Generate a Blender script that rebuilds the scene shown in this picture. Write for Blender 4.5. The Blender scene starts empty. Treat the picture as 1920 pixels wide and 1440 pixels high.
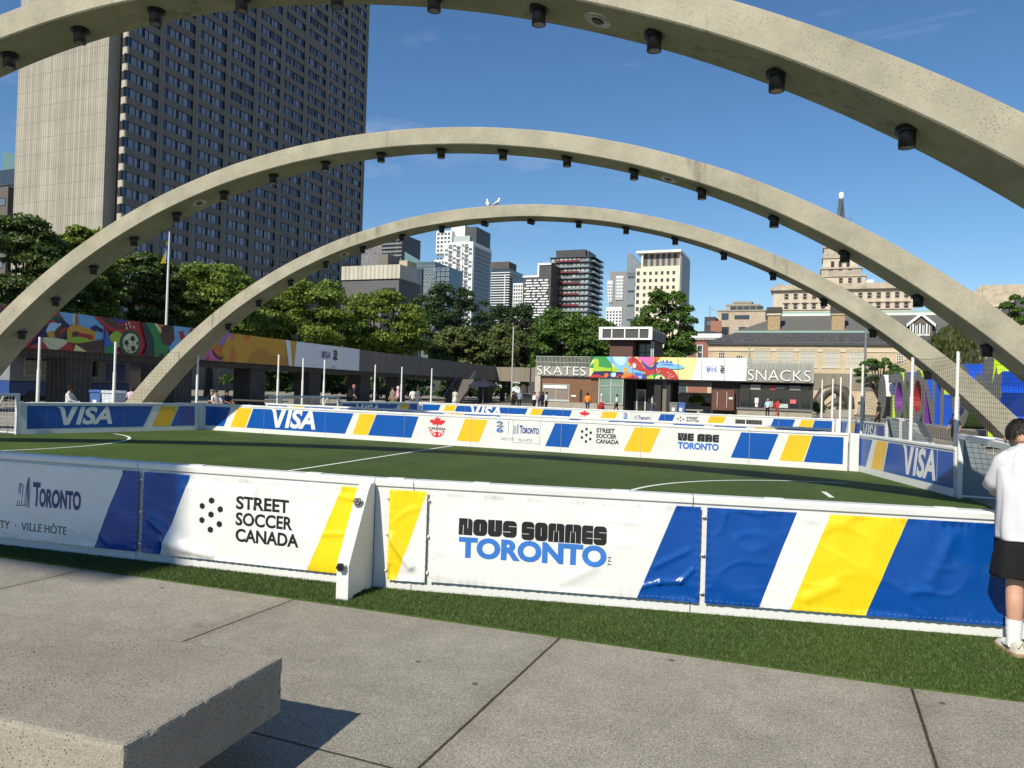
import bpy, bmesh, math, random
import numpy as np
from mathutils import Vector, Matrix, noise
random.seed(7)
SC = bpy.context.scene
COL = SC.collection
R = math.radians
# ------------------------------------------------------------------ camera
CAM_H = 1.7
YAW, PITCH, ROLL, FPX = R(22.27), .0088, .032, 1400.
_f = Vector((-math.sin(YAW)*math.cos(PITCH), math.cos(YAW)*math.cos(PITCH), math.sin(PITCH)))
_r = Vector((math.cos(YAW), math.sin(YAW), 0)); _u = _r.cross(_f)
_c, _s = math.cos(ROLL), math.sin(ROLL)
RT, UP, FW = _c*_r+_s*_u, -_s*_r+_c*_u, _f
EYE = Vector((0, 0, CAM_H))
cam = bpy.data.cameras.new('camera'); camo = bpy.data.objects.new('camera', cam); COL.objects.link(camo)
cam.sensor_width = 36; cam.lens = FPX/1920*36; cam.clip_start = .1; cam.clip_end = 3000
camo.matrix_world = Matrix(((RT.x, UP.x, -FW.x, 0), (RT.y, UP.y, -FW.y, 0), (RT.z, UP.z, -FW.z, CAM_H), (0, 0, 0, 1)))
SC.camera = camo
# ------------------------------------------------------------------ light
SUN_EL, SUN_AZ = R(39.3), R(9.5)          # shadows fall towards +y, 12 degrees to +x
to_sun = Vector((-math.sin(SUN_AZ)*math.cos(SUN_EL), -math.cos(SUN_AZ)*math.cos(SUN_EL), math.sin(SUN_EL)))
sl = bpy.data.lights.new('sun', 'SUN'); sl.energy = 5.0; sl.angle = R(.45); sl.color = (1, .93, .79)
so = bpy.data.objects.new('sun', sl); COL.objects.link(so); so.rotation_euler = to_sun.to_track_quat('Z', 'Y').to_euler()
W = bpy.data.worlds.new('World'); SC.world = W; W.use_nodes = True
nt = W.node_tree; nt.nodes.clear()
def nn(t, tree=None, **k):
    n = (tree or nt).nodes.new(t)
    for a, b in k.items(): setattr(n, a, b)
    return n
wo = nn('ShaderNodeOutputWorld'); bg = nn('ShaderNodeBackground'); bg.inputs['Strength'].default_value = .088
sky = nn('ShaderNodeTexSky', sky_type='NISHITA', sun_disc=False, sun_elevation=SUN_EL, sun_rotation=R(180+9.5), air_density=1.15, dust_density=.0, ozone_density=6.0, altitude=100)
tc = nn('ShaderNodeTexCoord'); mp = nn('ShaderNodeMapping'); mp.inputs['Rotation'].default_value = (0, .5, .6); mp.inputs['Scale'].default_value = (1.2, 5, 9)
nz = nn('ShaderNodeTexNoise'); nz.inputs['Scale'].default_value = 1.7; nz.inputs['Detail'].default_value = 7; nz.inputs['Roughness'].default_value = .62
rp = nn('ShaderNodeValToRGB'); rp.color_ramp.elements[0].position = .56; rp.color_ramp.elements[1].position = .84
rp.color_ramp.elements[1].color = (.42, .42, .42, 1)
mx = nn('ShaderNodeMix', data_type='RGBA')
L = nt.links.new
L(tc.outputs['Generated'], mp.inputs['Vector']); L(mp.outputs[0], nz.inputs['Vector']); L(nz.outputs['Fac'], rp.inputs['Fac'])
hs = nn('ShaderNodeHueSaturation'); hs.inputs['Saturation'].default_value = 1.10; hs.inputs['Value'].default_value = 1.12; L(sky.outputs[0], hs.inputs['Color'])
L(rp.outputs['Color'], mx.inputs['Factor']); L(hs.outputs[0], mx.inputs['A']); mx.inputs['B'].default_value = (6., 6.8, 7.8, 1)
L(mx.outputs['Result'], bg.inputs['Color']); L(bg.outputs[0], wo.inputs['Surface'])
SC.view_settings.view_transform = 'Standard'; SC.view_settings.look = 'None'
SC.view_settings.exposure = 0.20; SC.view_settings.gamma = 1
# ------------------------------------------------------------------ pixel -> place (photo pixels, 1920 x 1440)
def ray(px, py): return FW+RT*((px-960)/FPX)-UP*((py-720)/FPX)
def gz(px, py, z=0.): d = ray(px, py); return EYE+d*((z-CAM_H)/d.z)
def gy(px, py, y): d = ray(px, py); return EYE+d*(y/d.y)
def gx(px, py, x): d = ray(px, py); return EYE+d*(x/d.x)
def gd(px, py, D): return EYE+ray(px, py)*D
def pj(P):
    q = Vector(P)-EYE; z = q.dot(FW); return (960+FPX*q.dot(RT)/z, 720-FPX*q.dot(UP)/z, z)
def hor(px): return 732.3+.032*(px-960)
def s_at(P0, d, z, px):
    q = Vector((P0[0], P0[1], z))-EYE; k = FPX*RT-(px-960)*FW
    return -q.dot(k)/Vector((d[0], d[1], 0)).dot(k)
# ------------------------------------------------------------------ materials
MATS = {}
def mat(name, col, rough=.6, var=0., vs=3., bump=0., bs=40., metal=0., spec=.5, col2=None, detail=4., island=0., coat=0., trans=0., stretch=None, dirt=0.):
    if name in MATS: return MATS[name]
    m = bpy.data.materials.new(name); m.use_nodes = True; t = m.node_tree
    b = t.nodes['Principled BSDF']; b.inputs['Roughness'].default_value = rough; b.inputs['Metallic'].default_value = metal
    b.inputs['Specular IOR Level'].default_value = spec; b.inputs['Coat Weight'].default_value = coat
    b.inputs['Base Color'].default_value = (*col, 1)
    t_ = nn('ShaderNodeTexCoord', t); vec = t_.outputs['Object']
    if stretch:
        mpp = nn('ShaderNodeMapping', t); mpp.inputs['Scale'].default_value = stretch; t.links.new(vec, mpp.inputs['Vector']); vec = mpp.outputs[0]
    last = None
    if var or col2:
        n = nn('ShaderNodeTexNoise', t); n.inputs['Scale'].default_value = vs; n.inputs['Detail'].default_value = detail; n.inputs['Roughness'].default_value = .65
        t.links.new(vec, n.inputs['Vector'])
        r = nn('ShaderNodeValToRGB', t); r.color_ramp.elements[0].position = .3; r.color_ramp.elements[1].position = .7
        c2 = col2 or tuple(min(1, c*(1+var)) for c in col); c1 = tuple(c*(1-var) for c in col) if not col2 else col
        r.color_ramp.elements[0].color = (*c1, 1); r.color_ramp.elements[1].color = (*c2, 1)
        t.links.new(n.outputs['Fac'], r.inputs['Fac']); last = r.outputs['Color']
    if island:
        g = nn('ShaderNodeNewGeometry', t); mr = nn('ShaderNodeMapRange', t); mr.inputs['To Min'].default_value = 1-island; mr.inputs['To Max'].default_value = 1+island
        t.links.new(g.outputs['Random Per Island'], mr.inputs['Value'])
        h = nn('ShaderNodeHueSaturation', t)
        t.links.new(mr.outputs[0], h.inputs['Value'])
        if last: t.links.new(last, h.inputs['Color'])
        else: h.inputs['Color'].default_value = (*col, 1)
        last = h.outputs['Color']
    if dirt:
        n2 = nn('ShaderNodeTexNoise', t); n2.inputs['Scale'].default_value = .9; n2.inputs['Detail'].default_value = 9; n2.inputs['Roughness'].default_value = .7
        t.links.new(t_.outputs['Object'], n2.inputs['Vector'])
        r2 = nn('ShaderNodeValToRGB', t); r2.color_ramp.elements[0].position = .35; r2.color_ramp.elements[1].position = .62
        r2.color_ramp.elements[0].color = (1-dirt, 1-dirt, 1-dirt, 1)
        t.links.new(n2.outputs['Fac'], r2.inputs['Fac'])
        mm = nn('ShaderNodeMix', t, data_type='RGBA', blend_type='MULTIPLY'); mm.inputs['Factor'].default_value = 1
        if last: t.links.new(last, mm.inputs['A'])
        else: mm.inputs['A'].default_value = (*col, 1)
        t.links.new(r2.outputs['Color'], mm.inputs['B']); last = mm.outputs['Result']
    if last: t.links.new(last, b.inputs['Base Color'])
    if bump:
        n = nn('ShaderNodeTexNoise', t); n.inputs['Scale'].default_value = bs; n.inputs['Detail'].default_value = 5
        t.links.new(vec, n.inputs['Vector']); bp = nn('ShaderNodeBump', t); bp.inputs['Strength'].default_value = bump; bp.inputs['Distance'].default_value = .02
        t.links.new(n.outputs['Fac'], bp.inputs['Height']); t.links.new(bp.outputs[0], b.inputs['Normal'])
    if trans:
        b.inputs['Transmission Weight'].default_value = trans
    MATS[name] = m; return m
# ------------------------------------------------------------------ mesh builder
class MB:
    def __init__(s): s.v = []; s.f = []; s.m = []; s.sm = []
    def add(s, vs, fs, m=0, smooth=False):
        o = len(s.v); s.v += [tuple(v) for v in vs]
        for f in fs: s.f.append(tuple(i+o for i in f)); s.m.append(m); s.sm.append(smooth)
        return s
    def poly(s, pts, m=0): return s.add(pts, [tuple(range(len(pts)))], m)
    def box(s, x0, y0, z0, x1, y1, z1, m=0):
        return s.add([(x0,y0,z0),(x1,y0,z0),(x1,y1,z0),(x0,y1,z0),(x0,y0,z1),(x1,y0,z1),(x1,y1,z1),(x0,y1,z1)],
                     [(0,3,2,1),(4,5,6,7),(0,1,5,4),(1,2,6,5),(2,3,7,6),(3,0,4,7)], m)
    def prism(s, pts, axis, a, b, m=0, mcap=None):
        """extrude a 2D outline: axis 'x' -> pts are (y,z); 'y' -> (x,z); 'z' -> (x,y)"""
        n = len(pts)
        def P(p, t): return (t, p[0], p[1]) if axis == 'x' else ((p[0], t, p[1]) if axis == 'y' else (p[0], p[1], t))
        vs = [P(p, a) for p in pts]+[P(p, b) for p in pts]
        s.add(vs, [(i, (i+1) % n, n+(i+1) % n, n+i) for i in range(n)], m)
        s.add(vs, [tuple(range(n))[::-1], tuple(range(n, 2*n))], m if mcap is None else mcap); return s
    def tube(s, path, rad, n=8, m=0, cap=True, smooth=True, flat=1.):
        path = [Vector(p) for p in path]; k = len(path)
        rad = [rad]*k if isinstance(rad, (int, float)) else rad
        vs = []; prev = None
        for i, p in enumerate(path):
            t = (path[min(i+1, k-1)]-path[max(i-1, 0)]).normalized()
            if prev is None:
                a = Vector((1, 0, 0)) if abs(t.x) < .8 else Vector((0, 1, 0)); x = t.cross(a).normalized()
            else: x = (prev-t*prev.dot(t)).normalized()
            prev = x; y = t.cross(x)
            for j in range(n):
                th = 2*math.pi*j/n; vs.append(p+(x*math.cos(th)+y*math.sin(th)*flat)*rad[i])
        fs = [(i*n+j, i*n+(j+1) % n, (i+1)*n+(j+1) % n, (i+1)*n+j) for i in range(k-1) for j in range(n)]
        s.add(vs, fs, m, smooth)
        if cap: s.add(vs[:n], [tuple(range(n))[::-1]], m); s.add(vs[-n:], [tuple(range(n))], m)
        return s
    def lathe(s, c, prof, n=12, m=0, smooth=True):
        vs = [(c[0]+r*math.cos(2*math.pi*j/n), c[1]+r*math.sin(2*math.pi*j/n), c[2]+z) for r, z in prof for j in range(n)]
        k = len(prof)
        s.add(vs, [(i*n+j, i*n+(j+1) % n, (i+1)*n+(j+1) % n, (i+1)*n+j) for i in range(k-1) for j in range(n)], m, smooth)
        s.add(vs[:n], [tuple(range(n))[::-1]], m); s.add(vs[-n:], [tuple(range(n))], m); return s
    def ball(s, c, rx, ry, rz, n=10, k=7, m=0):
        prof = [(math.sin(math.pi*i/k), -math.cos(math.pi*i/k)) for i in range(k+1)]
        vs = [(c[0]+rx*r*math.cos(2*math.pi*j/n), c[1]+ry*r*math.sin(2*math.pi*j/n), c[2]+rz*z) for r, z in prof for j in range(n)]
        return s.add(vs, [(i*n+j, i*n+(j+1) % n, (i+1)*n+(j+1) % n, (i+1)*n+j) for i in range(k) for j in range(n)], m, True)
    def grid(s, fn, nu, nv, m=0, smooth=True):
        vs = [fn(i/nu, j/nv) for j in range(nv+1) for i in range(nu+1)]; w = nu+1
        return s.add(vs, [(j*w+i, j*w+i+1, (j+1)*w+i+1, (j+1)*w+i) for j in range(nv) for i in range(nu)], m, smooth)
    def xf(s, M): s.v = [tuple(M @ Vector(v)) for v in s.v]; return s
    def mesh(s, name, mats):
        me = bpy.data.meshes.new(name); me.from_pydata(s.v, [], s.f)
        for m in (mats if isinstance(mats, (list, tuple)) else [mats]): me.materials.append(m)
        me.polygons.foreach_set('material_index', s.m); me.polygons.foreach_set('use_smooth', s.sm); me.update(); return me
    def build(s, name, mats, parent=None, loc=(0, 0, 0), rz=0., bevel=0., recalc=False):
        me = s.mesh(name, mats)
        if recalc or bevel:
            b = bmesh.new(); b.from_mesh(me); bmesh.ops.remove_doubles(b, verts=b.verts, dist=1e-5); bmesh.ops.recalc_face_normals(b, faces=b.faces)
            if bevel:
                eds = [e for e in b.edges if len(e.link_faces) == 2 and e.calc_face_angle(0) > .6]
                bmesh.ops.bevel(b, geom=eds, offset=bevel, segments=2, affect='EDGES', profile=.6)
            b.to_mesh(me); b.free()
        return link(name, me, parent, loc, rz)
def link(name, me, parent=None, loc=(0, 0, 0), rz=0.):
    o = bpy.data.objects.new(name, me); COL.objects.link(o); o.location = loc; o.rotation_euler = (0, 0, rz); o.parent = parent; return o
def tag(o, label=None, cat=None, group=None, kind=None):
    if label: o['label'] = label
    if cat: o['category'] = cat
    if group: o['group'] = group
    if kind: o['kind'] = kind
    return o
def thing(name, label, cat, loc=(0, 0, 0), rz=0., group=None):
    o = bpy.data.objects.new(name, None); COL.objects.link(o); o.location = loc; o.rotation_euler = (0, 0, rz); o.empty_display_size = .2
    return tag(o, label, cat, group)
def dup(root, loc, rz=None, label=None):
    r = root.copy(); COL.objects.link(r); r.location = loc
    if rz is not None: r.rotation_euler = (0, 0, rz)
    if label: r['label'] = label
    for ch in list(root.children):
        c = ch.copy(); COL.objects.link(c); c.parent = r
        for g in list(ch.children):
            d = g.copy(); COL.objects.link(d); d.parent = c
    return r
# ------------------------------------------------------------------ lettering
def text_geo(body, bold=0., shear=0., res=4, space=1.):
    cu = bpy.data.curves.new('lettering', 'FONT'); cu.body = body; cu.offset = bold; cu.shear = shear; cu.resolution_u = res; cu.space_character = space
    ob = bpy.data.objects.new('lettering', cu); COL.objects.link(ob)
    dg = bpy.context.evaluated_depsgraph_get(); me = bpy.data.meshes.new_from_object(ob.evaluated_get(dg))
    vs = np.array([v.co[:2] for v in me.vertices]); fs = [tuple(p.vertices) for p in me.polygons]
    bpy.data.objects.remove(ob); bpy.data.curves.remove(cu); bpy.data.meshes.remove(me)
    lo, hi = vs.min(0), vs.max(0); return (vs-lo)/(hi-lo), fs
def fine(vs, fs, lmax):
    b = bmesh.new(); bv = [b.verts.new((v[0], v[1], 0)) for v in vs]
    for f in fs:
        try: b.faces.new([bv[i] for i in f])
        except ValueError: pass
    bmesh.ops.triangulate(b, faces=b.faces)
    for _ in range(5):
        es = [e for e in b.edges if e.calc_length() > lmax]
        if not es: break
        bmesh.ops.subdivide_edges(b, edges=es, cuts=1); bmesh.ops.triangulate(b, faces=[f for f in b.faces if len(f.verts) > 3])
    b.verts.index_update(); out = np.array([v.co[:2] for v in b.verts]), [tuple(v.index for v in f.verts) for f in b.faces]; b.free(); return out
def put(mb, geo, box, fn, m=0, lmax=None):
    """map a unit-square outline into box (u0,v0,u1,v1) and through fn(u,v)->point"""
    vs, fs = geo; u0, v0, u1, v1 = box
    P = np.array([(u0+(u1-u0)*x, v0+(v1-v0)*y) for x, y in vs])
    if lmax: P, fs = fine(P, fs, lmax)
    return mb.add([fn(u, v) for u, v in P], fs, m)
def shape(pts):
    a = np.array(pts, float); lo, hi = a.min(0), a.max(0); return (a-lo)/(hi-lo), [tuple(range(len(pts)))]
def hexagon(): return shape([(math.sin(i*math.pi/3), math.cos(i*math.pi/3)) for i in range(6)][::-1])
LEAF = [(0,1),(.11,.8),(.26,.87),(.2,.55),(.38,.72),(.43,.62),(.64,.66),(.57,.5),(.66,.44),(.36,.2),(.4,.1),(.05,.15),(.05,-.1)]
LEAF = LEAF+[(-x, y) for x, y in LEAF[::-1] if x > 0]
def disc(n=20): return shape([(math.cos(-2*math.pi*i/n), math.sin(-2*math.pi*i/n)) for i in range(n)][::-1])
VISA_V = [(0,1),(.22,1),(.33,.93),(.37,.8),(.47,.3),(.72,1),(1,1),(.58,0),(.33,0),(.18,.72),(.13,.86)]
def visa(mb, box, fn, m=0, lmax=None, bold=.035):
    u0, v0, u1, v1 = box; w = u1-u0
    put(mb, shape(VISA_V[::-1]), (u0, v0, u0+w*.36, v1), fn, m, lmax)
    put(mb, text_geo('ISA', bold, .22, 4, 1.0 if bold > .02 else 1.12), (u0+w*.33, v0, u1, v1), fn, m, lmax)
# ================================================================== ground
def paving_material():
    m = bpy.data.materials.new('paving_concrete'); m.use_nodes = True; t = m.node_tree; l = t.links.new
    b = t.nodes['Principled BSDF']; b.inputs['Roughness'].default_value = .85; b.inputs['Specular IOR Level'].default_value = .25
    c = nn('ShaderNodeTexCoord', t); v = c.outputs['Object']
    def noise_(s, d, ro=.6):
        n = nn('ShaderNodeTexNoise', t); n.inputs['Scale'].default_value = s; n.inputs['Detail'].default_value = d; n.inputs['Roughness'].default_value = ro; l(v, n.inputs['Vector']); return n
    def ramp(src, a, ca, b_, cb):
        r = nn('ShaderNodeValToRGB', t); e = r.color_ramp.elements; e[0].position = a; e[0].color = (*ca, 1); e[1].position = b_; e[1].color = (*cb, 1); l(src, r.inputs['Fac']); return r
    def mul(a, b2, f=1., bt='MULTIPLY'):
        x = nn('ShaderNodeMix', t, data_type='RGBA', blend_type=bt); l(a, x.inputs['A'])
        l(b2, x.inputs['B']); x.inputs['Factor'].default_value = f; return x
    fine_ = noise_(105, 3, .75); speck = ramp(fine_.outputs['Fac'], .37, (.20,.187,.160), .61, (.49,.457,.39))
    vo = nn('ShaderNodeTexVoronoi', t); vo.inputs['Scale'].default_value = 85; l(v, vo.inputs['Vector'])
    peb = ramp(vo.outputs['Color'], .1, (.72,.72,.72), .9, (1.10,1.08,1.04))
    big = ramp(noise_(.8, 8, .68).outputs['Fac'], .32, (.80,.79,.78), .64, (1.0,1.0,1.0))
    med = ramp(noise_(4.5, 5, .6).outputs['Fac'], .3, (.86,.86,.85), .7, (1.05,1.05,1.04))
    x = mul(speck.outputs['Color'], peb.outputs['Color']); x = mul(x.outputs['Result'], big.outputs['Color']); x = mul(x.outputs['Result'], med.outputs['Color'])
    # gum spots
    v2 = nn('ShaderNodeTexVoronoi', t); v2.inputs['Scale'].default_value = 1.9; v2.inputs['Randomness'].default_value = 1; l(v, v2.inputs['Vector'])
    n2 = noise_(30, 2); ad = nn('ShaderNodeMath', t, operation='MULTIPLY_ADD'); l(n2.outputs['Fac'], ad.inputs[0]); ad.inputs[1].default_value = .05; l(v2.outputs['Distance'], ad.inputs[2])
    gum = ramp(ad.outputs[0], .058, (.36,.35,.35), .07, (1,1,1)); x = mul(x.outputs['Result'], gum.outputs['Color'])
    # joints
    sx = nn('ShaderNodeSeparateXYZ', t); l(v, sx.inputs[0])
    wob = noise_(3, 4)
    def joint(sock, off, period, wid):
        a = nn('ShaderNodeMath', t, operation='MULTIPLY_ADD'); l(wob.outputs['Fac'], a.inputs[0]); a.inputs[1].default_value = .012; l(sock, a.inputs[2])
        p = nn('ShaderNodeMath', t, operation='ADD'); l(a.outputs[0], p.inputs[0]); p.inputs[1].default_value = -off
        q = nn('ShaderNodeMath', t, operation='PINGPONG'); l(p.outputs[0], q.inputs[0]); q.inputs[1].default_value = period/2
        return q, ramp(q.outputs[0], wid*.55, (.16,.14,.13), wid, (1,1,1))
    qa, ja = joint(sx.outputs['X'], -5.94, 2.17, .011); qb, jb = joint(sx.outputs['Y'], 2.92, 3.1, .010)
    def cell(sock, off, period):
        a = nn('ShaderNodeMath', t, operation='ADD'); l(sock, a.inputs[0]); a.inputs[1].default_value = -off; d = nn('ShaderNodeMath', t, operation='DIVIDE'); l(a.outputs[0], d.inputs[0]); d.inputs[1].default_value = period
        f = nn('ShaderNodeMath', t, operation='FLOOR'); l(d.outputs[0], f.inputs[0]); return f
    cx_, cy_ = cell(sx.outputs['X'], -5.94, 2.17), cell(sx.outputs['Y'], 2.92, 3.1)
    cc = nn('ShaderNodeMath', t, operation='MULTIPLY_ADD'); l(cy_.outputs[0], cc.inputs[0]); cc.inputs[1].default_value = 17.3; l(cx_.outputs[0], cc.inputs[2])
    wn_ = nn('ShaderNodeTexWhiteNoise', t, noise_dimensions='1D'); l(cc.outputs[0], wn_.inputs['W']); x = mul(x.outputs['Result'], ramp(wn_.outputs['Value'], 0, (.90,.90,.91), 1, (1.04,1.03,1.0)).outputs['Color'])
    grime = ramp(qa.outputs[0], .01, (.80,.78,.76), .16, (1,1,1)); x = mul(x.outputs['Result'], grime.outputs['Color'], .7)
    st_ = noise_(1.7, 9, .72); stain = ramp(st_.outputs['Fac'], .62, (1,1,1), .72, (.66,.63,.62)); x = mul(x.outputs['Result'], stain.outputs['Color'])
    x = mul(x.outputs['Result'], ja.outputs['Color']); x = mul(x.outputs['Result'], jb.outputs['Color'])
    l(x.outputs['Result'], b.inputs['Base Color'])
    bp = nn('ShaderNodeBump', t); bp.inputs['Strength'].default_value = .55; bp.inputs['Distance'].default_value = .006
    hj = nn('ShaderNodeMath', t, operation='MULTIPLY'); l(ja.outputs['Color'], hj.inputs[0]); l(fine_.outputs['Fac'], hj.inputs[1])
    l(hj.outputs[0], bp.inputs['Height']); l(bp.outputs[0], b.inputs['Normal'])
    return m
PAVE = paving_material()
tag(MB().poly([(-1500,-300,0),(1500,-300,0),(1500,2500,0),(-1500,2500,0)]).build('ground', PAVE), kind='structure')

def turf_material():
    m = bpy.data.materials.new('artificial_turf'); m.use_nodes = True; t = m.node_tree; l = t.links.new
    b = t.nodes['Principled BSDF']; b.inputs['Roughness'].default_value = .75; b.inputs['Specular IOR Level'].default_value = .25
    c = nn('ShaderNodeTexCoord', t)
    n = nn('ShaderNodeTexNoise', t); n.inputs['Scale'].default_value = 110; n.inputs['Detail'].default_value = 4; n.inputs['Roughness'].default_value = .8; l(c.outputs['Object'], n.inputs['Vector'])
    r = nn('ShaderNodeValToRGB', t); e = r.color_ramp.elements; e[0].position = .38; e[0].color = (.024,.048,.008,1); e[1].position = .66; e[1].color = (.105,.170,.030,1)
    l(n.outputs['Fac'], r.inputs['Fac'])
    n2 = nn('ShaderNodeTexNoise', t); n2.inputs['Scale'].default_value = .7; n2.inputs['Detail'].default_value = 6; l(c.outputs['Object'], n2.inputs['Vector'])
    r2 = nn('ShaderNodeValToRGB', t); e = r2.color_ramp.elements; e[0].position = .3; e[0].color = (.72,.74,.7,1); e[1].position = .7; e[1].color = (1.1,1.06,.95,1)
    l(n2.outputs['Fac'], r2.inputs['Fac'])
    x = nn('ShaderNodeMix', t, data_type='RGBA', blend_type='MULTIPLY'); x.inputs['Factor'].default_value = 1; l(r.outputs['Color'], x.inputs['A']); l(r2.outputs['Color'], x.inputs['B'])
    # rolls of turf laid side by side, each with its own pile direction
    sx = nn('ShaderNodeSeparateXYZ', t); l(c.outputs['Object'], sx.inputs[0]); dv = nn('ShaderNodeMath', t, operation='DIVIDE'); l(sx.outputs['X'], dv.inputs[0]); dv.inputs[1].default_value = 3.66
    fl = nn('ShaderNodeMath', t, operation='FLOOR'); l(dv.outputs[0], fl.inputs[0]); w_ = nn('ShaderNodeTexWhiteNoise', t, noise_dimensions='1D'); l(fl.outputs[0], w_.inputs['W'])
    n3 = nn('ShaderNodeTexNoise', t); n3.inputs['Scale'].default_value = 14; n3.inputs['Detail'].default_value = 5; l(c.outputs['Object'], n3.inputs['Vector'])
    m3 = nn('ShaderNodeMapRange', t); l(w_.outputs['Value'], m3.inputs['Value']); m3.inputs['To Min'].default_value = .86; m3.inputs['To Max'].default_value = 1.12
    m4 = nn('ShaderNodeMapRange', t); l(n3.outputs['Fac'], m4.inputs['Value']); m4.inputs['From Min'].default_value = .3; m4.inputs['From Max'].default_value = .7; m4.inputs['To Min'].default_value = .78; m4.inputs['To Max'].default_value = 1.2
    m5 = nn('ShaderNodeMath', t, operation='MULTIPLY'); l(m3.outputs[0], m5.inputs[0]); l(m4.outputs[0], m5.inputs[1])
    h5 = nn('ShaderNodeHueSaturation', t); l(m5.outputs[0], h5.inputs['Value']); l(x.outputs['Result'], h5.inputs['Color'])
    l(h5.outputs[0], b.inputs['Base Color'])
    bp = nn('ShaderNodeBump', t); bp.inputs['Strength'].default_value = .5; bp.inputs['Distance'].default_value = .008; l(n.outputs['Fac'], bp.inputs['Height']); l(bp.outputs[0], b.inputs['Normal'])
    return m
TURF = turf_material()
edge = [(-12,4.32),(-9,4.5),(-5.94,4.71),(-3.71,4.83),(-1.59,4.94),(.54,5.06),(1.15,5.13),(3.4,5.33)]
pts = edge+[(3.2,11),(2.6,15.7),(1.1,20.4),(-19.5,20.4),(-21.2,14.4),(-22.6,13),(-22.6,9)]
tag(MB().prism(pts, 'z', .0, .012).build('pitch_turf', TURF), kind='structure')
PITCH2 = 15.3
tag(MB().prism([(-19.6,22.8),(1.1,22.8),(2.6,26.5),(2.8,31),(1.1,35.8),(-19.6,35.8),(-21.4,31),(-21.4,26)], 'z', 0, .012).build('far_pitch_turf', TURF), kind='structure')
# blades over the strip nearest the camera: nobody can count them
def blades(n=120000):
    rng = np.random.default_rng(3)
    x = rng.uniform(-8.2, 2.2, n); ylo = np.interp(x, [e[0] for e in edge], [e[1] for e in edge])
    yhi = np.where(x < -3.3, 5.41+.113*(x+3.3), 5.41+.22*(x+3.3))
    y = ylo+(yhi-ylo)*rng.uniform(0, 1, n)**1.0
    a = rng.uniform(0, 2*np.pi, n); h = rng.uniform(.012, .026, n); w = .0022; le = rng.normal(0, .011, (n, 2))
    z0 = np.full(n, .010)
    V = np.empty((n, 3, 3)); V[:, 0] = np.stack([x-w*np.cos(a), y-w*np.sin(a), z0], 1); V[:, 1] = np.stack([x+w*np.cos(a), y+w*np.sin(a), z0], 1)
    V[:, 2] = np.stack([x+le[:, 0], y+le[:, 1], z0+h], 1)
    me = bpy.data.meshes.new('turf_blades'); me.vertices.add(3*n); me.vertices.foreach_set('co', V.ravel()); me.loops.add(3*n); me.loops.foreach_set('vertex_index', np.arange(3*n))
    me.polygons.add(n); me.polygons.foreach_set('loop_start', np.arange(0, 3*n, 3)); me.polygons.foreach_set('loop_total', np.full(n, 3))
    me.update(); me.validate(); me.materials.append(mat('turf_blade', (.058,.098,.019), .55, island=.8, spec=.35)); return me
tag(link('turf_grass', blades()), 'short dark green artificial turf blades in front of the near boards', 'turf', kind='stuff')
# white lines on the turf
LINE = mat('line_white', (.72,.72,.68), .8, var=.15, vs=30)
def line_mb(path, w=.07, z=.016):
    mb = MB(); P = [Vector((p[0], p[1], z)) for p in path]
    for a, b in zip(P, P[1:]):
        n = Vector((-(b-a).y, (b-a).x, 0)).normalized()*w/2
        mb.poly([a-n, b-n, b+n, a+n])
    return mb
def arc(cx, cy, r, a0, a1, n=28): return [(cx+r*math.cos(R(a0+(a1-a0)*i/n)), cy+r*math.sin(R(a0+(a1-a0)*i/n))) for i in range(n+1)]
for dy, nm in ((0, ''), (PITCH2, 'far_')):
    for path, w in (([(-9.95,19.8+dy),(-9.45,12.56+dy),(-9.2,7+dy)], .08), (arc(-20.75,12.2+dy,4.3,-60,75), .08), (arc(1.35,12.6+dy,4.35,100,235), .08), ([(.15,15.0+dy),(.28,14.2+dy)], .09)):
        tag(line_mb(path, w).build(nm+'pitch_marking', LINE), kind='structure')
# ================================================================== arches
CONC = mat('arch_concrete', (.385,.355,.27), .85, var=.12, vs=1.6, detail=9, bump=.25, bs=22, spec=.2, dirt=.22)
def speckled(m, amount=.5, scale=26, thr=.055):
    """small dark blow-holes cast into the concrete"""
    t = m.node_tree; l = t.links.new; b = t.nodes['Principled BSDF']; src = b.inputs['Base Color'].links[0].from_socket
    c = nn('ShaderNodeTexCoord', t); v = nn('ShaderNodeTexVoronoi', t); v.inputs['Scale'].default_value = scale; l(c.outputs['Object'], v.inputs['Vector'])
    n = nn('ShaderNodeTexNoise', t); n.inputs['Scale'].default_value = 2.5; l(c.outputs['Object'], n.inputs['Vector'])
    a = nn('ShaderNodeMath', t, operation='MULTIPLY_ADD'); l(n.outputs['Fac'], a.inputs[0]); a.inputs[1].default_value = -.35; l(v.outputs['Distance'], a.inputs[2])
    r = nn('ShaderNodeValToRGB', t); e = r.color_ramp.elements; e[0].position = max(0, thr-.05); e[0].color = (1-amount, 1-amount, 1-amount, 1); e[1].position = thr; e[1].color = (1,1,1,1)
    l(a.outputs[0], r.inputs['Fac']); x = nn('ShaderNodeMix', t, data_type='RGBA', blend_type='MULTIPLY'); x.inputs['Factor'].default_value = 1
    l(src, x.inputs['A']); l(r.outputs['Color'], x.inputs['B']); l(x.outputs['Result'], b.inputs['Base Color'])
speckled(CONC, .5, 34, .02)
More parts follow.
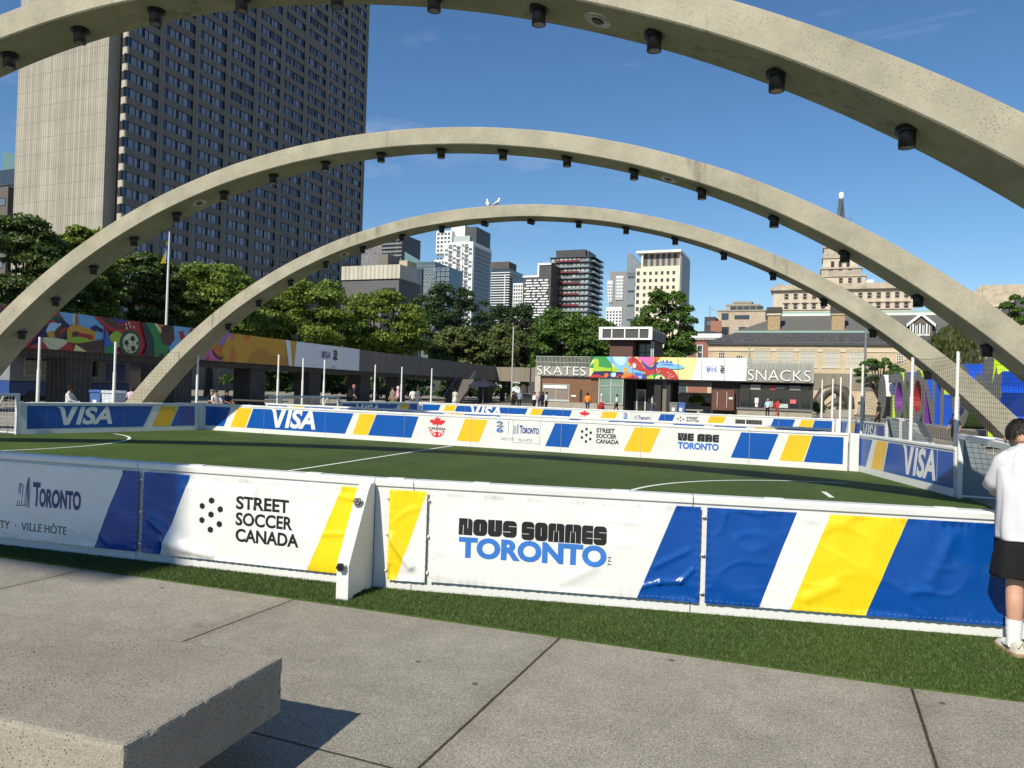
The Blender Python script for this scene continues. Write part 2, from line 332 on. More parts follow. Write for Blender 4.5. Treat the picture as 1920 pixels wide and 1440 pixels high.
def streaked(m, amount, sx, lo, hi):
    """rain streaks running down the face in a few places"""
    t = m.node_tree; l = t.links.new; b = t.nodes['Principled BSDF']; src = b.inputs['Base Color'].links[0].from_socket; c = nn('ShaderNodeTexCoord', t)
    mp_ = nn('ShaderNodeMapping', t); mp_.inputs['Scale'].default_value = (sx, sx, .35); l(c.outputs['Object'], mp_.inputs['Vector'])
    n = nn('ShaderNodeTexNoise', t); n.inputs['Scale'].default_value = 1; n.inputs['Detail'].default_value = 6; l(mp_.outputs[0], n.inputs['Vector'])
    n2 = nn('ShaderNodeTexNoise', t); n2.inputs['Scale'].default_value = .33; n2.inputs['Detail'].default_value = 3; l(c.outputs['Object'], n2.inputs['Vector'])
    a = nn('ShaderNodeMath', t, operation='ADD'); l(n.outputs['Fac'], a.inputs[0]); l(n2.outputs['Fac'], a.inputs[1])
    r = nn('ShaderNodeValToRGB', t); e = r.color_ramp.elements; e[0].position = lo/2; e[0].color = (1,1,1,1); e[1].position = hi/2; e[1].color = (1-amount, 1-amount, 1-amount*.95, 1)
    h = nn('ShaderNodeMath', t, operation='MULTIPLY'); l(a.outputs[0], h.inputs[0]); h.inputs[1].default_value = .5; l(h.outputs[0], r.inputs['Fac'])
    x = nn('ShaderNodeMix', t, data_type='RGBA', blend_type='MULTIPLY'); x.inputs['Factor'].default_value = 1; l(src, x.inputs['A']); l(r.outputs['Color'], x.inputs['B']); l(x.outputs['Result'], b.inputs['Base Color'])
streaked(CONC, .45, 5, 1.20, 1.38)
BLACK = mat('black_metal', (.012,.012,.013), .45); GLASSLENS = mat('lens_glass', (.05,.05,.052), .2)
STEEL = mat('ring_steel', (.45,.45,.43), .4, metal=.6)
AA = .092
def arch_z(c, s): w2 = (s/15)**2; return c[0]+c[1]*w2+c[2]*w2**2+c[3]*w2**3
CU, CL = (7.952,-5.268,-1.374,.152), (7.539,-5.402,-1.763,.214)
ARCH = [(9.198,-8.881),(16.503,-9.46),(24.,-9.888)]
def arch_pt(k, s, z, b):
    Y, s0 = ARCH[k]; return Vector((math.cos(AA)*(s+s0)-math.sin(AA)*b, Y+math.sin(AA)*(s+s0)+math.cos(AA)*b, z))
def arch_b(s): return .70+.028*abs(s)
CANS = [[18,150,292,453,632,815,1012,1227,1457,1700], [41,104,176,251,331,420,512,610,714,828,944,1064,1189,1317,1452,1585,1721,1850],
        [428,485,545,611,680,754,828,909,996,1085,1174,1266,1358,1450,1545,1637,1740]]
RINGS = [[1120], [373,1253], [645]]
ALAB = ['tall concrete arch nearest the camera, cut by the top of the photo', 'middle concrete arch rising over the near football pitch', 'farthest concrete arch with two gulls on its crown, behind the near pitch']
can = MB(); can.lathe((0,0,0), [(.135,-.02),(.135,.05),(.095,.05)], 14, 0)
can.lathe((0,0,0), [(.090,-.195),(.096,-.195),(.096,.02),(.09,.03)], 14, 0); can.lathe((0,0,0), [(.07,-.196),(.07,-.185)], 12, 1)
can_me = can.mesh('spotlight', [BLACK, GLASSLENS])
can2 = MB(); can2.lathe((0,0,0), [(.05,-.02),(.05,.03)], 10, 0); can2.tube([(-.11,0,-.05),(.11,0,-.12)], .085, 10, 0); can2_me = can2.mesh('spotlight', [BLACK])
ring = MB(); ring.lathe((0,0,0), [(.09,-.02),(.17,-.03),(.19,-.01),(.19,.02)], 18, 0); ring.lathe((0,0,0), [(.07,-.035),(.09,-.02)], 14, 1); ring_me = ring.mesh('recessed_light', [STEEL, BLACK])
for k in range(3):
    t = thing('concrete_arch', ALAB[k], 'arch', (0,0,0), 0, 'concrete arches over the plaza')
    N = 120; mb = MB(); rows = []
    for i in range(N+1):
        s = -17.3+34.6*i/N; b = arch_b(s); zu, zl = arch_z(CU, s), arch_z(CL, s); j = .012*noise.noise((s*.7, k*9, 0)); e = .02
        rows.append([arch_pt(k, s, zl+j, e), arch_pt(k, s, zl+e+j, 0), arch_pt(k, s, zu-e+j, 0), arch_pt(k, s, zu+j, e), arch_pt(k, s, zu, b-e), arch_pt(k, s, zu-e, b), arch_pt(k, s, zl+e, b), arch_pt(k, s, zl, b-e)])
    n = 8; vs = [p for r_ in rows for p in r_]
    mb.add(vs, [(i*n+(j+1) % n, i*n+j, (i+1)*n+j, (i+1)*n+(j+1) % n) for i in range(N) for j in range(n)], 0)
    mb.build('rib', CONC, t, recalc=True)
    def find(px):
        best = min((abs(pj(arch_pt(k, s, arch_z(CL, s)-.1, arch_b(s)*.5))[0]-px), s) for s in [q*.02-16 for q in range(1600)] if pj(arch_pt(k, s, 1, .3))[2] > 1)
        return best[1]
    for px in CANS[k]:
        s = find(px); P = arch_pt(k, s, arch_z(CL, s), arch_b(s)*.5); sl_ = math.atan((arch_z(CL, s+.1)-arch_z(CL, s-.1))/.2)
        o = link('spotlight', can2_me if (k == 2 and px in (909, 996)) else can_me, t, P-Vector((0,0,.035*abs(math.sin(sl_))+.02)))
    for px in RINGS[k]:
        s = find(px); P = arch_pt(k, s, arch_z(CL, s), arch_b(s)*.5); sl_ = math.atan((arch_z(CL, s+.1)-arch_z(CL, s-.1))/.2)
        o = link('recessed_light', ring_me, t, P); o.rotation_euler = (0, -sl_, AA)
# gulls
GW, GG, GY = mat('gull_white', (.8,.8,.78), .8), mat('gull_grey', (.30,.30,.30), .8), mat('gull_beak', (.6,.42,.05), .5)
for px, lab, rz in ((914, 'white gull standing on the arch crown, left of the pair', .5), (931, 'white gull with folded grey wings, right of the pair on the arch', -.6)):
    s = min((abs(pj(arch_pt(2, q*.02, arch_z(CU, q*.02), .35))[0]-px), q*.02) for q in range(-300, 300))[1]
    g = MB(); sc = 1
    g.tube([(0,-.20,.08),(0,-.11,.13),(0,-.01,.19),(0,.07,.27),(0,.10,.36)], [.015,.06,.085,.065,.04], 10, 0)
    g.ball((0,.12,.40), .048, .058, .048, 10, 7, 0); g.tube([(0,.16,.395),(0,.22,.385)], [.018,.005], 6, 2)
    for sx_ in (-1, 1):
        g.tube([(sx_*.055,.05,.26),(sx_*.085,-.04,.19),(sx_*.05,-.15,.12),(sx_*.01,-.26,.05)], [.02,.06,.045,.008], 8, 1, flat=.5)
        g.tube([(sx_*.03,0,.1),(sx_*.03,0,.01),(sx_*.03,.05,.005)], .008, 5, 2)
    o = g.build('gull', [GW, GG, GY], None, arch_pt(2, s, arch_z(CU, s)+.005, .35), rz); o.scale = (.8,)*3; tag(o, lab, 'gull', 'gulls on the far arch')
# ================================================================== bench
BENCHC = mat('bench_concrete', (.33,.295,.24), .85, var=.22, vs=95, detail=3, bump=.3, bs=110, spec=.2, dirt=.3); speckled(BENCHC, .7, 55, -.03)
bt = thing('concrete_bench', 'low concrete slab bench in the bottom left foreground', 'bench', (-2.19,2.335,0), AA)
def chipped_slab(x0, y0, z0, x1, y1, z1):
    b = bmesh.new(); me = MB().box(x0, y0, z0, x1, y1, z1).mesh('slab', BENCHC); b.from_mesh(me)
    bmesh.ops.subdivide_edges(b, edges=[e for e in b.edges if abs((e.verts[0].co-e.verts[1].co).x) > 1], cuts=260, use_grid_fill=True)
    bmesh.ops.subdivide_edges(b, edges=[e for e in b.edges if abs((e.verts[0].co-e.verts[1].co).y) > .4], cuts=56, use_grid_fill=True)
    bmesh.ops.subdivide_edges(b, edges=[e for e in b.edges if abs((e.verts[0].co-e.verts[1].co).z) > .2], cuts=16, use_grid_fill=True)
    lo, hi = Vector((x0, y0, z0)), Vector((x1, y1, z1)); c = (lo+hi)/2
    for v in b.verts:
        d = sorted((min(v.co[k]-lo[k], hi[k]-v.co[k]), k) for k in range(3)); e = d[1][0]; w = math.exp(-(e/.012)**2)
        n1 = noise.noise(v.co*26); n2 = noise.noise(v.co*7+Vector((5,1,2))); pull = .005*w+max(0, n1-.2)*.012*w+max(0, n2-.25)*.012*w
        for dist, k in d[:2]:
            if dist < .02: v.co[k] += math.copysign(pull, c[k]-v.co[k])
        v.co += Vector((noise.noise(v.co*30), noise.noise(v.co*30+Vector((9,0,0))), noise.noise(v.co*18+Vector((0,7,0)))))*.0016
    b.to_mesh(me); b.free(); return link('slab', me, bt)
sb = chipped_slab(-4.2, -.465, .19, 0, .465, .45)
MB().box(-3.8,-.30,0,-.55,.28,.188).build('base', BENCHC, bt, bevel=.01)
# ================================================================== boards round the pitches
PLAST = mat('white_plastic', (.68,.685,.665), .42, var=.05, vs=2.5, bump=.04, bs=60, dirt=.10)
INK = {'blue': mat('print_blue', (.003,.075,.34), .3, var=.07, vs=1.3), 'yellow': mat('print_yellow', (.78,.45,.015), .35, var=.06, vs=1.3),
       'white': mat('print_white', (.70,.70,.68), .38), 'black': mat('print_black', (.008,.008,.009), .45), 'ltblue': mat('print_light_blue', (.03,.15,.5), .4),
       'red': mat('print_red', (.60,.02,.03), .4), 'navy': mat('print_navy', (.012,.045,.19), .4), 'grey': mat('print_grey', (.10,.10,.11), .5), 'gold': mat('print_gold', (.45,.3,.08), .4),
       'seam': mat('seam_dark', (.25,.25,.24), .7)}
PROF = [(0,0),(0,.85),(-.018,.862),(-.020,.900),(-.008,.918),(.108,.918),(.120,.900),(.118,.862),(.1,.85),(.1,0)]
def board_mesh(L):
    mb = MB(); mb.prism(PROF, 'x', .004, L-.004)
    for q in range(max(1, int(L/1.1))):                       # moulded lugs on the cap
        x = (q+.5)*L/max(1, int(L/1.1)); mb.box(x-.07, .02, .917, x+.07, .08, .926)
    return mb
def clip_poly(P, s0, s1):
    for sgn, lim in ((1, s0), (-1, -s1)):
        out = []
        for a, b in zip(P, P[1:]+P[:1]):
            ia, ib = sgn*a[0] >= lim, sgn*b[0] >= lim
            if ia: out.append(a)
            if ia != ib: t = (lim/sgn-a[0])/(b[0]-a[0]); out.append((a[0]+(b[0]-a[0])*t, a[1]+(b[1]-a[1])*t))
        P = out
        if not P: return []
    return P
ZB, ZT = .155, .815
FONT = dict(b=.03)
def hexdots(mb, cx, cz, k, fn, m, circ=False, lmax=None):
    for dx, dz in ((0,34),(-25,19.5),(24.5,15),(0,1),(-25,-14),(23,-20),(-1,-35)):
        r = 8.*k; put(mb, disc(14) if circ else hexagon(), (cx+dx*k-r*.9, cz+dz*k-r, cx+dx*k+r*.9, cz+dz*k+r), fn, m, lmax)
def stacked(mb, lines, x0, z0, x1, z1, fn, m, widths, bold=.035, lmax=None):
    n = len(lines); h = (z1-z0)/(n+.22*(n-1))
    for i, tx in enumerate(lines):
        zt = z1-i*h*1.22; put(mb, text_geo(tx, bold), (x0, zt-h, x0+(x1-x0)*widths[i], zt), fn, m, lmax)
SLITS = {'N': [(.34,0,.34,.6),(.66,1,.66,.4)], 'O': [(.5,.28,.5,.72)], 'U': [(.5,1,.5,.32)], 'S': [(1,.67,.42,.67),(0,.33,.58,.33)], 'M': [(.33,0,.36,.62),(.67,0,.64,.62),(.5,1,.5,.55)],
         'E': [(1,.67,.42,.67),(1,.33,.42,.33)], 'W': [(.33,1,.36,.38),(.67,1,.64,.38),(.5,0,.5,.45)], 'A': [(.5,0,.5,.3),(.42,.56,.66,.56)], 'R': [(.42,.70,.70,.70),(.52,0,.60,.34)]}
ROUND = {'O': (.32,.32,.32,.32), 'S': (.3,.3,.3,.3), 'U': (.3,.3,.04,.04), 'N': (.04,.04,.24,.04), 'M': (.04,.04,.2,.2), 'W': (.2,.2,.04,.04), 'E': (.24,.04,.04,.24), 'A': (.04,.04,.04,.34), 'R': (.04,.2,.3,.04)}
def heavy(mb, body, box, fn, m=0, lmax=None, mw=2):
    """fat block lettering: nearly solid rounded tiles opened only by thin pale slits"""
    u0, v0, u1, v1 = box; wd = {'M': 1.25, 'W': 1.25, ' ': .38, 'E': .86, 'R': .95}; tot = sum(wd.get(c, 1)+.05 for c in body)-.05; k = (u1-u0)/tot; x = u0; h = v1-v0
    for c in body:
        w = wd.get(c, 1)*k
        if c != ' ':
            rs = ROUND[c]; pts = []
            for (cx, cy), r, a0 in zip(((0,0),(1,0),(1,1),(0,1)), rs, (180,270,0,90)):      # corners bl br tr tl
                px_, py_ = (r if cx == 0 else 1-r), (r*k/h if cy == 0 else 1-r*k/h)
                for q in range(6): a = R(a0+90*q/5); pts.append((px_+r*math.cos(a), py_+r*k/h*math.sin(a)))
            put(mb, shape(pts), (x, v0, x+w, v1), fn, m, lmax)
            for (a, b, c2, d) in SLITS[c]:
                t = .030*k; p0 = Vector((x+a*w, v0+b*h)); p1 = Vector((x+c2*w, v0+d*h)); n = Vector((-(p1-p0).y, (p1-p0).x)).normalized()*t/2
                mb.add([fn(*q)+Vector((0, -.0012, 0)) for q in (p0-n, (p0+p1)/2-n, p1-n, p1+n, (p0+p1)/2+n, p0+n)], [(0,1,4,5),(1,2,3,4)], mw)
        x += w+.05*k
def city_logo(mb, box, fn, m=0, lmax=None):
    """two curved towers beside the condensed word TORONTO"""
    u0, v0, u1, v1 = box; w, h = u1-u0, v1-v0
    def bar(a, b, t=.0055):
        (x0, y0), (x1, y1) = a, b; nx, ny = -(y1-y0)*h, (x1-x0)*w; l_ = math.hypot(nx, ny)+1e-9; nx, ny = nx/l_*t*w, ny/l_*t*w
        P = [(u0+x0*w-nx, v0+y0*h-ny), (u0+x1*w-nx, v0+y1*h-ny), (u0+x1*w+nx, v0+y1*h+ny), (u0+x0*w+nx, v0+y0*h+ny)]
        mb.add([fn(*p) for p in P], [(0, 1, 2, 3)], m)
    for a, b in (((.01,.03),(.03,.78)),((.03,.78),(.09,.72)),((.09,.72),(.09,.1)),((.01,.03),(.14,.08)),((.05,.74),(.05,.08)),((.14,.08),(.17,.0)),((.14,.08),(.15,.7)),((.15,.7),(.19,1.)),((.19,1.),(.20,.0)),((.17,.85),(.175,.05))): bar(a, b)
    put(mb, text_geo('T', .035), (u0+.25*w, v0+.06*h, u0+.37*w, v0+.86*h), fn, m, lmax)
    put(mb, text_geo('ORONTO', .045), (u0+.355*w, v0+.06*h, u1, v0+.68*h), fn, m, lmax)
def emblem26(mb, box, fn, mats, lmax=None):
    """tall 2 over 6 with a slim gold cup in the middle; mats = (figure, cup)"""
    u0, v0, u1, v1 = box; h = v1-v0
    put(mb, text_geo('2', .055), (u0, v0+.52*h, u1, v1), fn, mats[0], lmax); put(mb, text_geo('6', .055), (u0, v0+.06*h, u1, v0+.52*h), fn, mats[0], lmax)
    f2 = lambda u, v: fn(u, v)+Vector((0, 0, 0))
    cw = (u1-u0); cx = (u0+u1)/2
    return shape([(-.3,0),(.3,0),(.18,.2),(.12,.45),(.42,.7),(.35,.92),(0,1),(-.35,.92),(-.42,.7),(-.12,.45),(-.18,.2)]), (cx-.18*cw, v0+.12*h, cx+.18*cw, v0+.92*h)
def crest(mb, cx, cz, r, fn, mr, mk):
    """red maple leaf over the word CANADA over a half football"""
    put(mb, shape(LEAF[::-1]), (cx-r*.95, cz-.02*r, cx+r*.95, cz+1.05*r), fn, mr)
    put(mb, text_geo('CANADA', .035), (cx-r*1.02, cz-.32*r, cx+r*1.02, cz-.06*r), fn, mk)
    f = lambda p, o=0.: fn(cx+r*p[0]*.86, cz+r*p[1]*.95)+Vector((0, -o, 0))
    arc_ = [(math.cos(math.pi+q*math.pi/20)*(1-.0), -.38+math.sin(math.pi+q*math.pi/20)*.78) for q in range(21)]
    mb.add([f(p) for p in arc_], [tuple(range(21))], mr)
    for sg in (-1, 1):
        for P in ([(-.70,-.40),(-.10,-.40),(-.24,-.58),(-.50,-.66)], [(-.86,-.50),(-.74,-.48),(-.58,-.74),(-.66,-.88)], [(-.46,-.76),(-.26,-.68),(-.18,-.90),(-.34,-1.0)], [(-.06,-.44),(-.02,-.44),(-.02,-.54),(-.2,-.60)]):
            Q = [(sg*x, z) for x, z in P]; Q = Q if sg < 0 else Q[::-1]; mb.add([f(p, .002) for p in Q], [(0,1,2,3)], 2)
class Wall:
    """a straight run of boards: local x along the run as the viewer reads it, -y towards the viewer"""
    def __init__(s, P0, ang): s.P0, s.ang = P0, ang; s.d = (math.cos(ang), math.sin(ang))
    def s(s, px, z): return s_at(s.P0, s.d, z, px)
    def sz(s, px, py):
        S = s_at(s.P0, s.d, .5, px)
        for _ in range(6):
            q = Vector((s.P0[0]+s.d[0]*S, s.P0[1]+s.d[1]*S, 0)); n = Vector((-s.d[1], s.d[0], 0)); d = ray(px, py)
            P = EYE+d*((Vector((s.P0[0], s.P0[1], 0))-EYE).dot(n)/d.dot(n)); S = (P-Vector((s.P0[0], s.P0[1], 0))).dot(Vector((s.d[0], s.d[1], 0)))
        return S, P.z
def front(off=-.003): return lambda u, v: Vector((u, off, v))
def board_run(W, cuts, stripes, decals, labels, where, group, dy=0.):
    """cuts: s positions of the seams; stripes: (ink, s at top left, top right, bottom left, bottom right); decals: [(module index, fn(root, shift))]"""
    for i, (a, b) in enumerate(zip(cuts, cuts[1:])):
        P = (W.P0[0]+W.d[0]*a, W.P0[1]+W.d[1]*a+dy, .008)
        t = thing('pitch_board', labels[i]+', '+where, 'board', P, W.ang, group)
        board_mesh(b-a).build('board', PLAST, t)
        for ink, t0, t1, b0, b1 in stripes:
            Q = clip_poly([(b0, ZB), (b1, ZB), (t1, ZT), (t0, ZT)], a+.006, b-.006)
            if len(Q) > 2: MB().poly([(x-a, -.0025, z) for x, z in Q]).build('stripe', INK[ink], t)
        for k, fn in decals:
            if k == i: fn(t, a)
# ---- far side of a pitch (reads left to right)
FAR = Wall((-19.65, 19.9), 0.)
def sp(px, z): return FAR.s(px, z)
cuts = [0.]+[FAR.s(p, .5) for p in (495, 610, 758, 883, 1052, 1202, 1405)]+[FAR.s(1590, .5)]
T, B_ = ZT, ZB
stripes = [(c, sp(a, T), sp(b, T), sp(e, B_), sp(f, B_)) for c, a, b, e, f in (
    ('blue',386,433,385,420),('yellow',446,473,432,460),('blue',475,663,462,647),('yellow',675,705,661,689),('blue',706,785,690,771),
    ('yellow',872,915,856,898),('blue',1041,1084,1022,1066),('yellow',1191,1239,1169,1219),('blue',1390,1460,1370,1440),('yellow',1480,1523,1461,1505),('blue',1524,1582,1507,1580))]
def bx(x0, y0, x1, y1):
    a, b = FAR.sz(x0, y1), FAR.sz(x1, y0); return a[0], FAR.sz((x0+x1)/2, (y0+y1)/2)[1]-(b[1]-a[1])*0, b[0], b[1]
def pbox(W, x0, x1, yt, yb):
    """photo box -> (s0, z0, s1, z1), heights taken at the middle of the box (yt, yb measured there)"""
    xm = (x0+x1)/2; zt, zb = W.sz(xm, yt)[1], W.sz(xm, yb)[1]; zm = (zt+zb)/2
    return W.s(x0, zm), zb, W.s(x1, zm), zt
def sh(box, a): return (box[0]-a, box[1], box[2]-a, box[3])
def d_visa(W, x0, x1, yt, yb):
    bxx = pbox(W, x0, x1, yt, yb)
    def f(t, a): mb = MB(); visa(mb, sh(bxx, a), front(-.005)); mb.build('lettering', INK['white'], t)
    return f
def d_crest(t, a):
    b = sh(pbox(FAR, 804, 836, 783, 818), a); mb = MB(); crest(mb, (b[0]+b[2])/2, (b[1]+b[3])/2, (b[2]-b[0])/2*1.0, front(-.005), 0, 1); mb.build('emblem', [INK['red'], INK['black'], INK['white']], t)
def d_host(t, a):
    mb = MB(); e, cb = emblem26(mb, sh(pbox(FAR, 931, 944, 790, 813), a), front(-.005), (0, 1)); put(mb, e, cb, front(-.008), 1); mb.build('emblem', [INK['ltblue'], INK['gold']], t)
    mb = MB(); city_logo(mb, sh(pbox(FAR, 962.5, 1010.5, 796, 815), a), front(-.005)); mb.build('city_logo', INK['navy'], t)
    mb = MB(); put(mb, text_geo('HOST CITY  ·  VILLE HÔTE', -.004), sh(pbox(FAR, 940, 998, 821, 827.5), a), front(-.005)); mb.build('lettering', INK['grey'], t)
    mb = MB(); b = sh(pbox(FAR, 953, 954, 790, 812), a); mb.poly([(b[0],-.004,b[1]),(b[0]+.01,-.004,b[1]),(b[0]+.01,-.004,b[3]),(b[0],-.004,b[3])]); mb.build('divider', INK['grey'], t)
    b = sh(pbox(FAR, 961.5, 1013, 783, 832), a); mb = MB()                # outline of the hatch cut in the board
    for x0, z0, x1, z1 in ((b[0],b[1],b[0]+.012,b[3]),(b[2]-.012,b[1],b[2],b[3]),(b[0],b[1],b[2],b[1]+.012)): mb.poly([(x0,-.0035,z0),(x1,-.0035,z0),(x1,-.0035,z1),(x0,-.0035,z1)])
    mb.build('hatch_gap', INK['seam'], t)
def d_street(t, a):
    b = sh(pbox(FAR, 1086, 1113, 802, 831), a); k = (b[3]-b[1])/86; mb = MB()
    hexdots(mb, (b[0]+b[2])/2, (b[1]+b[3])/2, k, front(-.005), 0, True); mb.build('emblem', INK['black'], t); mb = MB()
    c = sh(pbox(FAR, 1118, 1161, 804, 833), a); stacked(mb, ['STREET', 'SOCCER', 'CANADA'], c[0], c[1], c[2], c[3], front(-.005), 0, (.80, .89, 1)); mb.build('lettering', INK['black'], t)
def d_weare(t, a):
    b = sh(pbox(FAR, 1271, 1348, 814, 844), a); h = b[3]-b[1]; mb = MB()
    heavy(mb, 'WE ARE', (b[0], b[1]+.52*h, b[2], b[3]), front(-.005), 0); put(mb, text_geo('TORONTO', .05), (b[0], b[1], b[2], b[1]+.44*h), front(-.005), 1); mb.build('lettering', [INK['black'], INK['ltblue'], INK['white']], t)
FLAB = ['blue and white board with one yellow stripe at the left corner', 'blue board with a big white card logo', 'board with white and yellow stripes between two blue fields',
        'white board with the red maple leaf emblem', 'white board with host city logos and a hatch', 'white board with seven black dots and STREET SOCCER CANADA', 'white board reading WE ARE TORONTO', 'blue board with a yellow stripe at the right corner']
dec = [(1, d_visa(FAR, 507, 592, 768, 804)), (3, d_crest), (4, d_host), (5, d_street), (6, d_weare)]
board_run(FAR, cuts, stripes, dec, FLAB, 'near pitch, far side', 'boards of the near pitch')
# second pitch: same set, but its last lettered board reads NOUS SOMMES
def d_nous(t, a):
    b = sh(pbox(FAR, 1268, 1352, 814, 844), a); h = b[3]-b[1]; mb = MB()
    heavy(mb, 'NOUS SOMMES', (b[0], b[1]+.52*h, b[2], b[3]), front(-.005), 0); put(mb, text_geo('TORONTO', .05), (b[0], b[1], b[2], b[1]+.44*h), front(-.005), 1); mb.build('lettering', [INK['black'], INK['ltblue'], INK['white']], t)
FL2 = list(FLAB); FL2[6] = 'white board reading NOUS SOMMES TORONTO'
board_run(FAR, cuts, stripes, dec[:4]+[(6, d_nous)], FL2, 'second pitch, far side', 'boards of the second pitch', PITCH2)
# ---- end walls
LEFT = Wall((-20.89, 14.35), math.atan2(5.45, 1.3)); RIGHT = Wall((.96, 20.0), math.atan2(-4.35, 1.42))
def ends(dy, where, group):
    c = [0, LEFT.s(88, .5), LEFT.s(232, .5), LEFT.s(334, .5), LEFT.s(372, .5)]
    st = [('blue', LEFT.s(51,T), LEFT.s(287,T), LEFT.s(50,B_), LEFT.s(268,B_)), ('yellow', LEFT.s(302,T), LEFT.s(334,T), LEFT.s(285,B_), LEFT.s(318,B_)), ('blue', LEFT.s(336,T), LEFT.s(365,T), LEFT.s(320,B_), LEFT.s(365,B_))]
    board_run(LEFT, c, st, [(1, d_visa(LEFT, 107, 211, 763, 796.5))], ['narrow blue board beside the goal post', 'blue board with a shaded white card logo', 'board with slanted white and yellow stripes', 'short shaded blue board next to the corner'], where+', left end', group, dy)
    c = [0, RIGHT.s(1652, .5), RIGHT.s(1757, .5), RIGHT.s(1790, .5)]
    st = [('blue', RIGHT.s(1609,T), RIGHT.s(1636,T), RIGHT.s(1609,B_), RIGHT.s(1623,B_)), ('yellow', RIGHT.s(1644,T), RIGHT.s(1664,T), RIGHT.s(1633,B_), RIGHT.s(1654,B_)), ('blue', RIGHT.s(1666,T), RIGHT.s(1788,T), RIGHT.s(1656,B_), RIGHT.s(1788,B_))]
    board_run(RIGHT, c, st, [(1, d_visa(RIGHT, 1693, 1755, 840, 896))], ['blue board with slanted white and yellow stripes at the corner', 'blue board with a glossy white card logo', 'narrow blue board beside the goal'], where+', right end', group, dy)
ends(0, 'the near pitch', 'boards of the near pitch'); ends(PITCH2, 'the second pitch', 'boards of the second pitch')
# corner posts closing the angle between side and end boards
def corner(P, label, group):
    t = MB().prism([(-.10,-.03),(.10,-.03),(.13,.10),(-.13,.10)], 'z', .008, .926).build('corner_board', PLAST, None, P, 0, bevel=.012); tag(t, label, 'corner board', group)
for dy, w in ((0, 'near'), (PITCH2, 'second')):
    corner((-19.72,19.86+dy,0), 'plain white corner piece joining boards at the left far corner of the %s pitch' % w, 'corner pieces'); corner((.86,19.93+dy,0), 'plain white corner piece joining boards at the right far corner of the %s pitch' % w, 'corner pieces')
# ---- near side of the near pitch: plain boards with vinyl banners tied on
SL = math.atan(.113); SR = math.atan(.222)
NL = Wall((-3.42, 5.395), SL); NR = Wall((-3.42, 5.395), SR)
NEARLAB = ['white plastic board at the left edge behind the host city banner', 'white plastic board behind the banner with seven black hexagons', 'short white plastic board beside the support fin', 'long white plastic board behind the NOUS SOMMES banner', 'white plastic board behind the blue banner with a wide yellow stripe', 'white plastic board to the right of the man in white']
runs = [(NL, -7.2, NL.s(258,.5), 0), (NL, NL.s(258,.5), 0.0, 1), (NR, 0.0, NR.s(774,.5), 2), (NR, NR.s(774,.5), NR.s(1297,.5), 3), (NR, NR.s(1297,.5), NR.s(1297,.5)+2.45, 4), (NR, NR.s(1297,.5)+2.45, NR.s(1297,.5)+3.6, 5)]
for W_, a, b, k in runs:
    t = thing('pitch_board', NEARLAB[k], 'board', (W_.P0[0]+W_.d[0]*a, W_.P0[1]+W_.d[1]*a, .008), W_.ang, 'boards of the near pitch')
    board_mesh(b-a).build('board', PLAST, t)
# same for the second pitch's near side (only their tops are seen)
tops = ['white board with blue and yellow banner top, left end of', 'white board with a plain top, left of the middle of', 'white board with yellow banner edge, in the middle of', 'white board with a small dark mark, right of the middle of', 'white board in arch shade, right part of', 'white board with dark blue banner top, right end of']
for k in range(6):
    a, b = k*3.3, (k+1)*3.3
    t = thing('pitch_board', tops[k]+' second pitch near side', 'board', (-19.4+a, 22.75, .008), R(0), 'boards of the second pitch')
    board_mesh(b-a).build('board', PLAST, t)
    for ink, x0, x1 in (('blue', .1, 1.0), ('yellow', 1.25, 1.75), ('blue', 1.8, 3.1)) if k in (0, 1, 2, 5) else ((('blue', 2.2, 2.6),) if k == 3 else (('blue', .2, 1.6), ('blue', 2.2, 3.1))):
        MB().poly([(x0,-.022,.1),(x1,-.022,.1),(x1,-.022,.845),(x0,-.022,.845)]).build('stripe', INK[ink], t)
# ---- vinyl banners
VIN = {'white': mat('vinyl_white', (.70,.695,.67), .36, bump=.03, bs=300), 'blue': mat('vinyl_blue', (.002,.060,.29), .24, bump=.03, bs=300, coat=.12, spec=.4), 'yellow': mat('vinyl_yellow', (.78,.57,.010), .3, bump=.03, bs=300),
       'black': mat('vinyl_black_ink', (.010,.010,.011), .4), 'ltblue': mat('vinyl_light_blue_ink', (.035,.16,.50), .35), 'navy': mat('vinyl_navy_ink', (.014,.035,.15), .35), 'hem': mat('hem_stitch', (.30,.32,.38), .6)}
def wrinkle(W, H, seed, amp=1., folds=()):
    def d(u, v):
        e = min(v, H-v); ex = min(u, W-u)
        g = .0035*math.exp(-e/.05)*math.sin(u*95+6*noise.noise((u*5, seed, 0)))+.003*math.exp(-ex/.04)*math.sin(v*110+6*noise.noise((v*6, seed+3, 0)))
        big = .011*noise.noise((u*2.1+seed, v*1.2, seed))+.006*noise.noise((u*5+v*4, v*3-u*2, seed+7))
        ver = .0045*math.sin(u*21+2.5*noise.noise((u*2, v*1.5, seed)))*math.exp(-max(0, H-v)/.35)
        cr = abs(noise.noise((u*3.2+v*2.2, v*4.5-u*1.1, seed+11))); crease = .009*max(0, 1-cr*6)*max(0, noise.noise((u*1.4, v*1.9, seed+5))+.05)*2
        f = 0
        for (x0, y0, x1, y1, a, w) in folds:
            dx, dy = x1-x0, y1-y0; L2 = dx*dx+dy*dy; t = max(0, min(1, ((u-x0)*dx+(v-y0)*dy)/L2)); q = math.hypot(u-x0-dx*t, v-y0-dy*t); f += a*math.exp(-(q/w)**2)
        hem = .0025 if e < .022 or ex < .022 else 0
        fade = min(1, e/.04)*min(1, ex/.03)
        return .010+hem+g+(amp*(big+ver+crease)+f)*fade
    return d
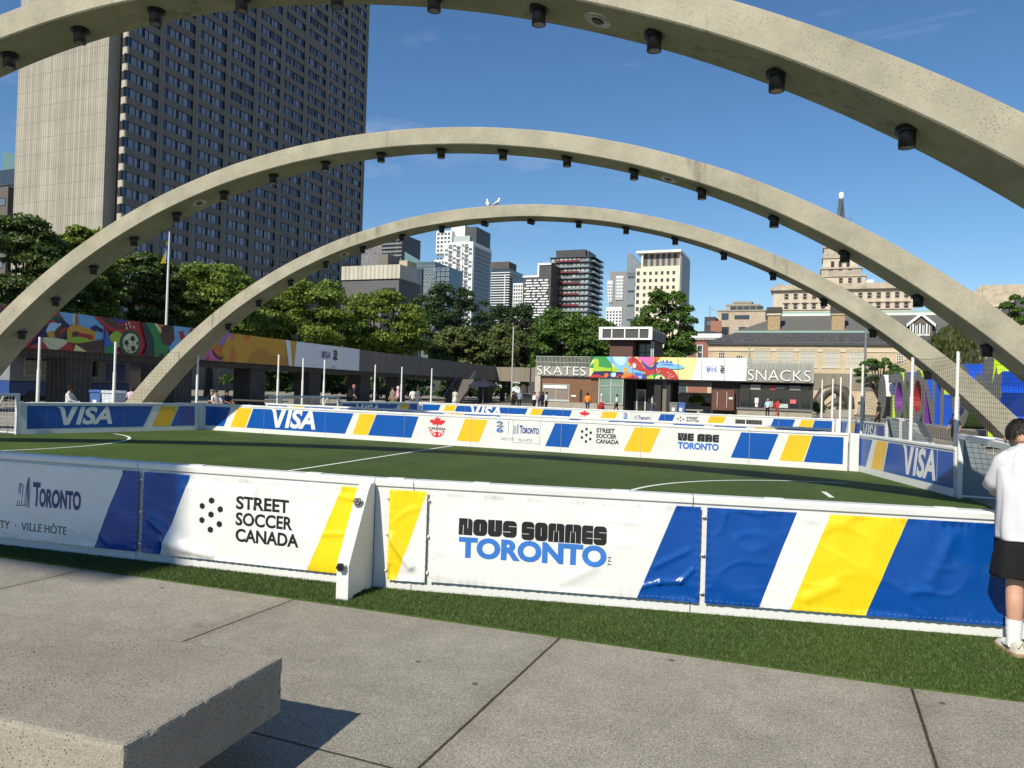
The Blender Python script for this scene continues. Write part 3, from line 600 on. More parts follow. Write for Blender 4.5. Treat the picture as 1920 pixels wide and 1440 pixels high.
def banner(W, a, b, z0, z1, regions, seed, label, decals=None, amp=1., folds=(), sag=(0, 0)):
    """regions: (ink, top left s, top right s, bottom left s, bottom right s) covering a..b"""
    L_, H = b-a, z1-z0; D = wrinkle(L_, H, seed, amp, folds)
    t = thing('vinyl_banner', label, 'banner', (W.P0[0]+W.d[0]*a, W.P0[1]+W.d[1]*a, .008), W.ang, 'vinyl banners tied on the near boards')
    def fn(u, v, off=0.): return Vector((u, -.022-max(0, D(u, v))-off, v+z0))
    mb = MB(); inks = []
    for ink, t0, t1, b0, b1 in regions:
        if ink not in inks: inks.append(ink)
        w = max(t1-t0, b1-b0); nu = max(3, int(w/.016)); nv = int(H/.016)
        wob = lambda v: .012*math.sin(v*7+seed)*0
        mb.grid(lambda i, j: fn((b0+(b1-b0)*i)*(1-j)+(t0+(t1-t0)*i)*j-a, H*j), nu, nv, inks.index(ink))
    mb.build('sheet', [VIN[i] for i in inks], t)
    mb = MB(); n = int(L_/.02)                                                  # stitched hems
    for v in (.022, H-.022):
        for i in range(0, n, 2):
            u = i*L_/n; mb.add([fn(u, v-.0006, .0012), fn(u+L_/n*.7, v-.0006, .0012), fn(u+L_/n*.7, v+.0006, .0012), fn(u, v+.0006, .0012)], [(0, 1, 2, 3)])
    mb.build('stitching', VIN['hem'], t)
    for (u, v) in [(u_, v_) for v_ in (.10*H, .5*H, .9*H) for u_ in (-.018, L_+.018)]:
        MB().lathe((0,0,0), [(.011,0),(.012,.008),(.005,.012)], 8).xf(Matrix.Rotation(R(90), 4, 'X')).build('toggle', PLAST, t, (u, -.018, v+z0))
    if decals: decals(t, a, z0, lambda u, v: fn(u, v, .0022))
    return t
TB, BB = .835, .095
def reg(W, z0, z1, spec, a, b):
    out = []; n = len(spec); tl, bl = a, a
    for i, (ink, tp, bp) in enumerate(spec):
        tr = b if tp is None else W.s(tp, z1); br = b if bp is None else W.s(bp, z0)
        out.append((ink, tl, tr, bl, br)); tl, bl = tr, br
    return out
def zbox(W, x0, x1, yt, yb, a, z0):
    b = pbox(W, x0, x1, yt, yb); return (b[0]-a, b[1]-z0, b[2]-a, b[3]-z0)
# host city banner (left edge)
a, b = -7.05, NL.s(263.5, .5)
def dec1(t, a, z0, fn):
    mb = MB(); city_logo(mb, zbox(NL, 37, 158, 899, 956, a, z0), fn, 0, .03); mb.build('city_logo', VIN['navy'], t)
    mb = MB(); x = zbox(NL, -52, 131, 975, 994, a, z0); put(mb, text_geo('HOST CITY  ·  VILLE HÔTE', .0), x, fn, 0, .03); mb.build('lettering', VIN['black'], t)
banner(NL, a, b, BB, TB, reg(NL, BB, TB, [('white', 236, 182), ('blue', None, None)], a, b), 3.1, 'creased white banner with the city logo and HOST CITY at the left edge', dec1, 1.5, ((.9+4.0,.1,1.3+4.0,.45,.02,.06),))
a, b = NL.s(272.5, .5), NL.s(668, .5)+.02
def dec2(t, a, z0, fn):
    mb = MB(); x = zbox(NL, 369, 433, 932, 1000, a, z0); hexdots(mb, (x[0]+x[2])/2, (x[1]+x[3])/2, (x[3]-x[1])/86*1.0, fn, 0, False, .03); mb.build('emblem', VIN['black'], t); mb = MB()
    x = zbox(NL, 446, 565, 935, 1022, a, z0); stacked(mb, ['STREET', 'SOCCER', 'CANADA'], x[0], x[1], x[2], x[3], fn, 0, (.84, .90, 1), .03, .03); mb.build('lettering', VIN['black'], t)
banner(NL, a, min(b, .02), BB, TB, reg(NL, BB, TB, [('blue', 362, 305), ('white', 645, 580), ('yellow', None, None)], a, min(b, .02)), 8.4, 'white banner reading STREET SOCCER CANADA with blue left end', dec2, 1.1, ((.25,.12,.75,.03,.03,.05),(.1,.3,.5,.1,.014,.05)))
a, b = NR.s(731, .5), NR.s(801, .5)
mid = NR.s(805, .62)
H = TB-BB
def banner3():
    zc = .62; bl = NR.s(744, BB)
    regs = [('yellow', a, b, a, bl), ('white', b, b, bl, b)]
    return regs
banner(NR, a, b, BB-.01, TB, banner3(), 5.2, 'narrow yellow banner with a white corner, right of the support fin', None, 1.0, ((.02,.35,.2,.12,.035,.03),(.0,.08,.1,.02,-.02,.04)))
a, b = NR.s(809, .5), NR.s(1311.5, .5)
def dec4(t, a, z0, fn):
    mb = MB(); heavy(mb, 'NOUS', zbox(NR, 862, 970, 975, 1006, a, z0), fn, 0, .03); heavy(mb, 'SOMMES', zbox(NR, 979, 1138, 983, 1018, a, z0), fn, 0, .03)
    put(mb, text_geo('TORONTO', .05), zbox(NR, 862, 1138, 1015, 1055, a, z0), fn, 1, .03)
    x = zbox(NR, 1140, 1147, 1044, 1062, a, z0); vs, fs = text_geo('TM', .0); put(mb, (np.stack([1-vs[:, 1], vs[:, 0]], 1), fs), x, fn, 0, .03)
    mb.build('lettering', [VIN['black'], VIN['ltblue'], VIN['white']], t)
banner(NR, a, b, BB, TB, reg(NR, BB, TB, [('white', 1268, 1194), ('blue', None, None)], a, b), 12.7, 'white banner reading NOUS SOMMES TORONTO with blue right end', dec4, 1.0, ((b-a-.44,.09,b-a-.30,.135,.016,.016),(b-a-.30,.135,b-a-.14,.15,.018,.015),(b-a-.14,.15,b-a-.05,.25,.016,.016),(b-a-.33,.26,b-a-.08,.40,.010,.022),(1.1,.08,1.35,.22,.012,.05)))
a, b = NR.s(1323, .5), NR.s(1323, .5)+2.17
banner(NR, a, b, BB, TB, reg(NR, BB, TB, [('blue', 1493, 1422), ('white', 1555, 1480), ('yellow', 1700, 1621), ('blue', None, None)], a, b), 17.9, 'blue banner with one white and one wide yellow stripe, by the man', None, 1.25, ((1.62,.3,1.75,.62,.016,.05),(1.5,.2,1.62,.22,.014,.03),(.75,.1,.95,.2,.012,.04)))
# ---- support fins with black knobs
KN = mat('knob_black', (.012,.012,.013), .35)
def fin(W, s, label):
    t = thing('support_fin', label, 'support', (W.P0[0]+W.d[0]*s, W.P0[1]+W.d[1]*s, .008), W.ang, 'support fins on the near boards')
    P = [(-.02,.0),(-.02,.885),(-.10,.885),(-.14,.84),(-.40,.36),(-.44,.28),(-.44,.0),(-.36,.0),(-.345,.022),(-.12,.022),(-.10,0)]
    MB().prism(P, 'x', -.055, .055).build('body', PLAST, t, bevel=.012, recalc=True)
    for z, y in ((.74, -.205), (.27, -.447)):
        k = MB(); k.lathe((0,0,0), [(.036,0),(.040,.004),(.034,.008)], 16, 1)
        pr = [(math.cos(q*math.pi/12)*(.034 if q % 4 < 2 else .028), math.sin(q*math.pi/12)*(.034 if q % 4 < 2 else .028)) for q in range(24)]
        k.prism(pr, 'z', .012, .034, 0); k.lathe((0,0,.034), [(.016,0),(.010,.008)], 12, 0)
        ang = R(90) if z < .5 else R(62)
        k.xf(Matrix.Rotation(ang, 4, 'X')).build('knob', [KN, PLAST], t, (0, y-.007, z))
fin(NL, -.045, 'white sloping support fin with two black knobs in the foreground')
fin(NR, NR.s(1297,.5)+2.72, 'white sloping support fin behind the legs of the man')
# ================================================================== goals
GF = mat('goal_frame_white', (.62,.64,.64), .35, metal=.0); GP = mat('goal_panel_grey', (.16,.19,.21), .5, var=.12, vs=3); NETW = mat('net_white', (.62,.62,.58), .7)
def goal_meshes():
    Wd, Hh, dt, db = 4.0, 1.16, .55, 1.15          # local: mouth in the plane x=0, net towards +x, width along -y
    fr = MB()
    for y in (0, -Wd): fr.box(-.04, y-.04, 0, .04, y+.04, Hh)
    fr.box(-.042, -Wd-.042, Hh-.08, .042, .042, Hh+.003)
    tp = MB()
    for y in (0, -Wd): tp.tube([(.04,y,Hh-.04),(dt,y,Hh-.06),(dt+.12,y,Hh-.16),(db,y,.05)], .028, 8); tp.tube([(.04,y,.04),(db,y,.04)], .028, 8)
    tp.tube([(db,0,.04),(db,-Wd,.04)], .028, 8); tp.tube([(dt,0,Hh-.06),(dt,-Wd,Hh-.06)], .028, 8)
    pan = MB(); pan.prism([(.045,.03),(db-.03,.03),(db-.03,.18),(dt+.02,.72),(.32,.9),(.30,Hh-.1),(.045,Hh-.1)], 'y', -.018, .018)
    nt_ = MB(); st = .11
    prof = [(.04,Hh-.04),(dt,Hh-.06),(dt+.12,Hh-.16),(db,.05)]
    def along(u):
        ls = [math.hypot(b[0]-a[0], b[1]-a[1]) for a, b in zip(prof, prof[1:])]; q = u*sum(ls)
        for (a, b), l_ in zip(zip(prof, prof[1:]), ls):
            if q <= l_+1e-6: return (a[0]+(b[0]-a[0])*q/l_, a[1]+(b[1]-a[1])*q/l_)
            q -= l_
        return prof[-1]
    n = int(Wd/st)
    for i in range(n+1): nt_.tube([(p[0], -Wd*i/n, p[1]-.02) for p in prof], .004, 3, cap=False)
    for j in range(1, 17):
        p = along(j/17); nt_.tube([(p[0], -Wd*i/8, p[1]-.02-.012*(i % 2)) for i in range(9)], .004, 3, cap=False)
    for y in (0, -Wd):
        for i in range(1, 9): x = db*i/9; top = Hh-.06 if x < dt else max(.05, Hh-.16-(x-dt-.12)*(Hh-.2)/(db-dt-.12)); nt_.tube([(x,y,.05),(x,y,top)], .004, 3, cap=False)
        for j in range(1, 9): z = .12*j; xm = db-(z-.05)*(db-dt-.12)/(Hh-.2); nt_.tube([(.04,y,z),(xm,y,z)], .004, 3, cap=False)
    return fr, tp, pan, nt_
fr, tp, pan, nt_ = goal_meshes()
FRM, TPM, PNM, NTM = fr.mesh('goal_post', GF), tp.mesh('support_frame', GF), pan.mesh('side_panel', GP), nt_.mesh('net', NETW)
def goal(loc, rz, label, mirror=False, panels=True):
    t = thing('football_goal', label, 'goal', loc, rz, 'small football goals')
    for nme, me in (('goal_post', FRM), ('support_frame', TPM), ('net', NTM)): link(nme, me, t)
    if panels:
        for y in (0, -4.0): link('side_panel', PNM, t, (0, y, 0))
    if mirror: t.scale = (-1, 1, 1)
for dy, w in ((0, 'near'), (PITCH2, 'second')):
    goal((2.42, 15.62+dy, .012), R(1), 'small goal with grey side panels on the right end of the %s pitch' % w)
    goal((-20.95, 14.28+dy, .012), R(-1), 'small white goal with white net on the left end of the %s pitch' % w, True, False)
# ================================================================== net poles and ball nets
POLE = mat('pole_white', (.72,.72,.68), .4, var=.06, vs=3)
PX = [(75,632,'first'),(217,641,''),(372,652,''),(523,665,''),(569,672,''),(609,675,''),(704,684,''),(754,688,''),(810,691,'')]
pole_me = MB(); pole_me.tube([(0,0,0),(0,0,1.9)], .055, 12); pole_me.tube([(0,0,1.9),(0,0,3.0)], .042, 12); pole_me = pole_me.mesh('pole', POLE)
base_me = MB().box(-.3,-.3,0,.3,.3,.12).mesh('base', BLACK)
tops = {}
def pole(key, px, yt, label, h=3.0, D=None, lean=(0, 0)):
    D = D or (h-CAM_H)*FPX/(hor(px)-yt); P = gd(px, yt, D)
    t = thing('net_pole', label, 'pole', (P.x, P.y, 0), 0, 'white poles for the ball nets')
    link('pole', pole_me, t); link('base', base_me, t); t.scale = (1, 1, h/3); tops[key] = Vector((P.x, P.y, h))
PLAB = ['white pole in front of the mural, leftmost of all poles', 'white pole in front of the painted football', 'white pole beside the far arch, left foot', 'thicker white pole under the white end of the yellow mural', 'white pole below the plain white mural panel, left of two', 'white pole below the plain white mural panel, right of two', 'white pole right of the small goal of the second pitch', 'white pole between two walkway piers behind the second pitch', 'white pole in front of the outdoor stairs']
for i, (px, yt, _) in enumerate(PX): pole('L%d' % i, px, yt, PLAB[i])
RX = [(1542,712,'thin white pole right of the snack counter, leftmost of three'),(1562,710,'thin white pole right of the snack counter, middle of three'),(1577,707,'thin white pole right of the snack counter, rightmost of three'),(1596,690,'tall white pole at the far right corner of the near pitch'),(1618,700,'white pole with a grey upper end in front of the small tree'),(1711.7,670,'white pole in front of the big letters'),(1797,659,'white pole behind the right goal, nearest of all poles')]
for i, (px, yt, lab) in enumerate(RX): pole('R%d' % i, px, yt, lab, D=(26. if i == 4 else None))
tops['R7'] = Vector((4.2, 15.2, 3.0))
t = thing('net_pole', 'white pole for the ball net beyond the right goal', 'pole', (4.2, 15.2, 0), 0, 'white poles for the ball nets'); link('pole', pole_me, t); link('base', base_me, t)
NETD = mat('net_dark', (.05,.05,.045), .8)
def ball_net(a, b, label, st=.105, rad=.0034, sag=.12, z0=.12):
    A, B = tops[a], tops[b]; Lh = math.hypot(B.x-A.x, B.y-A.y); n = int(Lh/st); m = int((A.z-z0)/st); mb = MB()
    P = lambda u, v: Vector((A.x+(B.x-A.x)*u, A.y+(B.y-A.y)*u, z0+(A.z-z0)*v-sag*4*u*(1-u)*v))+Vector((.05*math.sin(u*7+v*2), .08*math.sin(u*5+v*3), 0))*u*(1-u)*3
    for i in range(n+1): mb.tube([P(i/n, j/5) for j in range(6)], rad, 3, cap=False)
    for j in range(m+1): mb.tube([P(i/10, j/m) for i in range(11)], rad*(2 if j == m else 1), 3, cap=False)
    tag(mb.build('ball_net', NETD), label, 'net', 'ball nets hung between white poles')
ball_net('R6', 'R7', 'dark ball net right of the nearest pole, in front of the arch foot')
ball_net('R5', 'R6', 'dark ball net before the big letters, between two near poles')
ball_net('R4', 'R5', 'dark ball net before the small tree and the first big letters')
ball_net('L0', 'L1', 'sagging ball net before the painted crowd and football', st=.14, rad=.003, sag=.45)
ball_net('L1', 'L2', 'ball net wrapped before the left foot of the far arch', st=.14, rad=.003, sag=.3)
# ================================================================== helpers for far things
def ribbed(name, col, period, axis='X', depth=.5, rough=.8, jit=.25, spec=.3, dirt=0.):
    """vertical ribs: saw bands along a local axis with random tone per rib"""
    if name in MATS: return MATS[name]
    m = bpy.data.materials.new(name); m.use_nodes = True; t = m.node_tree; l = t.links.new; b = t.nodes['Principled BSDF']; b.inputs['Roughness'].default_value = rough; b.inputs['Specular IOR Level'].default_value = spec
    c = nn('ShaderNodeTexCoord', t); sx = nn('ShaderNodeSeparateXYZ', t); l(c.outputs['Object'], sx.inputs[0])
    sc_ = nn('ShaderNodeMath', t, operation='DIVIDE'); l(sx.outputs[axis], sc_.inputs[0]); sc_.inputs[1].default_value = period
    pp = nn('ShaderNodeMath', t, operation='PINGPONG'); l(sc_.outputs[0], pp.inputs[0]); pp.inputs[1].default_value = .5
    fl = nn('ShaderNodeMath', t, operation='FLOOR'); l(sc_.outputs[0], fl.inputs[0])
    wn = nn('ShaderNodeTexWhiteNoise', t, noise_dimensions='1D'); l(fl.outputs[0], wn.inputs['W'])
    r = nn('ShaderNodeValToRGB', t); e = r.color_ramp.elements; e[0].position = .02; e[0].color = tuple(x*(1-depth) for x in col)+(1,); e[1].position = .22; e[1].color = (*col, 1); l(pp.outputs[0], r.inputs['Fac'])
    mr = nn('ShaderNodeMapRange', t); l(wn.outputs['Value'], mr.inputs['Value']); mr.inputs['To Min'].default_value = 1-jit; mr.inputs['To Max'].default_value = 1+jit*.4
    n = nn('ShaderNodeTexNoise', t); n.inputs['Scale'].default_value = .25; n.inputs['Detail'].default_value = 8; l(c.outputs['Object'], n.inputs['Vector'])
    mr2 = nn('ShaderNodeMapRange', t); l(n.outputs['Fac'], mr2.inputs['Value']); mr2.inputs['To Min'].default_value = .75-dirt; mr2.inputs['To Max'].default_value = 1.2
    mu = nn('ShaderNodeMath', t, operation='MULTIPLY'); l(mr.outputs[0], mu.inputs[0]); l(mr2.outputs[0], mu.inputs[1])
    h = nn('ShaderNodeHueSaturation', t); l(mu.outputs[0], h.inputs['Value']); l(r.outputs['Color'], h.inputs['Color']); l(h.outputs[0], b.inputs['Base Color'])
    bp = nn('ShaderNodeBump', t); bp.inputs['Strength'].default_value = .6; bp.inputs['Distance'].default_value = period*.2; l(pp.outputs[0], bp.inputs['Height']); l(bp.outputs[0], b.inputs['Normal'])
    MATS[name] = m; return m
def smooth_loop(P, n=5):
    out = []; k = len(P)
    for i in range(k):
        p0, p1, p2, p3 = (np.array(P[(i+j-1) % k], float) for j in range(4))
        for q in range(n):
            t = q/n; out.append(tuple(.5*((2*p1)+(-p0+p2)*t+(2*p0-5*p1+4*p2-p3)*t*t+(-p0+3*p1-3*p2+p3)*t**3)))
    return out
PALC = {'red': (.42,.025,.025), 'orange': (.62,.17,.015), 'gold': (.62,.31,.02), 'yellow': (.78,.68,.26), 'cream': (.68,.63,.38), 'green': (.03,.24,.06), 'dkgreen': (.012,.085,.04), 'lime': (.33,.50,.02),
        'ltblue': (.18,.42,.68), 'pale': (.42,.64,.80), 'blue': (.03,.13,.50), 'purple': (.07,.03,.22), 'navy': (.008,.012,.07), 'brown': (.09,.030,.018), 'dkbrown': (.05,.02,.015), 'pink': (.62,.12,.36), 'lilac': (.36,.17,.45), 'white': (.78,.78,.78), 'black': (.008,.008,.008), 'slate': (.02,.035,.035), 'ochre': (.48,.22,.02), 'tan': (.30,.17,.08), 'faint': (.55,.58,.62)}
def PAL(k): return mat('paint_'+k, PALC[k], .5, var=.05, vs=2)
def inside(P, q):
    c = False
    for (x0, y0), (x1, y1) in zip(P, P[1:]+P[:1]):
        if (y0 > q[1]) != (y1 > q[1]) and q[0] < (x1-x0)*(q[1]-y0)/(y1-y0)+x0: c = not c
    return c
def rect_clip(P, x0, z0, x1, z1):
    P = clip_poly(P, x0, x1)
    if not P: return []
    return [(x, z) for z, x in clip_poly([(b, a) for a, b in P], z0, z1)]
def mural(root, W, zz, shapes, conv, lim, base):
    """each painted colour field is laid 4 mm above the one below it"""
    z0, z1 = zz; off = .036; cols = []; mb = MB()
    def idx(c):
        if c not in cols: cols.append(c)
        return cols.index(c)
    mb.poly([(lim[0],-off,z0),(lim[1],-off,z0),(lim[1],-off,z1),(lim[0],-off,z1)], idx(base))
    for i, (c, pts, sm) in enumerate(shapes):
        P = [conv(*p) for p in pts]; P = smooth_loop(P) if sm else P
        P = rect_clip(P, lim[0], z0, lim[1], z1)
        if len(P) < 3: continue
        o = off+.004*(i+1); n = len(P); a = sum(p[0]*q[1]-q[0]*p[1] for p, q in zip(P, P[1:]+P[:1]))
        if a < 0: P = P[::-1]
        from mathutils.geometry import tessellate_polygon
        tri = tessellate_polygon([[Vector((x, 0, z)) for x, z in P]])
        mb.add([(x, -o, z) for x, z in P], [tuple(t_) for t_ in tri], idx(c))
    return mb.build('painted_face', [PAL(c) for c in cols], root)
def ell(cx, cy, rx, ry, n=14): return [(cx+rx*math.cos(2*math.pi*i/n), cy+ry*math.sin(2*math.pi*i/n)) for i in range(n)]
def ballshapes(cx, cy, rx, ry):
    out = [('cream', ell(cx, cy, rx, ry), 1)]
    pent = lambda x, y, s, r=0: [(x+rx*s*math.sin(r+2*math.pi*i/5), y+ry*s*math.cos(r+2*math.pi*i/5)) for i in range(5)]
    for x, y, s in ((.25,-.45,.30),(-.55,-.05,.30),(.3,.55,.32),(-.35,.85,.18),(.85,.05,.2)): out.append(('black', [p for p in pent(cx+rx*x, cy+ry*y, s) if ((p[0]-cx)/rx)**2+((p[1]-cy)/ry)**2 < 1.02], 0))
    for a, b in (((.25,-.2),(.3,.3)),((.0,-.5),(-.35,-.25)),((-.35,.15),(.05,.4)),((.5,-.35),(.75,-.15)),((-.5,.2),(-.4,.7)),((.25,-.7),(.2,-1))):
        d = Vector((b[0]-a[0], b[1]-a[1])).normalized()*.02; n = (-d.y, d.x)
        out.append(('black', [(cx+rx*(p[0]+s*n[0]), cy+ry*(p[1]+s*n[1])) for p, s in ((a,1),(b,1),(b,-1),(a,-1))], 0))
    return out
def leafmesh(name, centers, radii, n, size, cols, seed, up=.35, flat=1., droop=0.):
    """many leaf clumps on and inside lobes; returns a mesh"""
    rng = np.random.default_rng(seed); C = np.array(centers); Rr = np.array(radii); wts = Rr**2/np.sum(Rr**2)
    k = rng.choice(len(C), n, p=wts); d = rng.normal(size=(n, 3)); d /= np.linalg.norm(d, axis=1)[:, None]; d[:, 2] = np.where(d[:, 2] < -.3, -d[:, 2]*.6, d[:, 2])
    rr = rng.uniform(.55, 1.05, n)[:, None]*Rr[k][:, None]; p = C[k]+d*rr*np.array([1, 1, flat])
    nrm = d*.75+rng.normal(size=(n, 3))*.55+np.array([0, 0, up]); nrm /= np.linalg.norm(nrm, axis=1)[:, None]
    a = np.cross(nrm, rng.normal(size=(n, 3))); a /= np.linalg.norm(a, axis=1)[:, None]; b = np.cross(nrm, a); s = size*rng.uniform(.5, 1.25, n)[:, None]
    if droop: b = np.tile(np.array([0, 0, -1.]), (n, 1))+rng.normal(size=(n, 3))*.12; a = np.cross(b, rng.normal(size=(n, 3))); a /= np.linalg.norm(a, axis=1)[:, None]
    le = 1.+droop; wd = .62/(1+droop*1.2)
    V = np.empty((n, 4, 3)); V[:, 0] = p-b*s*le; V[:, 1] = p+a*s*wd+b*s*.05+nrm*s*.12; V[:, 2] = p+b*s*le; V[:, 3] = p-a*s*wd+b*s*.05+nrm*s*.12
    me = bpy.data.meshes.new(name); me.vertices.add(4*n); me.vertices.foreach_set('co', V.ravel()); me.loops.add(4*n); me.loops.foreach_set('vertex_index', np.arange(4*n))
    me.polygons.add(n); me.polygons.foreach_set('loop_start', np.arange(0, 4*n, 4)); me.polygons.foreach_set('loop_total', np.full(n, 4))
    for c in cols: me.materials.append(c)
    me.polygons.foreach_set('material_index', rng.integers(0, len(cols), n)); me.update(); me.validate(); return me
def leafmat(name, col, jit=.4):
    if name in MATS: return MATS[name]
    m = mat(name, col, .5, island=jit, spec=.35); b = m.node_tree.nodes['Principled BSDF']; t = m.node_tree
    tr = nn('ShaderNodeBsdfTranslucent', t); tr.inputs['Color'].default_value = (col[0]*1.3, col[1]*1.4, col[2]*.8, 1); ms = nn('ShaderNodeMixShader', t); ms.inputs['Fac'].default_value = .28
    t.links.new(b.outputs[0], ms.inputs[1]); t.links.new(tr.outputs[0], ms.inputs[2]); t.links.new(ms.outputs[0], t.nodes['Material Output'].inputs['Surface']); return m
# ================================================================== elevated walkway
WK = Wall((-35.39, 26.11), math.atan2(67.22, -5.27))
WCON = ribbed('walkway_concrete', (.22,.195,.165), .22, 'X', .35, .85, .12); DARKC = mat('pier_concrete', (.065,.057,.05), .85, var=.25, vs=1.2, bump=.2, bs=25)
ZW0, ZW1 = 3.0, 4.9
wk = thing('elevated_walkway', 'long raised concrete walkway on dark piers along the left side', 'walkway', (WK.P0[0], WK.P0[1], 0), WK.ang)
MB().box(-16,.0,ZW0,67.4,4.2,ZW1).build('beam', WCON, wk)
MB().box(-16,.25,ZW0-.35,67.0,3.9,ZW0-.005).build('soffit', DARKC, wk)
for x0, x1 in ((139,186),(340,372),(480,508),(590,611),(676,703),(755,768),(860,874),(921,930)):
    a, b = WK.s(x0, 1.5), WK.s(x1, 1.5)
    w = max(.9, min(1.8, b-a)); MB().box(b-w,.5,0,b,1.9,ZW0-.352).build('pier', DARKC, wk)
wk2 = thing('elevated_walkway', 'sunlit raised concrete walkway crossing behind the skate building', 'walkway', (-41.0, 93.4, 0), 0)
MB().box(0,0,2.95,52,4,4.85).build('beam', ribbed('walkway_concrete_pale', (.24,.205,.16), .22, 'X', .3, .85, .12), wk2)
for x in (7, 19, 31, 43, 51): MB().box(x,.6,0,x+.9,2.2,2.949).build('pier', DARKC, wk2)
# painted banners on the walkway
Z5 = lambda x, y: WK.sz(x/3.6, y/3.6+400)
Z6 = lambda x, y: WK.sz(x/3.6+480, y/3.6+400)
sA, sB, sC = WK.s(2, 4), WK.s(381, 4), WK.s(673, 4)
m1 = thing('mural_banner', 'colourful mural with a painted football and crowd on the left walkway', 'mural', (WK.P0[0], WK.P0[1], 0), WK.ang)
MB().box(sA,-.03,ZW0+.02,sB-.01,-.002,ZW1+.03).build('backing', mat('panel_dark', (.03,.03,.03), .6), m1)
sh1 = [('ltblue', [(390,660),(700,700),(695,905),(620,895),(440,735)], 0), ('dkgreen', [(330,700),(395,690),(450,745),(350,720)], 0), ('cream', [(488,690),(505,668),(520,740),(500,760),(485,740)], 1), ('tan', [(505,680),(522,690),(526,760),(500,760)], 1),
 ('navy', [(200,880),(250,820),(300,760),(420,715),(470,760),(455,850),(300,865),(220,900)], 0), ('pale', [(305,800),(335,740),(395,748),(385,790),(340,800)], 1), ('gold', [(315,805),(360,795),(365,840),(325,840)], 1),
 ('brown', [(362,800),(400,760),(430,790),(410,850),(370,840)], 1), ('red', [(390,800),(440,765),(445,785),(400,815)], 0), ('cream', ell(397,750,7,11), 1), ('navy', [(640,755),(690,785),(685,805),(640,790),(610,820),(605,770)], 0),
 ('gold', [(445,840),(448,780),(490,752),(560,768),(630,800),(628,860),(560,868),(470,862)], 1), ('red', [(495,800),(620,822),(622,852),(510,848)], 0), ('brown', [(478,800),(520,795),(522,830),(480,840)], 0),
 ('red', [(150,920),(270,860),(690,890),(690,960),(130,945)], 0), ('lime', [(425,862),(495,832),(585,848),(575,880),(480,872)], 1), ('cream', [(283,838),(440,858),(405,905),(350,925),(300,893)], 1), ('brown', [(470,885),(700,850),(700,965),(590,955),(540,930)], 0), ('yellow', [(500,885),(600,950),(480,945)], 0),
 ('red', [(620,690),(950,735),(980,905),(930,950),(690,760)], 0), ('brown', [(660,690),(740,700),(800,760),(845,765),(800,782),(740,765)], 1), ('purple', [(745,705),(850,720),(800,745)], 1), ('blue', [(698,770),(760,900),(700,945),(690,900)], 0), ('green', [(690,915),(740,880),(800,965),(690,955)], 0),
 ('lime', [(725,835),(780,795),(830,850),(780,905)], 1), ('dkgreen', ell(865,878,72,90), 1)]+ballshapes(869,876,54,67)+[('cream', ell(x, y, 5, 9), 1) for x, y in ((832,750),(852,742),(862,765),(884,768),(835,775))]+[
 ('slate', [(935,733),(975,740),(1022,850),(1012,985),(945,985),(972,890)], 0), ('green', [(965,735),(1022,742),(1122,900),(1112,960),(1022,975),(1018,850)], 0), ('yellow', [(1020,742),(1040,745),(1132,880),(1116,897)], 0), ('orange', [(1045,748),(1110,755),(1100,800),(1075,800)], 0),
 ('brown', ell(1110,822,46,70), 1), ('dkbrown', [(1070,770),(1110,752),(1150,775),(1120,790),(1085,800)], 1), ('ltblue', [(1150,760),(1330,775),(1330,1000),(1130,985),(1118,905),(1158,850)], 0), ('red', [(1185,800),(1215,790),(1235,860),(1262,775),(1290,780),(1240,925),(1215,925)], 0), ('slate', [(1040,985),(1060,945),(1085,950),(1095,985)], 0),
 ('lilac', [(1330,800),(1400,850),(1380,1010),(1320,1010)], 0)]
mural(m1, WK, (ZW0+.02, ZW1+.03), sh1, Z5, (sA, sB-.01), 'red')
m2 = thing('mural_banner', 'yellow mural with a painted figure and a white lettered right end', 'mural', (WK.P0[0], WK.P0[1], 0), WK.ang)
MB().box(sB+.01,-.03,ZW0+.02,sC,-.002,ZW1+.03).build('backing', MATS['panel_dark'], m2)
sh2 = [('gold', [(430,600),(545,600),(549,720),(425,720)], 0), ('ochre', [(462,684),(470,664),(490,652),(505,662),(520,668),(535,668),(545,690),(547,720),(455,720)], 1), ('orange', [(425,610),(441,620),(434,640),(428,650)], 1), ('orange', [(458,612),(468,632),(461,640),(456,630)], 1), ('lilac', [(410,640),(430,618),(432,640),(415,665)], 1),
 ('orange', [(398,655),(412,645),(416,672),(404,672)], 1), ('pink', [(388,660),(396,652),(404,668),(425,684),(410,690),(396,690)], 1), ('brown', [(396,655),(408,668),(416,668),(412,676),(400,668)], 1), ('red', [(375,690),(384,668),(398,684),(394,700)], 0), ('gold', [(414,655),(428,630),(434,660),(424,690),(418,670)], 1), ('orange', [(430,655),(436,650),(440,670),(434,690),(429,690)], 1),
 ('white', [(529,600),(539,600),(549,720),(544,720)], 0), ('faint', [(598,720),(624,684),(650,720)], 0)]
sh2 = [('white', [(560,600),(690,600),(690,730),(546,730)], 0)]+sh2
mural(m2, WK, (ZW0+.02, ZW1+.03), sh2, lambda x, y: WK.sz(x, y), (sB+.01, sC), 'gold')
fm = front(-.112)
mb = MB(); b = pbox(WK, 601, 617.5, 659, 672); visa(mb, b, fm, 0, None, .008); mb.build('lettering', PAL('purple'), m2)
mb = MB(); e, cb = emblem26(mb, pbox(WK, 623.5, 631, 657, 677), fm, (0, 1)); put(mb, e, cb, front(-.118), 1); mb.build('emblem', [PAL('black'), PAL('tan')], m2)
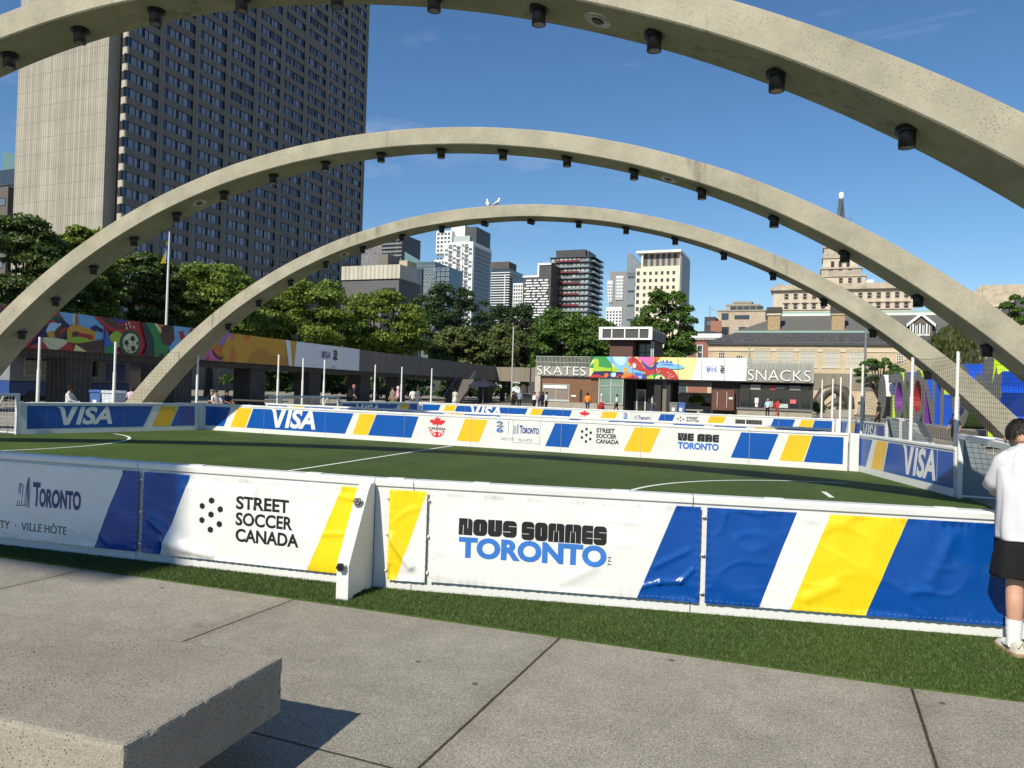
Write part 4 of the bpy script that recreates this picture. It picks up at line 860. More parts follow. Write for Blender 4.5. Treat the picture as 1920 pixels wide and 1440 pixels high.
# stairs, umbrella, tables under the walkway
STM = mat('stair_concrete', (.12,.105,.09), .85, var=.2); RAIL = mat('rail_metal', (.35,.35,.34), .4, metal=.5)
P0 = gd(846, 755, 84); st = thing('outdoor_stair', 'concrete stair with metal handrails climbing to the walkway', 'stair', (P0.x, P0.y, 0), R(94))
mb = MB()
for i in range(16): mb.box(i*.30,-.9,max(0,.18*i-.25),i*.30+.32,.9,.18*(i+1))
mb.build('steps', STM, st)
for y in (-.9, .9): MB().tube([(0,y,1.0),(4.9,y,3.9)], .035, 6).tube([(0,y,0),(0,y,1.0)], .03, 6).tube([(2.4,y,1.4),(2.4,y,2.45)], .03, 6).tube([(0,y,.55),(4.9,y,3.45)], .02, 6).build('handrail', RAIL, st)
def umbrella(px, py, D):
    P = gd(px, py, D); u = thing('parasol', 'dark navy parasol open beside the outdoor stair', 'parasol', (P.x, P.y, 0))
    n = 8; cv = MB(); top = (0,0,2.75)
    rim = [(1.7*math.cos(2*math.pi*i/n), 1.7*math.sin(2*math.pi*i/n), 2.15) for i in range(n)]; mid = [(.95*math.cos(2*math.pi*i/n), .95*math.sin(2*math.pi*i/n), 2.55) for i in range(n)]
    for i in range(n): j = (i+1) % n; cv.poly([top, mid[i], mid[j]]); cv.poly([mid[i], rim[i], rim[j], mid[j]]); cv.poly([rim[i], (rim[i][0],rim[i][1],1.98), (rim[j][0],rim[j][1],1.98), rim[j]])
    cv.build('canopy', mat('parasol_cloth', (.015,.015,.028), .8), u); MB().tube([(0,0,0),(0,0,2.8)], .03, 8).build('pole', RAIL, u); MB().lathe((0,0,0), [(.3,0),(.3,.08),(.06,.12)], 14).build('base', BLACK, u)
umbrella(906, 735, 80)
# ================================================================== skate and snack building
YS = 68.3
def xs(px, py=720): return gy(px, py, YS).x
def zs(px, py): return gy(px, py, YS).z
X0 = xs(1003, 690); sk = thing('skate_pavilion', 'low pavilion with wood walls, white SKATES and SNACKS lettering and flat roof', 'pavilion', (X0, YS, 0))
def lx(px): return xs(px)-X0
SLAT = ribbed('sign_slats', (.30,.30,.26), .16, 'X', .45, .6, .18); WOOD = mat('wood_boards', (.16,.075,.035), .6, var=.35, vs=2.2, stretch=(.6,1,9), bump=.1, bs=6); WOODR = mat('wood_red', (.10,.035,.02), .6, var=.3, vs=2.5, stretch=(.6,1,9))
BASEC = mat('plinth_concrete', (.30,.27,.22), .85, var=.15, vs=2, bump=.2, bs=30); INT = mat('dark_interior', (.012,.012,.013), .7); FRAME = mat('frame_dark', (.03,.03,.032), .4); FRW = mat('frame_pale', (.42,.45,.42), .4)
GLS = mat('shop_glass', (.02,.024,.026), .05, spec=.5); GLG = mat('green_glass', (.16,.24,.19), .08, spec=.6); ROOFM = mat('roof_slab', (.20,.19,.17), .8)
zt = 5.15; zb = 3.25
MB().box(lx(1003),.25,zb-.15,lx(1526),9,zb+.25).build('roof', ROOFM, sk)
MB().box(lx(1003),0,zb,lx(1105)-.005,.24,4.18).build('sign_band', SLAT, sk)
rl = MB()
for i in range(40): x = lx(1003)+.05+i*(lx(1105)-lx(1003)-.1)/39; rl.box(x-.02,.06,4.18,x+.02,.10,zt)
for z in (4.55, zt-.04): rl.box(lx(1003),.04,z,lx(1105)-.005,.055,z+.05)
rl.build('railing', mat('rail_grey', (.34,.35,.31), .5), sk)
WL = mat('letter_white', (.80,.80,.78), .45)
def ext(mb, geo, box, y0, y1, m=0):
    vs, fs = geo; u0, v0, u1, v1 = box; n = len(vs); P = [(u0+(u1-u0)*a, v0+(v1-v0)*b) for a, b in vs]
    mb.add([(x, y0, z) for x, z in P]+[(x, y1, z) for x, z in P], [tuple(f) for f in fs]+[tuple(i+n for i in f[::-1]) for f in fs], m)
    cnt = {}
    for f in fs:
        for a, b in zip(f, f[1:]+f[:1]): cnt[(a, b)] = 1
    mb.add([(x, y0, z) for x, z in P]+[(x, y1, z) for x, z in P], [(b, a, a+n, b+n) for (a, b) in cnt if (b, a) not in cnt], m)
mb = MB(); ext(mb, text_geo('SKATES', -.018), (lx(1007), zb+.10, lx(1098), zb+.92), -.12, -.004); mb.build('lettering', WL, sk)
# left part: concrete pier, wood wall, ticket window, plinth
zg = lambda px, py: max(0, zs(px, py))
MB().box(lx(1003),.0,0,lx(1013),.8,zb-.002).build('pier', mat('pier_pale', (.42,.38,.31), .85, var=.15, vs=2), sk)
MB().box(lx(1013),.3,.75,lx(1121),.6,zb-.002).build('wood_wall', WOOD, sk)
MB().box(lx(1013),.1,0,lx(1121),.7,.748).build('plinth', BASEC, sk)
def window(root, x0, z0, x1, z1, y, nx=2, nz=1, fr=FRW, gl=GLS, t=.05, name='window', depth=.06):
    f = MB()
    for i in range(nx+1): x = x0+(x1-x0)*i/nx; f.box(x-t/2, y-depth, z0, x+t/2, y, z1)
    for j in range(nz+1): z = z0+(z1-z0)*j/nz; f.box(x0-t/2, y-depth-.003, z-t/2, x1+t/2, y-.001, z+t/2)
    w = f.build(name, fr, root); MB().poly([(x0,y-.02,z0),(x1,y-.02,z0),(x1,y-.02,z1),(x0,y-.02,z1)]).build('pane', gl, w); return w
window(sk, lx(1017), .95, lx(1066), 2.45, .3, 2, 1, FRW, mat('shutter_glass', (.22,.18,.15), .25))
MB().box(lx(1018),.2,2.05,lx(1062),.26,2.35).build('notice_strip', WL, sk)
MB().box(lx(1015),.1,.80,lx(1068),.29,.93).build('sill', FRW, sk)
MB().box(lx(1086),.24,.9,lx(1090),.29,2.0).build('door_slot', INT, sk); MB().box(lx(1070),.26,1.32,lx(1079),.295,1.45).build('notice', WL, sk)
# glazed office
window(sk, lx(1123), 2.42, lx(1168), zb-.05, .1, 2, 1, FRW, GLG, .08); window(sk, lx(1123), .75, lx(1168), 2.38, .1, 2, 1, FRW, GLG, .08)
MB().box(lx(1122),.15,0,lx(1169),.6,.70).build('plinth', BASEC, sk)
MB().box(lx(1122.5),.35,.72,lx(1169),.5,zb-.16).build('office_back', mat('office_dark', (.05,.07,.06), .6), sk)
mb = MB(); put(mb, text_geo('OFFICE', .01), (lx(1144), 2.5, lx(1160), 2.66), front(.06)); mb.build('lettering', FRW, sk)
# dark entrance with a door and iron gate
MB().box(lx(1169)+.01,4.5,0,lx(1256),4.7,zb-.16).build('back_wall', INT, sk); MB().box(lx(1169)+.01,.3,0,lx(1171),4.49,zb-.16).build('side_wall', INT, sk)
d = window(sk, lx(1184), .02, lx(1200), 2.15, 2.5, 1, 1, FRW, GLS, .12, 'door'); window(sk, lx(1172), .02, lx(1184)-.1, 2.9, 2.5, 1, 1, FRAME, GLS, .1)
MB().box(lx(1200)+.1,2.5,0,lx(1224),2.7,zb-.16).build('side_wall', mat('entry_wall', (.022,.02,.02), .7), sk)
gt = MB()
for i in range(9): x = lx(1239)+i*(lx(1247)-lx(1239))/8; gt.box(x-.015,.9,0,x+.015,.93,3.05)
for z in (.3, 1.1, 1.9, 2.7): gt.box(lx(1239),.88,z,lx(1247),.90,z+.05)
gt.build('gate', mat('gate_metal', (.25,.22,.18), .5), sk)
for a, b_ in ((1225,1238),(1248,1255.5)): MB().box(lx(a),.5,0,lx(b_),1.5,zb-.16).build('column', INT, sk)
# right part: wood kiosk, snack counter
MB().box(lx(1332),.8,0,lx(1384),5,zb-.16).build('wood_wall', mat('wood_dark', (.022,.010,.008), .7), sk)
cab = MB().box(lx(1335.5),.25,.55,lx(1377),.79,2.35).build('cabinet', WOODR, sk)
for px in (1345, 1363): MB().box(lx(px)-.03,.2,.8,lx(px)+.03,.245,2.2).build('bar', mat('bar_metal', (.4,.33,.28), .4), cab)
MB().box(lx(1367),.22,1.55,lx(1374),.246,1.72).build('notice', WL, cab)
MB().box(lx(1384),.0,.0,lx(1524),.9,.72).build('plinth', BASEC, sk); MB().box(lx(1383),-.15,.722,lx(1525),.9,.86).build('counter', mat('counter_grey', (.16,.16,.15), .5), sk)
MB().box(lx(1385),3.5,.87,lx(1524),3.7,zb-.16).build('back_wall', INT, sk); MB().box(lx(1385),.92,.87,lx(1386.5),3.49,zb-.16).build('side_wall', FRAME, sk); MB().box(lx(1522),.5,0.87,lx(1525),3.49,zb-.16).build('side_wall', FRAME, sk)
for a, b_ in ((1387,1405),(1406,1425),(1427,1478),(1480,1500),(1502,1521)): window(sk, lx(a), .9, lx(b_), 2.85, .75, 1, 1, FRAME, GLS, .1)
for x0, z0, x1, z1, c in ((1406,2.45,1425,2.9,(.30,.28,.24)),(1443,2.45,1454,2.9,(.25,.03,.03)),(1480,2.5,1501,2.9,(.20,.19,.17)),(1415,1.3,1422,1.75,(.7,.68,.62)),(1416,.95,1421,1.25,(.7,.68,.62)),(1482,1.35,1493,1.7,(.6,.12,.12)),(1437,1.0,1450,1.5,(.35,.30,.25)),(1455,.95,1478,1.3,(.4,.5,.42))):
    MB().box(lx(x0),.64,z0,lx(x1),.68,z1).build('notice', mat('notice_%.2f_%.2f' % (c[0], c[1]), c, .5, var=.1, vs=8), sk)
mb = MB(); put(mb, text_geo('BURGERS', .01), (lx(1455), 2.62, lx(1470), 2.76), front(.62)); mb.build('lettering', FRW, sk)
MB().box(lx(1399.5),0,zb-.1,lx(1526),.24,4.3).build('sign_band', SLAT, sk)
rl = MB()
for i in range(50): x = lx(1400)+.05+i*(lx(1526)-lx(1400)-.1)/49; rl.box(x-.02,.06,4.3,x+.02,.10,5.05)
for z in (4.62, 5.0): rl.box(lx(1400),.04,z,lx(1526),.055,z+.05)
rl.build('railing', MATS['rail_grey'], sk); MB().box(lx(1400),2.2,zb+.25,lx(1524),2.5,4.9).build('parapet', SLAT, sk)
mb = MB(); ext(mb, text_geo('SNACKS', -.018), (lx(1402), zb+.02, lx(1519), zb+.94), -.12, -.004); mb.build('lettering', WL, sk)
# sunlit mural on the pavilion
m3 = thing('mural_banner', 'sunlit colourful mural panel with white lettered end on the skate pavilion', 'mural', (X0, YS, 0))
Z3 = lambda x, y: (xs(x/7.2+1080, y/7.2+600)-X0, zs(x/7.2+1080, y/7.2+600))
MB().box(lx(1105),-.03,zb-.06,lx(1399),-.001,zt+.03).build('backing', MATS['panel_dark'], m3)
sh3 = [('white', [(1665,480),(2400,480),(2400,860),(1540,860)], 0), ('dkgreen', [(160,480),(255,480),(215,560),(160,650)], 1), ('green', [(250,490),(425,495),(490,625),(570,690),(430,670),(230,650),(172,640),(245,560)], 1), ('lime', [(238,600),(250,535),(290,525),(310,560),(300,640),(250,650)], 1), ('ltblue', [(425,490),(730,505),(700,600),(770,650),(905,690),(905,815),(770,800),(640,725),(520,620)], 1), ('pale', [(500,500),(665,500),(655,590),(600,610),(540,570)], 1),
 ('navy', [(240,700),(330,690),(600,700),(655,740),(620,800),(230,800)], 1), ('lime', [(212,685),(260,645),(330,632),(440,652),(520,632),(585,700),(430,688),(300,692)], 1), ('red', [(170,770),(250,735),(330,745),(430,795),(170,800)], 1), ('brown', [(370,730),(410,695),(430,720),(400,760)], 1), ('orange', [(385,740),(425,720),(440,750),(400,775)], 1), ('pale', [(470,760),(480,715),(540,715),(530,765)], 1), ('red', [(530,770),(610,725),(620,740),(560,785)], 0), ('gold', [(640,700),(655,645),(690,640),(705,700)], 1),
 ('orange', [(610,795),(625,750),(680,715),(760,718),(825,765),(815,810),(620,810)], 1), ('red', [(680,775),(825,745),(830,800),(690,810)], 1), ('blue', [(790,705),(885,715),(890,750),(835,745),(832,770),(795,760)], 0), ('purple', [(905,720),(960,760),(980,820),(900,820)], 1),
 ('red', [(705,545),(730,508),(800,505),(880,575),(935,655),(1065,690),(1010,715),(890,690),(780,650),(730,590)], 1), ('gold', [(700,560),(740,600),(735,625),(700,600)], 1), ('pink', [(835,500),(1055,500),(1015,615),(930,575)], 1), ('purple', [(880,555),(1010,635),(1080,575),(1120,575),(1065,655),(960,665)], 1), ('orange', [(1050,505),(1145,500),(1035,600)], 0), ('blue', [(1130,580),(1145,540),(1160,575),(1180,525),(1200,575),(1240,530),(1255,575),(1290,545),(1310,580)], 0), ('ltblue', [(1095,610),(1150,580),(1300,585),(1425,610),(1465,640),(1380,662),(1120,650)], 1), ('blue', [(1150,600),(1260,595),(1330,615),(1220,612)], 1),
 ('red', [(925,730),(1050,665),(1200,640),(1325,690),(1382,780),(1375,830),(1205,830),(1140,735),(1010,745)], 1), ('green', [(950,800),(985,750),(1060,728),(1140,725),(1205,770),(1215,830),(950,830)], 1), ('lime', [(955,800),(990,755),(1030,745),(1060,800),(1010,830)], 1)]+ballshapes(1135,815,72,72)+[('white', [(790+38*(1 if i % 2 == 0 else .5)*math.sin(i*math.pi/9), 618+45*(1 if i % 2 == 0 else .5)*math.cos(i*math.pi/9)) for i in range(18)], 0)]+[('cream', ell(x, y, 7, 8, 6), 1) for x, y in ((1095,675),(1135,690),(1110,705),(1250,715),(1285,735),(1265,760),(1300,770),(1260,790),(1320,760))]
mural(m3, None, (zb-.06, zt+.03), sh3, Z3, (lx(1105), lx(1399)), 'yellow')
sm = MB()
for px in (1146, 1186, 1228, 1271, 1315, 1358): sm.poly([(lx(px)-.015,-.24,zb-.05),(lx(px)+.015,-.24,zb-.05),(lx(px)+.015,-.24,zt+.02),(lx(px)-.015,-.24,zt+.02)])
sm.build('panel_joint', MATS['panel_dark'], m3)
mb = MB(); visa(mb, (lx(1323), 3.98, lx(1343), 4.44), front(-.24), 0, None, .008); mb.build('lettering', PAL('blue'), m3)
mb = MB(); e, cb = emblem26(mb, (lx(1349.5), 3.92, lx(1357.5), 4.52), front(-.24), (0, 1)); put(mb, e, cb, front(-.25), 1); mb.build('emblem', [PAL('black'), PAL('tan')], m3)
mb = MB(); put(mb, text_geo('Worldwide Partner', 0), (lx(1327), 3.74, lx(1352), 3.85), front(-.24)); mb.build('lettering', PAL('faint'), m3)
# abstract bronze right of the pavilion
P = gd(1566, 768, 78); t = thing('sculpture', 'large abstract rounded bronze sculpture right of the snack counter', 'sculpture', (P.x, P.y, 0), R(20)); BRZ = mat('bronze_brown', (.12,.10,.075), .45, metal=.4, var=.25, vs=2)
MB().box(-1.6,-.9,0,1.6,.9,.8).build('plinth', BASEC, t, bevel=.03)
mb = MB(); mb.tube([(-1.5,0,.8),(-1.7,.1,1.7),(-1.1,.1,2.6),(-.2,0,3.0),(.7,-.1,2.7),(1.3,-.1,1.9),(1.5,0,.9)], [.5,.55,.62,.5,.62,.55,.5], 14); mb.tube([(-.9,-.2,1.0),(-.1,-.3,1.6),(.8,-.2,1.4)], [.3,.42,.3], 12); mb.build('cast_form', BRZ, t)
t = link('shrub', leafmesh('shrub', [(0,0,.7),(.4,.2,.9),(-.3,0,1.2)], [.7,.5,.5], 900, .14, [leafmat('leaf_shrub', (.10,.15,.03)), leafmat('leaf_shrub_dark', (.05,.085,.018))], 77), None, gd(1532, 770, 74).xy.to_3d()); tag(t, 'small green shrub at the right corner of the snack counter', 'shrub')
# lift hut on the roof
YE = 71.; e0 = gy(1124, 640, YE).x; e1 = gy(1222, 640, YE).x; el = thing('lift_hut', 'rooftop lift hut with a white framed dark upper box', 'hut', (e0, YE, 0))
ez = lambda y: gy(1170, y, YE).z
w = e1-e0; z0, z1 = ez(636), ez(614)
MB().box(0,0,z0,w,7,z1).build('upper_box', mat('hut_panel', (.055,.055,.05), .5), el)
fr = MB(); fr.box(-.05,-.12,z1-.15,w+.05,-.002,z1+.05); fr.box(-.05,-.12,z0-.05,w+.05,-.002,z0+.10); fr.box(-.05,-.11,z0,.30,-.003,z1); fr.box(w-.30,-.11,z0,w+.05,-.003,z1)
for f_ in (.24, .49, .76): fr.box(w*f_-.05,-.10,z0,w*f_+.05,-.004,z1)
fr.build('white_frame', WL, el)
MB().box(.9,.6,zb+.3,w*.62,6.5,z0-.004).build('brick_wall', mat('hut_brick', (.10,.045,.035), .8, var=.2, vs=8), el); MB().box(w*.62+.01,2.2,zb+.3,w-.2,6.5,z0-.004).build('wall', INT, el)
window(el, w*.66, 5.0, w-.3, z0-.3, 2.19, 2, 2, FRAME, mat('hut_glass', (.10,.115,.12), .1), .1)
window(el, w-.19, 4.9, w+.01, z0-.2, .9, 1, 2, FRW, MATS['hut_glass'], .1)
sd = MB()
for i in range(9): sd.box(w+.004, .3+i*.75, z0+.1, w+.05, .36+i*.75, z1-.1)
sd.build('side_mullion', FRW, el)
# ================================================================== things on the far plaza
BING, BINB = mat('bin_grey', (.16,.16,.16), .5), mat('bin_blue', (.05,.12,.32), .5)
def bin_(px, D, m, label):
    P = gd(px, 760, D); t = thing('wheeled_bin', label, 'bin', (P.x, P.y, 0), 0, 'bins by the passage')
    b = MB().prism([(-.28,0),(.28,0),(.36,1.0),(-.36,1.0)], 'y', -.35, .35).build('body', m, t, bevel=.03); MB().prism([(-.39,1.0),(.39,1.0),(.33,1.12),(-.33,1.12)], 'y', -.4, .4).build('lid', m, t, bevel=.02)
    MB().box(-.12,-.37,.35,.12,-.352,.65).build('sticker', WL, t)
    for x in (-.25, .25): MB().tube([(x-.05,.32,.12),(x+.05,.32,.12)], .12, 12).build('wheel', BLACK, t)
bin_(1264, 66, BING, 'grey recycling bin with a white sticker at the open passage'); bin_(1278, 66, BINB, 'blue recycling bin with a white sticker at the open passage')
bin_(190, 35, BINB, 'dark blue bin under the left walkway beside the pier')
bin_(213, 34, mat('bin_white', (.5,.54,.58), .5), 'white and blue bin by the left foot of the far arch')
P = gd(1292, 762, 69); t = thing('park_bench', 'grey concrete bench in the passage beside the bins', 'bench', (P.x, P.y, 0)); MB().box(-1.3,-.3,.38,1.3,.3,.5).build('seat', BASEC, t); [MB().box(x-.15,-.25,0,x+.15,.25,.379).build('leg', BASEC, t) for x in (-.9, .9)]
# garden wall and planter seen through the passage
GW_ = mat('garden_stone', (.42,.33,.21), .85, var=.25, vs=2.5, bump=.3, bs=6)
P = gd(1290, 748, 100); t = thing('garden_wall', 'low sandstone garden wall with panels behind the open passage', 'wall', (P.x, P.y, 0)); mb = MB().box(-9,0,0,12,.5,2.0).build('wall', GW_, t); MB().box(-9.1,-.12,2.0,12.1,.62,2.2).build('coping', BASEC, t)
for x in (-8, -4, 0, 4, 8): MB().box(x-.35,-.1,0,x+.35,-.002,1.99).build('pilaster', GW_, t)
P = gd(1306, 755, 74); t = thing('planter', 'white planter with a round yellow green bush and red flowers', 'planter', (P.x, P.y, 0)); MB().prism([(-2.4,0),(2.0,0),(2.1,.75),(-2.5,.75)], 'y', -.5, .5).build('trough', mat('planter_white', (.6,.58,.52), .7), t)
link('bush', leafmesh('bush', [(0,0,1.35),(-.3,0,1.2),(.35,0,1.25)], [.65,.5,.5], 900, .13, [leafmat('leaf_gold', (.24,.27,.03))], 5), t)
link('flowers', leafmesh('flowers', [(.8,0,.85),(1.3,0,.8)], [.35,.3], 250, .1, [leafmat('petal_red', (.45,.03,.04)), leafmat('leaf_mid', (.06,.10,.02))], 6), t)
# street lamps, flagpole
def lamp(px, yt, D, h, label, col):
    P = gd(px, yt, D); t = thing('lamp_post', label, 'lamp post', (P.x, P.y, 0)); MB().tube([(0,0,0),(0,0,P.z)], .09 if D > 50 else .04, 8).build('pole', col, t); MB().lathe((0,0,P.z), [(.05,-.1),(.07,.0),(.05,.12)], 8).build('cap', col, t)
lamp(963, 614, 96, 0, 'thin grey pole rising from behind the walkway in front of trees', mat('lamp_grey', (.42,.43,.42), .4)); lamp(1624, 612, 60, 0, 'slim dark grey pole before the small tree on the right', mat('lamp_dark', (.17,.18,.19), .4))
P = gd(312, 600, 60); ztop = gd(314, 434, 60).z; t = thing('flagpole', 'white flagpole on the left with a limp blue and yellow flag', 'flagpole', (P.x, P.y, 0)); FP = mat('flagpole_white', (.6,.6,.58), .35)
MB().tube([(0,0,0),(0,0,ztop*.75),(0,0,ztop)], [.12,.085,.05], 10).build('pole', FP, t)
def flag(u, v): return Vector((-.08-.45*u*(.25+.75*v)-.10*math.sin(v*5+u*3), -.02+.16*math.sin(u*9+v*2)*(.4+.6*v), ztop-.25-2.0*v-.35*u))
mb = MB(); mb.grid(lambda i, j: flag(i*.5, j), 8, 16, 0); mb.grid(lambda i, j: flag(.5+i*.5, j), 8, 16, 1); mb.build('flag', [mat('flag_blue', (.02,.12,.50), .7), mat('flag_yellow', (.75,.58,.02), .7)], t)
# ================================================================== big letter sign
LG = mat('letter_grey', (.26,.255,.24), .5, var=.35, vs=9, detail=3)
LC = {k: mat('letter_'+k, c, .4, var=.05) for k, c in {'lime': (.48,.70,.01), 'blue': (.006,.07,.48), 'navy': (.01,.015,.08), 'purple': (.16,.02,.28), 'red': (.30,.01,.015), 'white': (.75,.75,.73), 'brown': (.20,.08,.02), 'green': (.06,.12,.01), 'black': (.01,.01,.01), 'yellow': (.6,.4,.02)}.items()}
SG0, SG1 = Vector((4.42, 58.6, 0)), Vector((7.45, 33.2, 0)); sd_ = (SG1-SG0).normalized(); sang = math.atan2(sd_.y, sd_.x); SLEN = (SG1-SG0).length
bs = thing('sign_base', 'long low concrete base under the big colourful letters', 'base', SG0, sang); MB().box(-.9,-.8,0,SLEN-3.2,1.6,.62).build('base', BASEC, bs, bevel=.03)
def big_letter(ch, s, wd, hh, cols, label, z0=.62, th=.95, geo=None, name='big_letter'):
    """cols = (rim low, rim high, inside)"""
    vs, fs = geo or text_geo(ch, .028, 0, 5); n = len(vs); P = [((x-.5)*wd, y*hh) for x, y in vs]
    t = thing(name, label, 'letter', (SG0.x+sd_.x*s, SG0.y+sd_.y*s, z0), sang, 'big colourful letters of the sign')
    MB().add([(x, -th/2, z) for x, z in P], fs).add([(x, th/2, z) for x, z in P], [f[::-1] for f in fs]).build('face', LG, t)
    cnt = {}
    for f in fs:
        for a, b in zip(f, f[1:]+f[:1]): cnt[(a, b)] = 1
    E = [(a, b) for (a, b) in cnt if (b, a) not in cnt]; sd2 = MB()
    for a, b in E:
        (x0, zz0), (x1, zz1) = P[a], P[b]; nx, nz_ = (zz1-zz0), -(x1-x0); mx_, mz_ = (x0+x1)/2, (zz0+zz1)/2
        inner = nx*mx_+nz_*(mz_-hh/2) < 0
        ci = cols[2] if inner else (cols[0] if mz_ < hh*.55 else cols[1])
        cuts_ = 6 if abs(zz1-zz0) > hh*.5 else 1
        for q in range(cuts_):
            f0, f1 = q/cuts_, (q+1)/cuts_; A_ = (x0+(x1-x0)*f0, zz0+(zz1-zz0)*f0); B2 = (x0+(x1-x0)*f1, zz0+(zz1-zz0)*f1); zz = (A_[1]+B2[1])/2
            c_ = ci if inner else (cols[0] if zz < hh*.55 else cols[1])
            if name == 'maple_leaf' and int(abs(x0*7+zz0*5)) % 4 == 1: c_ = 'lime'
            sd2.add([(A_[0],-th/2,A_[1]),(B2[0],-th/2,B2[1]),(B2[0],th/2,B2[1]),(A_[0],th/2,A_[1])], [(0,1,2,3)], list(LC).index(c_))
    sd2.build('rim', list(LC.values()), t); return t
def spx(px): return s_at((SG0.x, SG0.y), (sd_.x, sd_.y), 1.5, px)
big_letter('T', spx(1687), 2.3, 2.95, ('lime','blue','navy'), 'big letter T with a lime green stem, second from the far end')
big_letter('O', spx(1701), 2.7, 3.0, ('navy','lime','purple'), 'big letter O with a purple inside')
big_letter('R', spx(1719), 2.3, 2.95, ('lime','blue','green'), 'big letter R with blue and lime edges')
big_letter('O', spx(1737), 2.7, 3.0, ('navy','lime','red'), 'big letter O with a dark red inside')
big_letter('N', spx(1759), 2.5, 2.95, ('blue','blue','purple'), 'big letter N with blue edges and a purple notch')
big_letter('T', spx(1786), 2.3, 2.95, ('blue','lime','blue'), 'big letter T with a blue stem behind the white pole')
big_letter('O', spx(1822), 2.7, 3.0, ('green','blue','navy'), 'big letter O with a green rim, nearest letter by the leaf')
t = thing('medicine_wheel', 'grey round wheel with white, brown and red rim at the far end of the sign', 'wheel', (SG0.x+sd_.x*spx(1668), SG0.y+sd_.y*spx(1668), .62), sang)
mb = MB(); n = 32; P = [(1.35*math.cos(2*math.pi*i/n), 1.5+1.5*math.sin(2*math.pi*i/n)) for i in range(n)]
mb.add([(x,-.5,z) for x, z in P]+[(0,-.5,1.5)], [(i, (i+1) % n, n) for i in range(n)], 0); mb.build('face', LG, t)
mb = MB()
for i in range(n): j = (i+1) % n; c = ['white','brown','red','black'][(i//8+0) % 4]; mb.add([(*P[i][:1],-.5,P[i][1]),(P[j][0],-.5,P[j][1]),(P[j][0],.5,P[j][1]),(P[i][0],.5,P[i][1])], [(0,1,2,3)], list(LC).index(c))
mb.build('rim', list(LC.values()), t)
lf = [(x*1.0, y) for x, y in LEAF]; a = np.array(lf); lo, hi = a.min(0), a.max(0)
big_letter('', SLEN-1.1, 3.1, 4.0, ('blue','blue','blue'), 'giant maple leaf with blue and lime edges behind the right arch leg', .25, 2.3, ((a-lo)/(hi-lo), [tuple(range(len(lf)))]), 'maple_leaf')
# ================================================================== trees
BARK = mat('bark', (.055,.042,.03), .9, var=.3, vs=3, bump=.4, bs=12)
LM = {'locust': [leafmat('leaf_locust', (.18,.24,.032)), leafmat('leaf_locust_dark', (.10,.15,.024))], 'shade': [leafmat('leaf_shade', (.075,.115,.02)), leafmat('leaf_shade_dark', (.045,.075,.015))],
      'dark': [leafmat('leaf_dark', (.038,.075,.02)), leafmat('leaf_deep', (.025,.055,.015))], 'olive': [leafmat('leaf_olive', (.12,.155,.045)), leafmat('leaf_olive_dark', (.08,.11,.03))],
      'bright': [leafmat('leaf_bright', (.09,.16,.025)), leafmat('leaf_bright_dark', (.055,.11,.018))], 'purple': [leafmat('leaf_purple', (.045,.04,.022)), leafmat('leaf_purple_dark', (.03,.028,.018))], 'willow': [leafmat('leaf_willow', (.10,.125,.03)), leafmat('leaf_willow_dark', (.055,.075,.02))]}
def tree(px, D, ytop, wpx, kind, label, seed, ybase=None, n=9000, size=.24, lobes=34, flat=.62, hfrac=.30, group='trees beyond the walkway', tilt=0):
    rng = np.random.default_rng(seed); P = gd(px, 740, D); Ht = gd(px, ytop, D).z; Wd = wpx/FPX*D/2
    zb_ = Ht*hfrac if ybase is None else max(1.2, gd(px, ybase, D).z)
    t = thing('tree', label, 'tree', (P.x, P.y, 0), 0, group)
    C, Rr = [], []
    for i in range(lobes):
        f = (i+.5)/lobes; z = zb_+(Ht-zb_)*(.12+.80*f); k = math.sin(math.pi*min(1, .24+.68*f))**.6; a = i*2.4+rng.normal()*.3; q = math.sqrt(rng.uniform(.15, 1))
        r = Wd*rng.choice([.14, .20, .26, .34], p=[.25, .3, .25, .2])*rng.uniform(.85, 1.15)*(1.05-.3*f); ro = max(0, Wd*k*rng.uniform(.9, 1.12)-r*.7)*q
        C.append((ro*math.cos(a), ro*math.sin(a), min(z, Ht-r*flat*.9))); Rr.append(r)
    tr = MB(); th = Ht*.022+.08
    tr.tube([(0,0,0),(.05*th,0,zb_*.5),(rng.normal()*.2,rng.normal()*.2,zb_),(rng.normal()*.4,rng.normal()*.4,zb_+(Ht-zb_)*.45)], [th*1.25,th,th*.8,th*.4], 9)
    for i in range(0, lobes, max(1, lobes//14)):
        c = C[i]; tr.tube([(0,0,zb_*rng.uniform(.7, 1)),(c[0]*.4,c[1]*.4,zb_+(c[2]-zb_)*.35),(c[0]*.9,c[1]*.9,c[2])], [th*.5,th*.33,th*.1], 6)
    tr.build('trunk', BARK, t)
    link('crown', leafmesh('crown', C, Rr, n, size, LM[kind], seed, .35, flat), t); return t
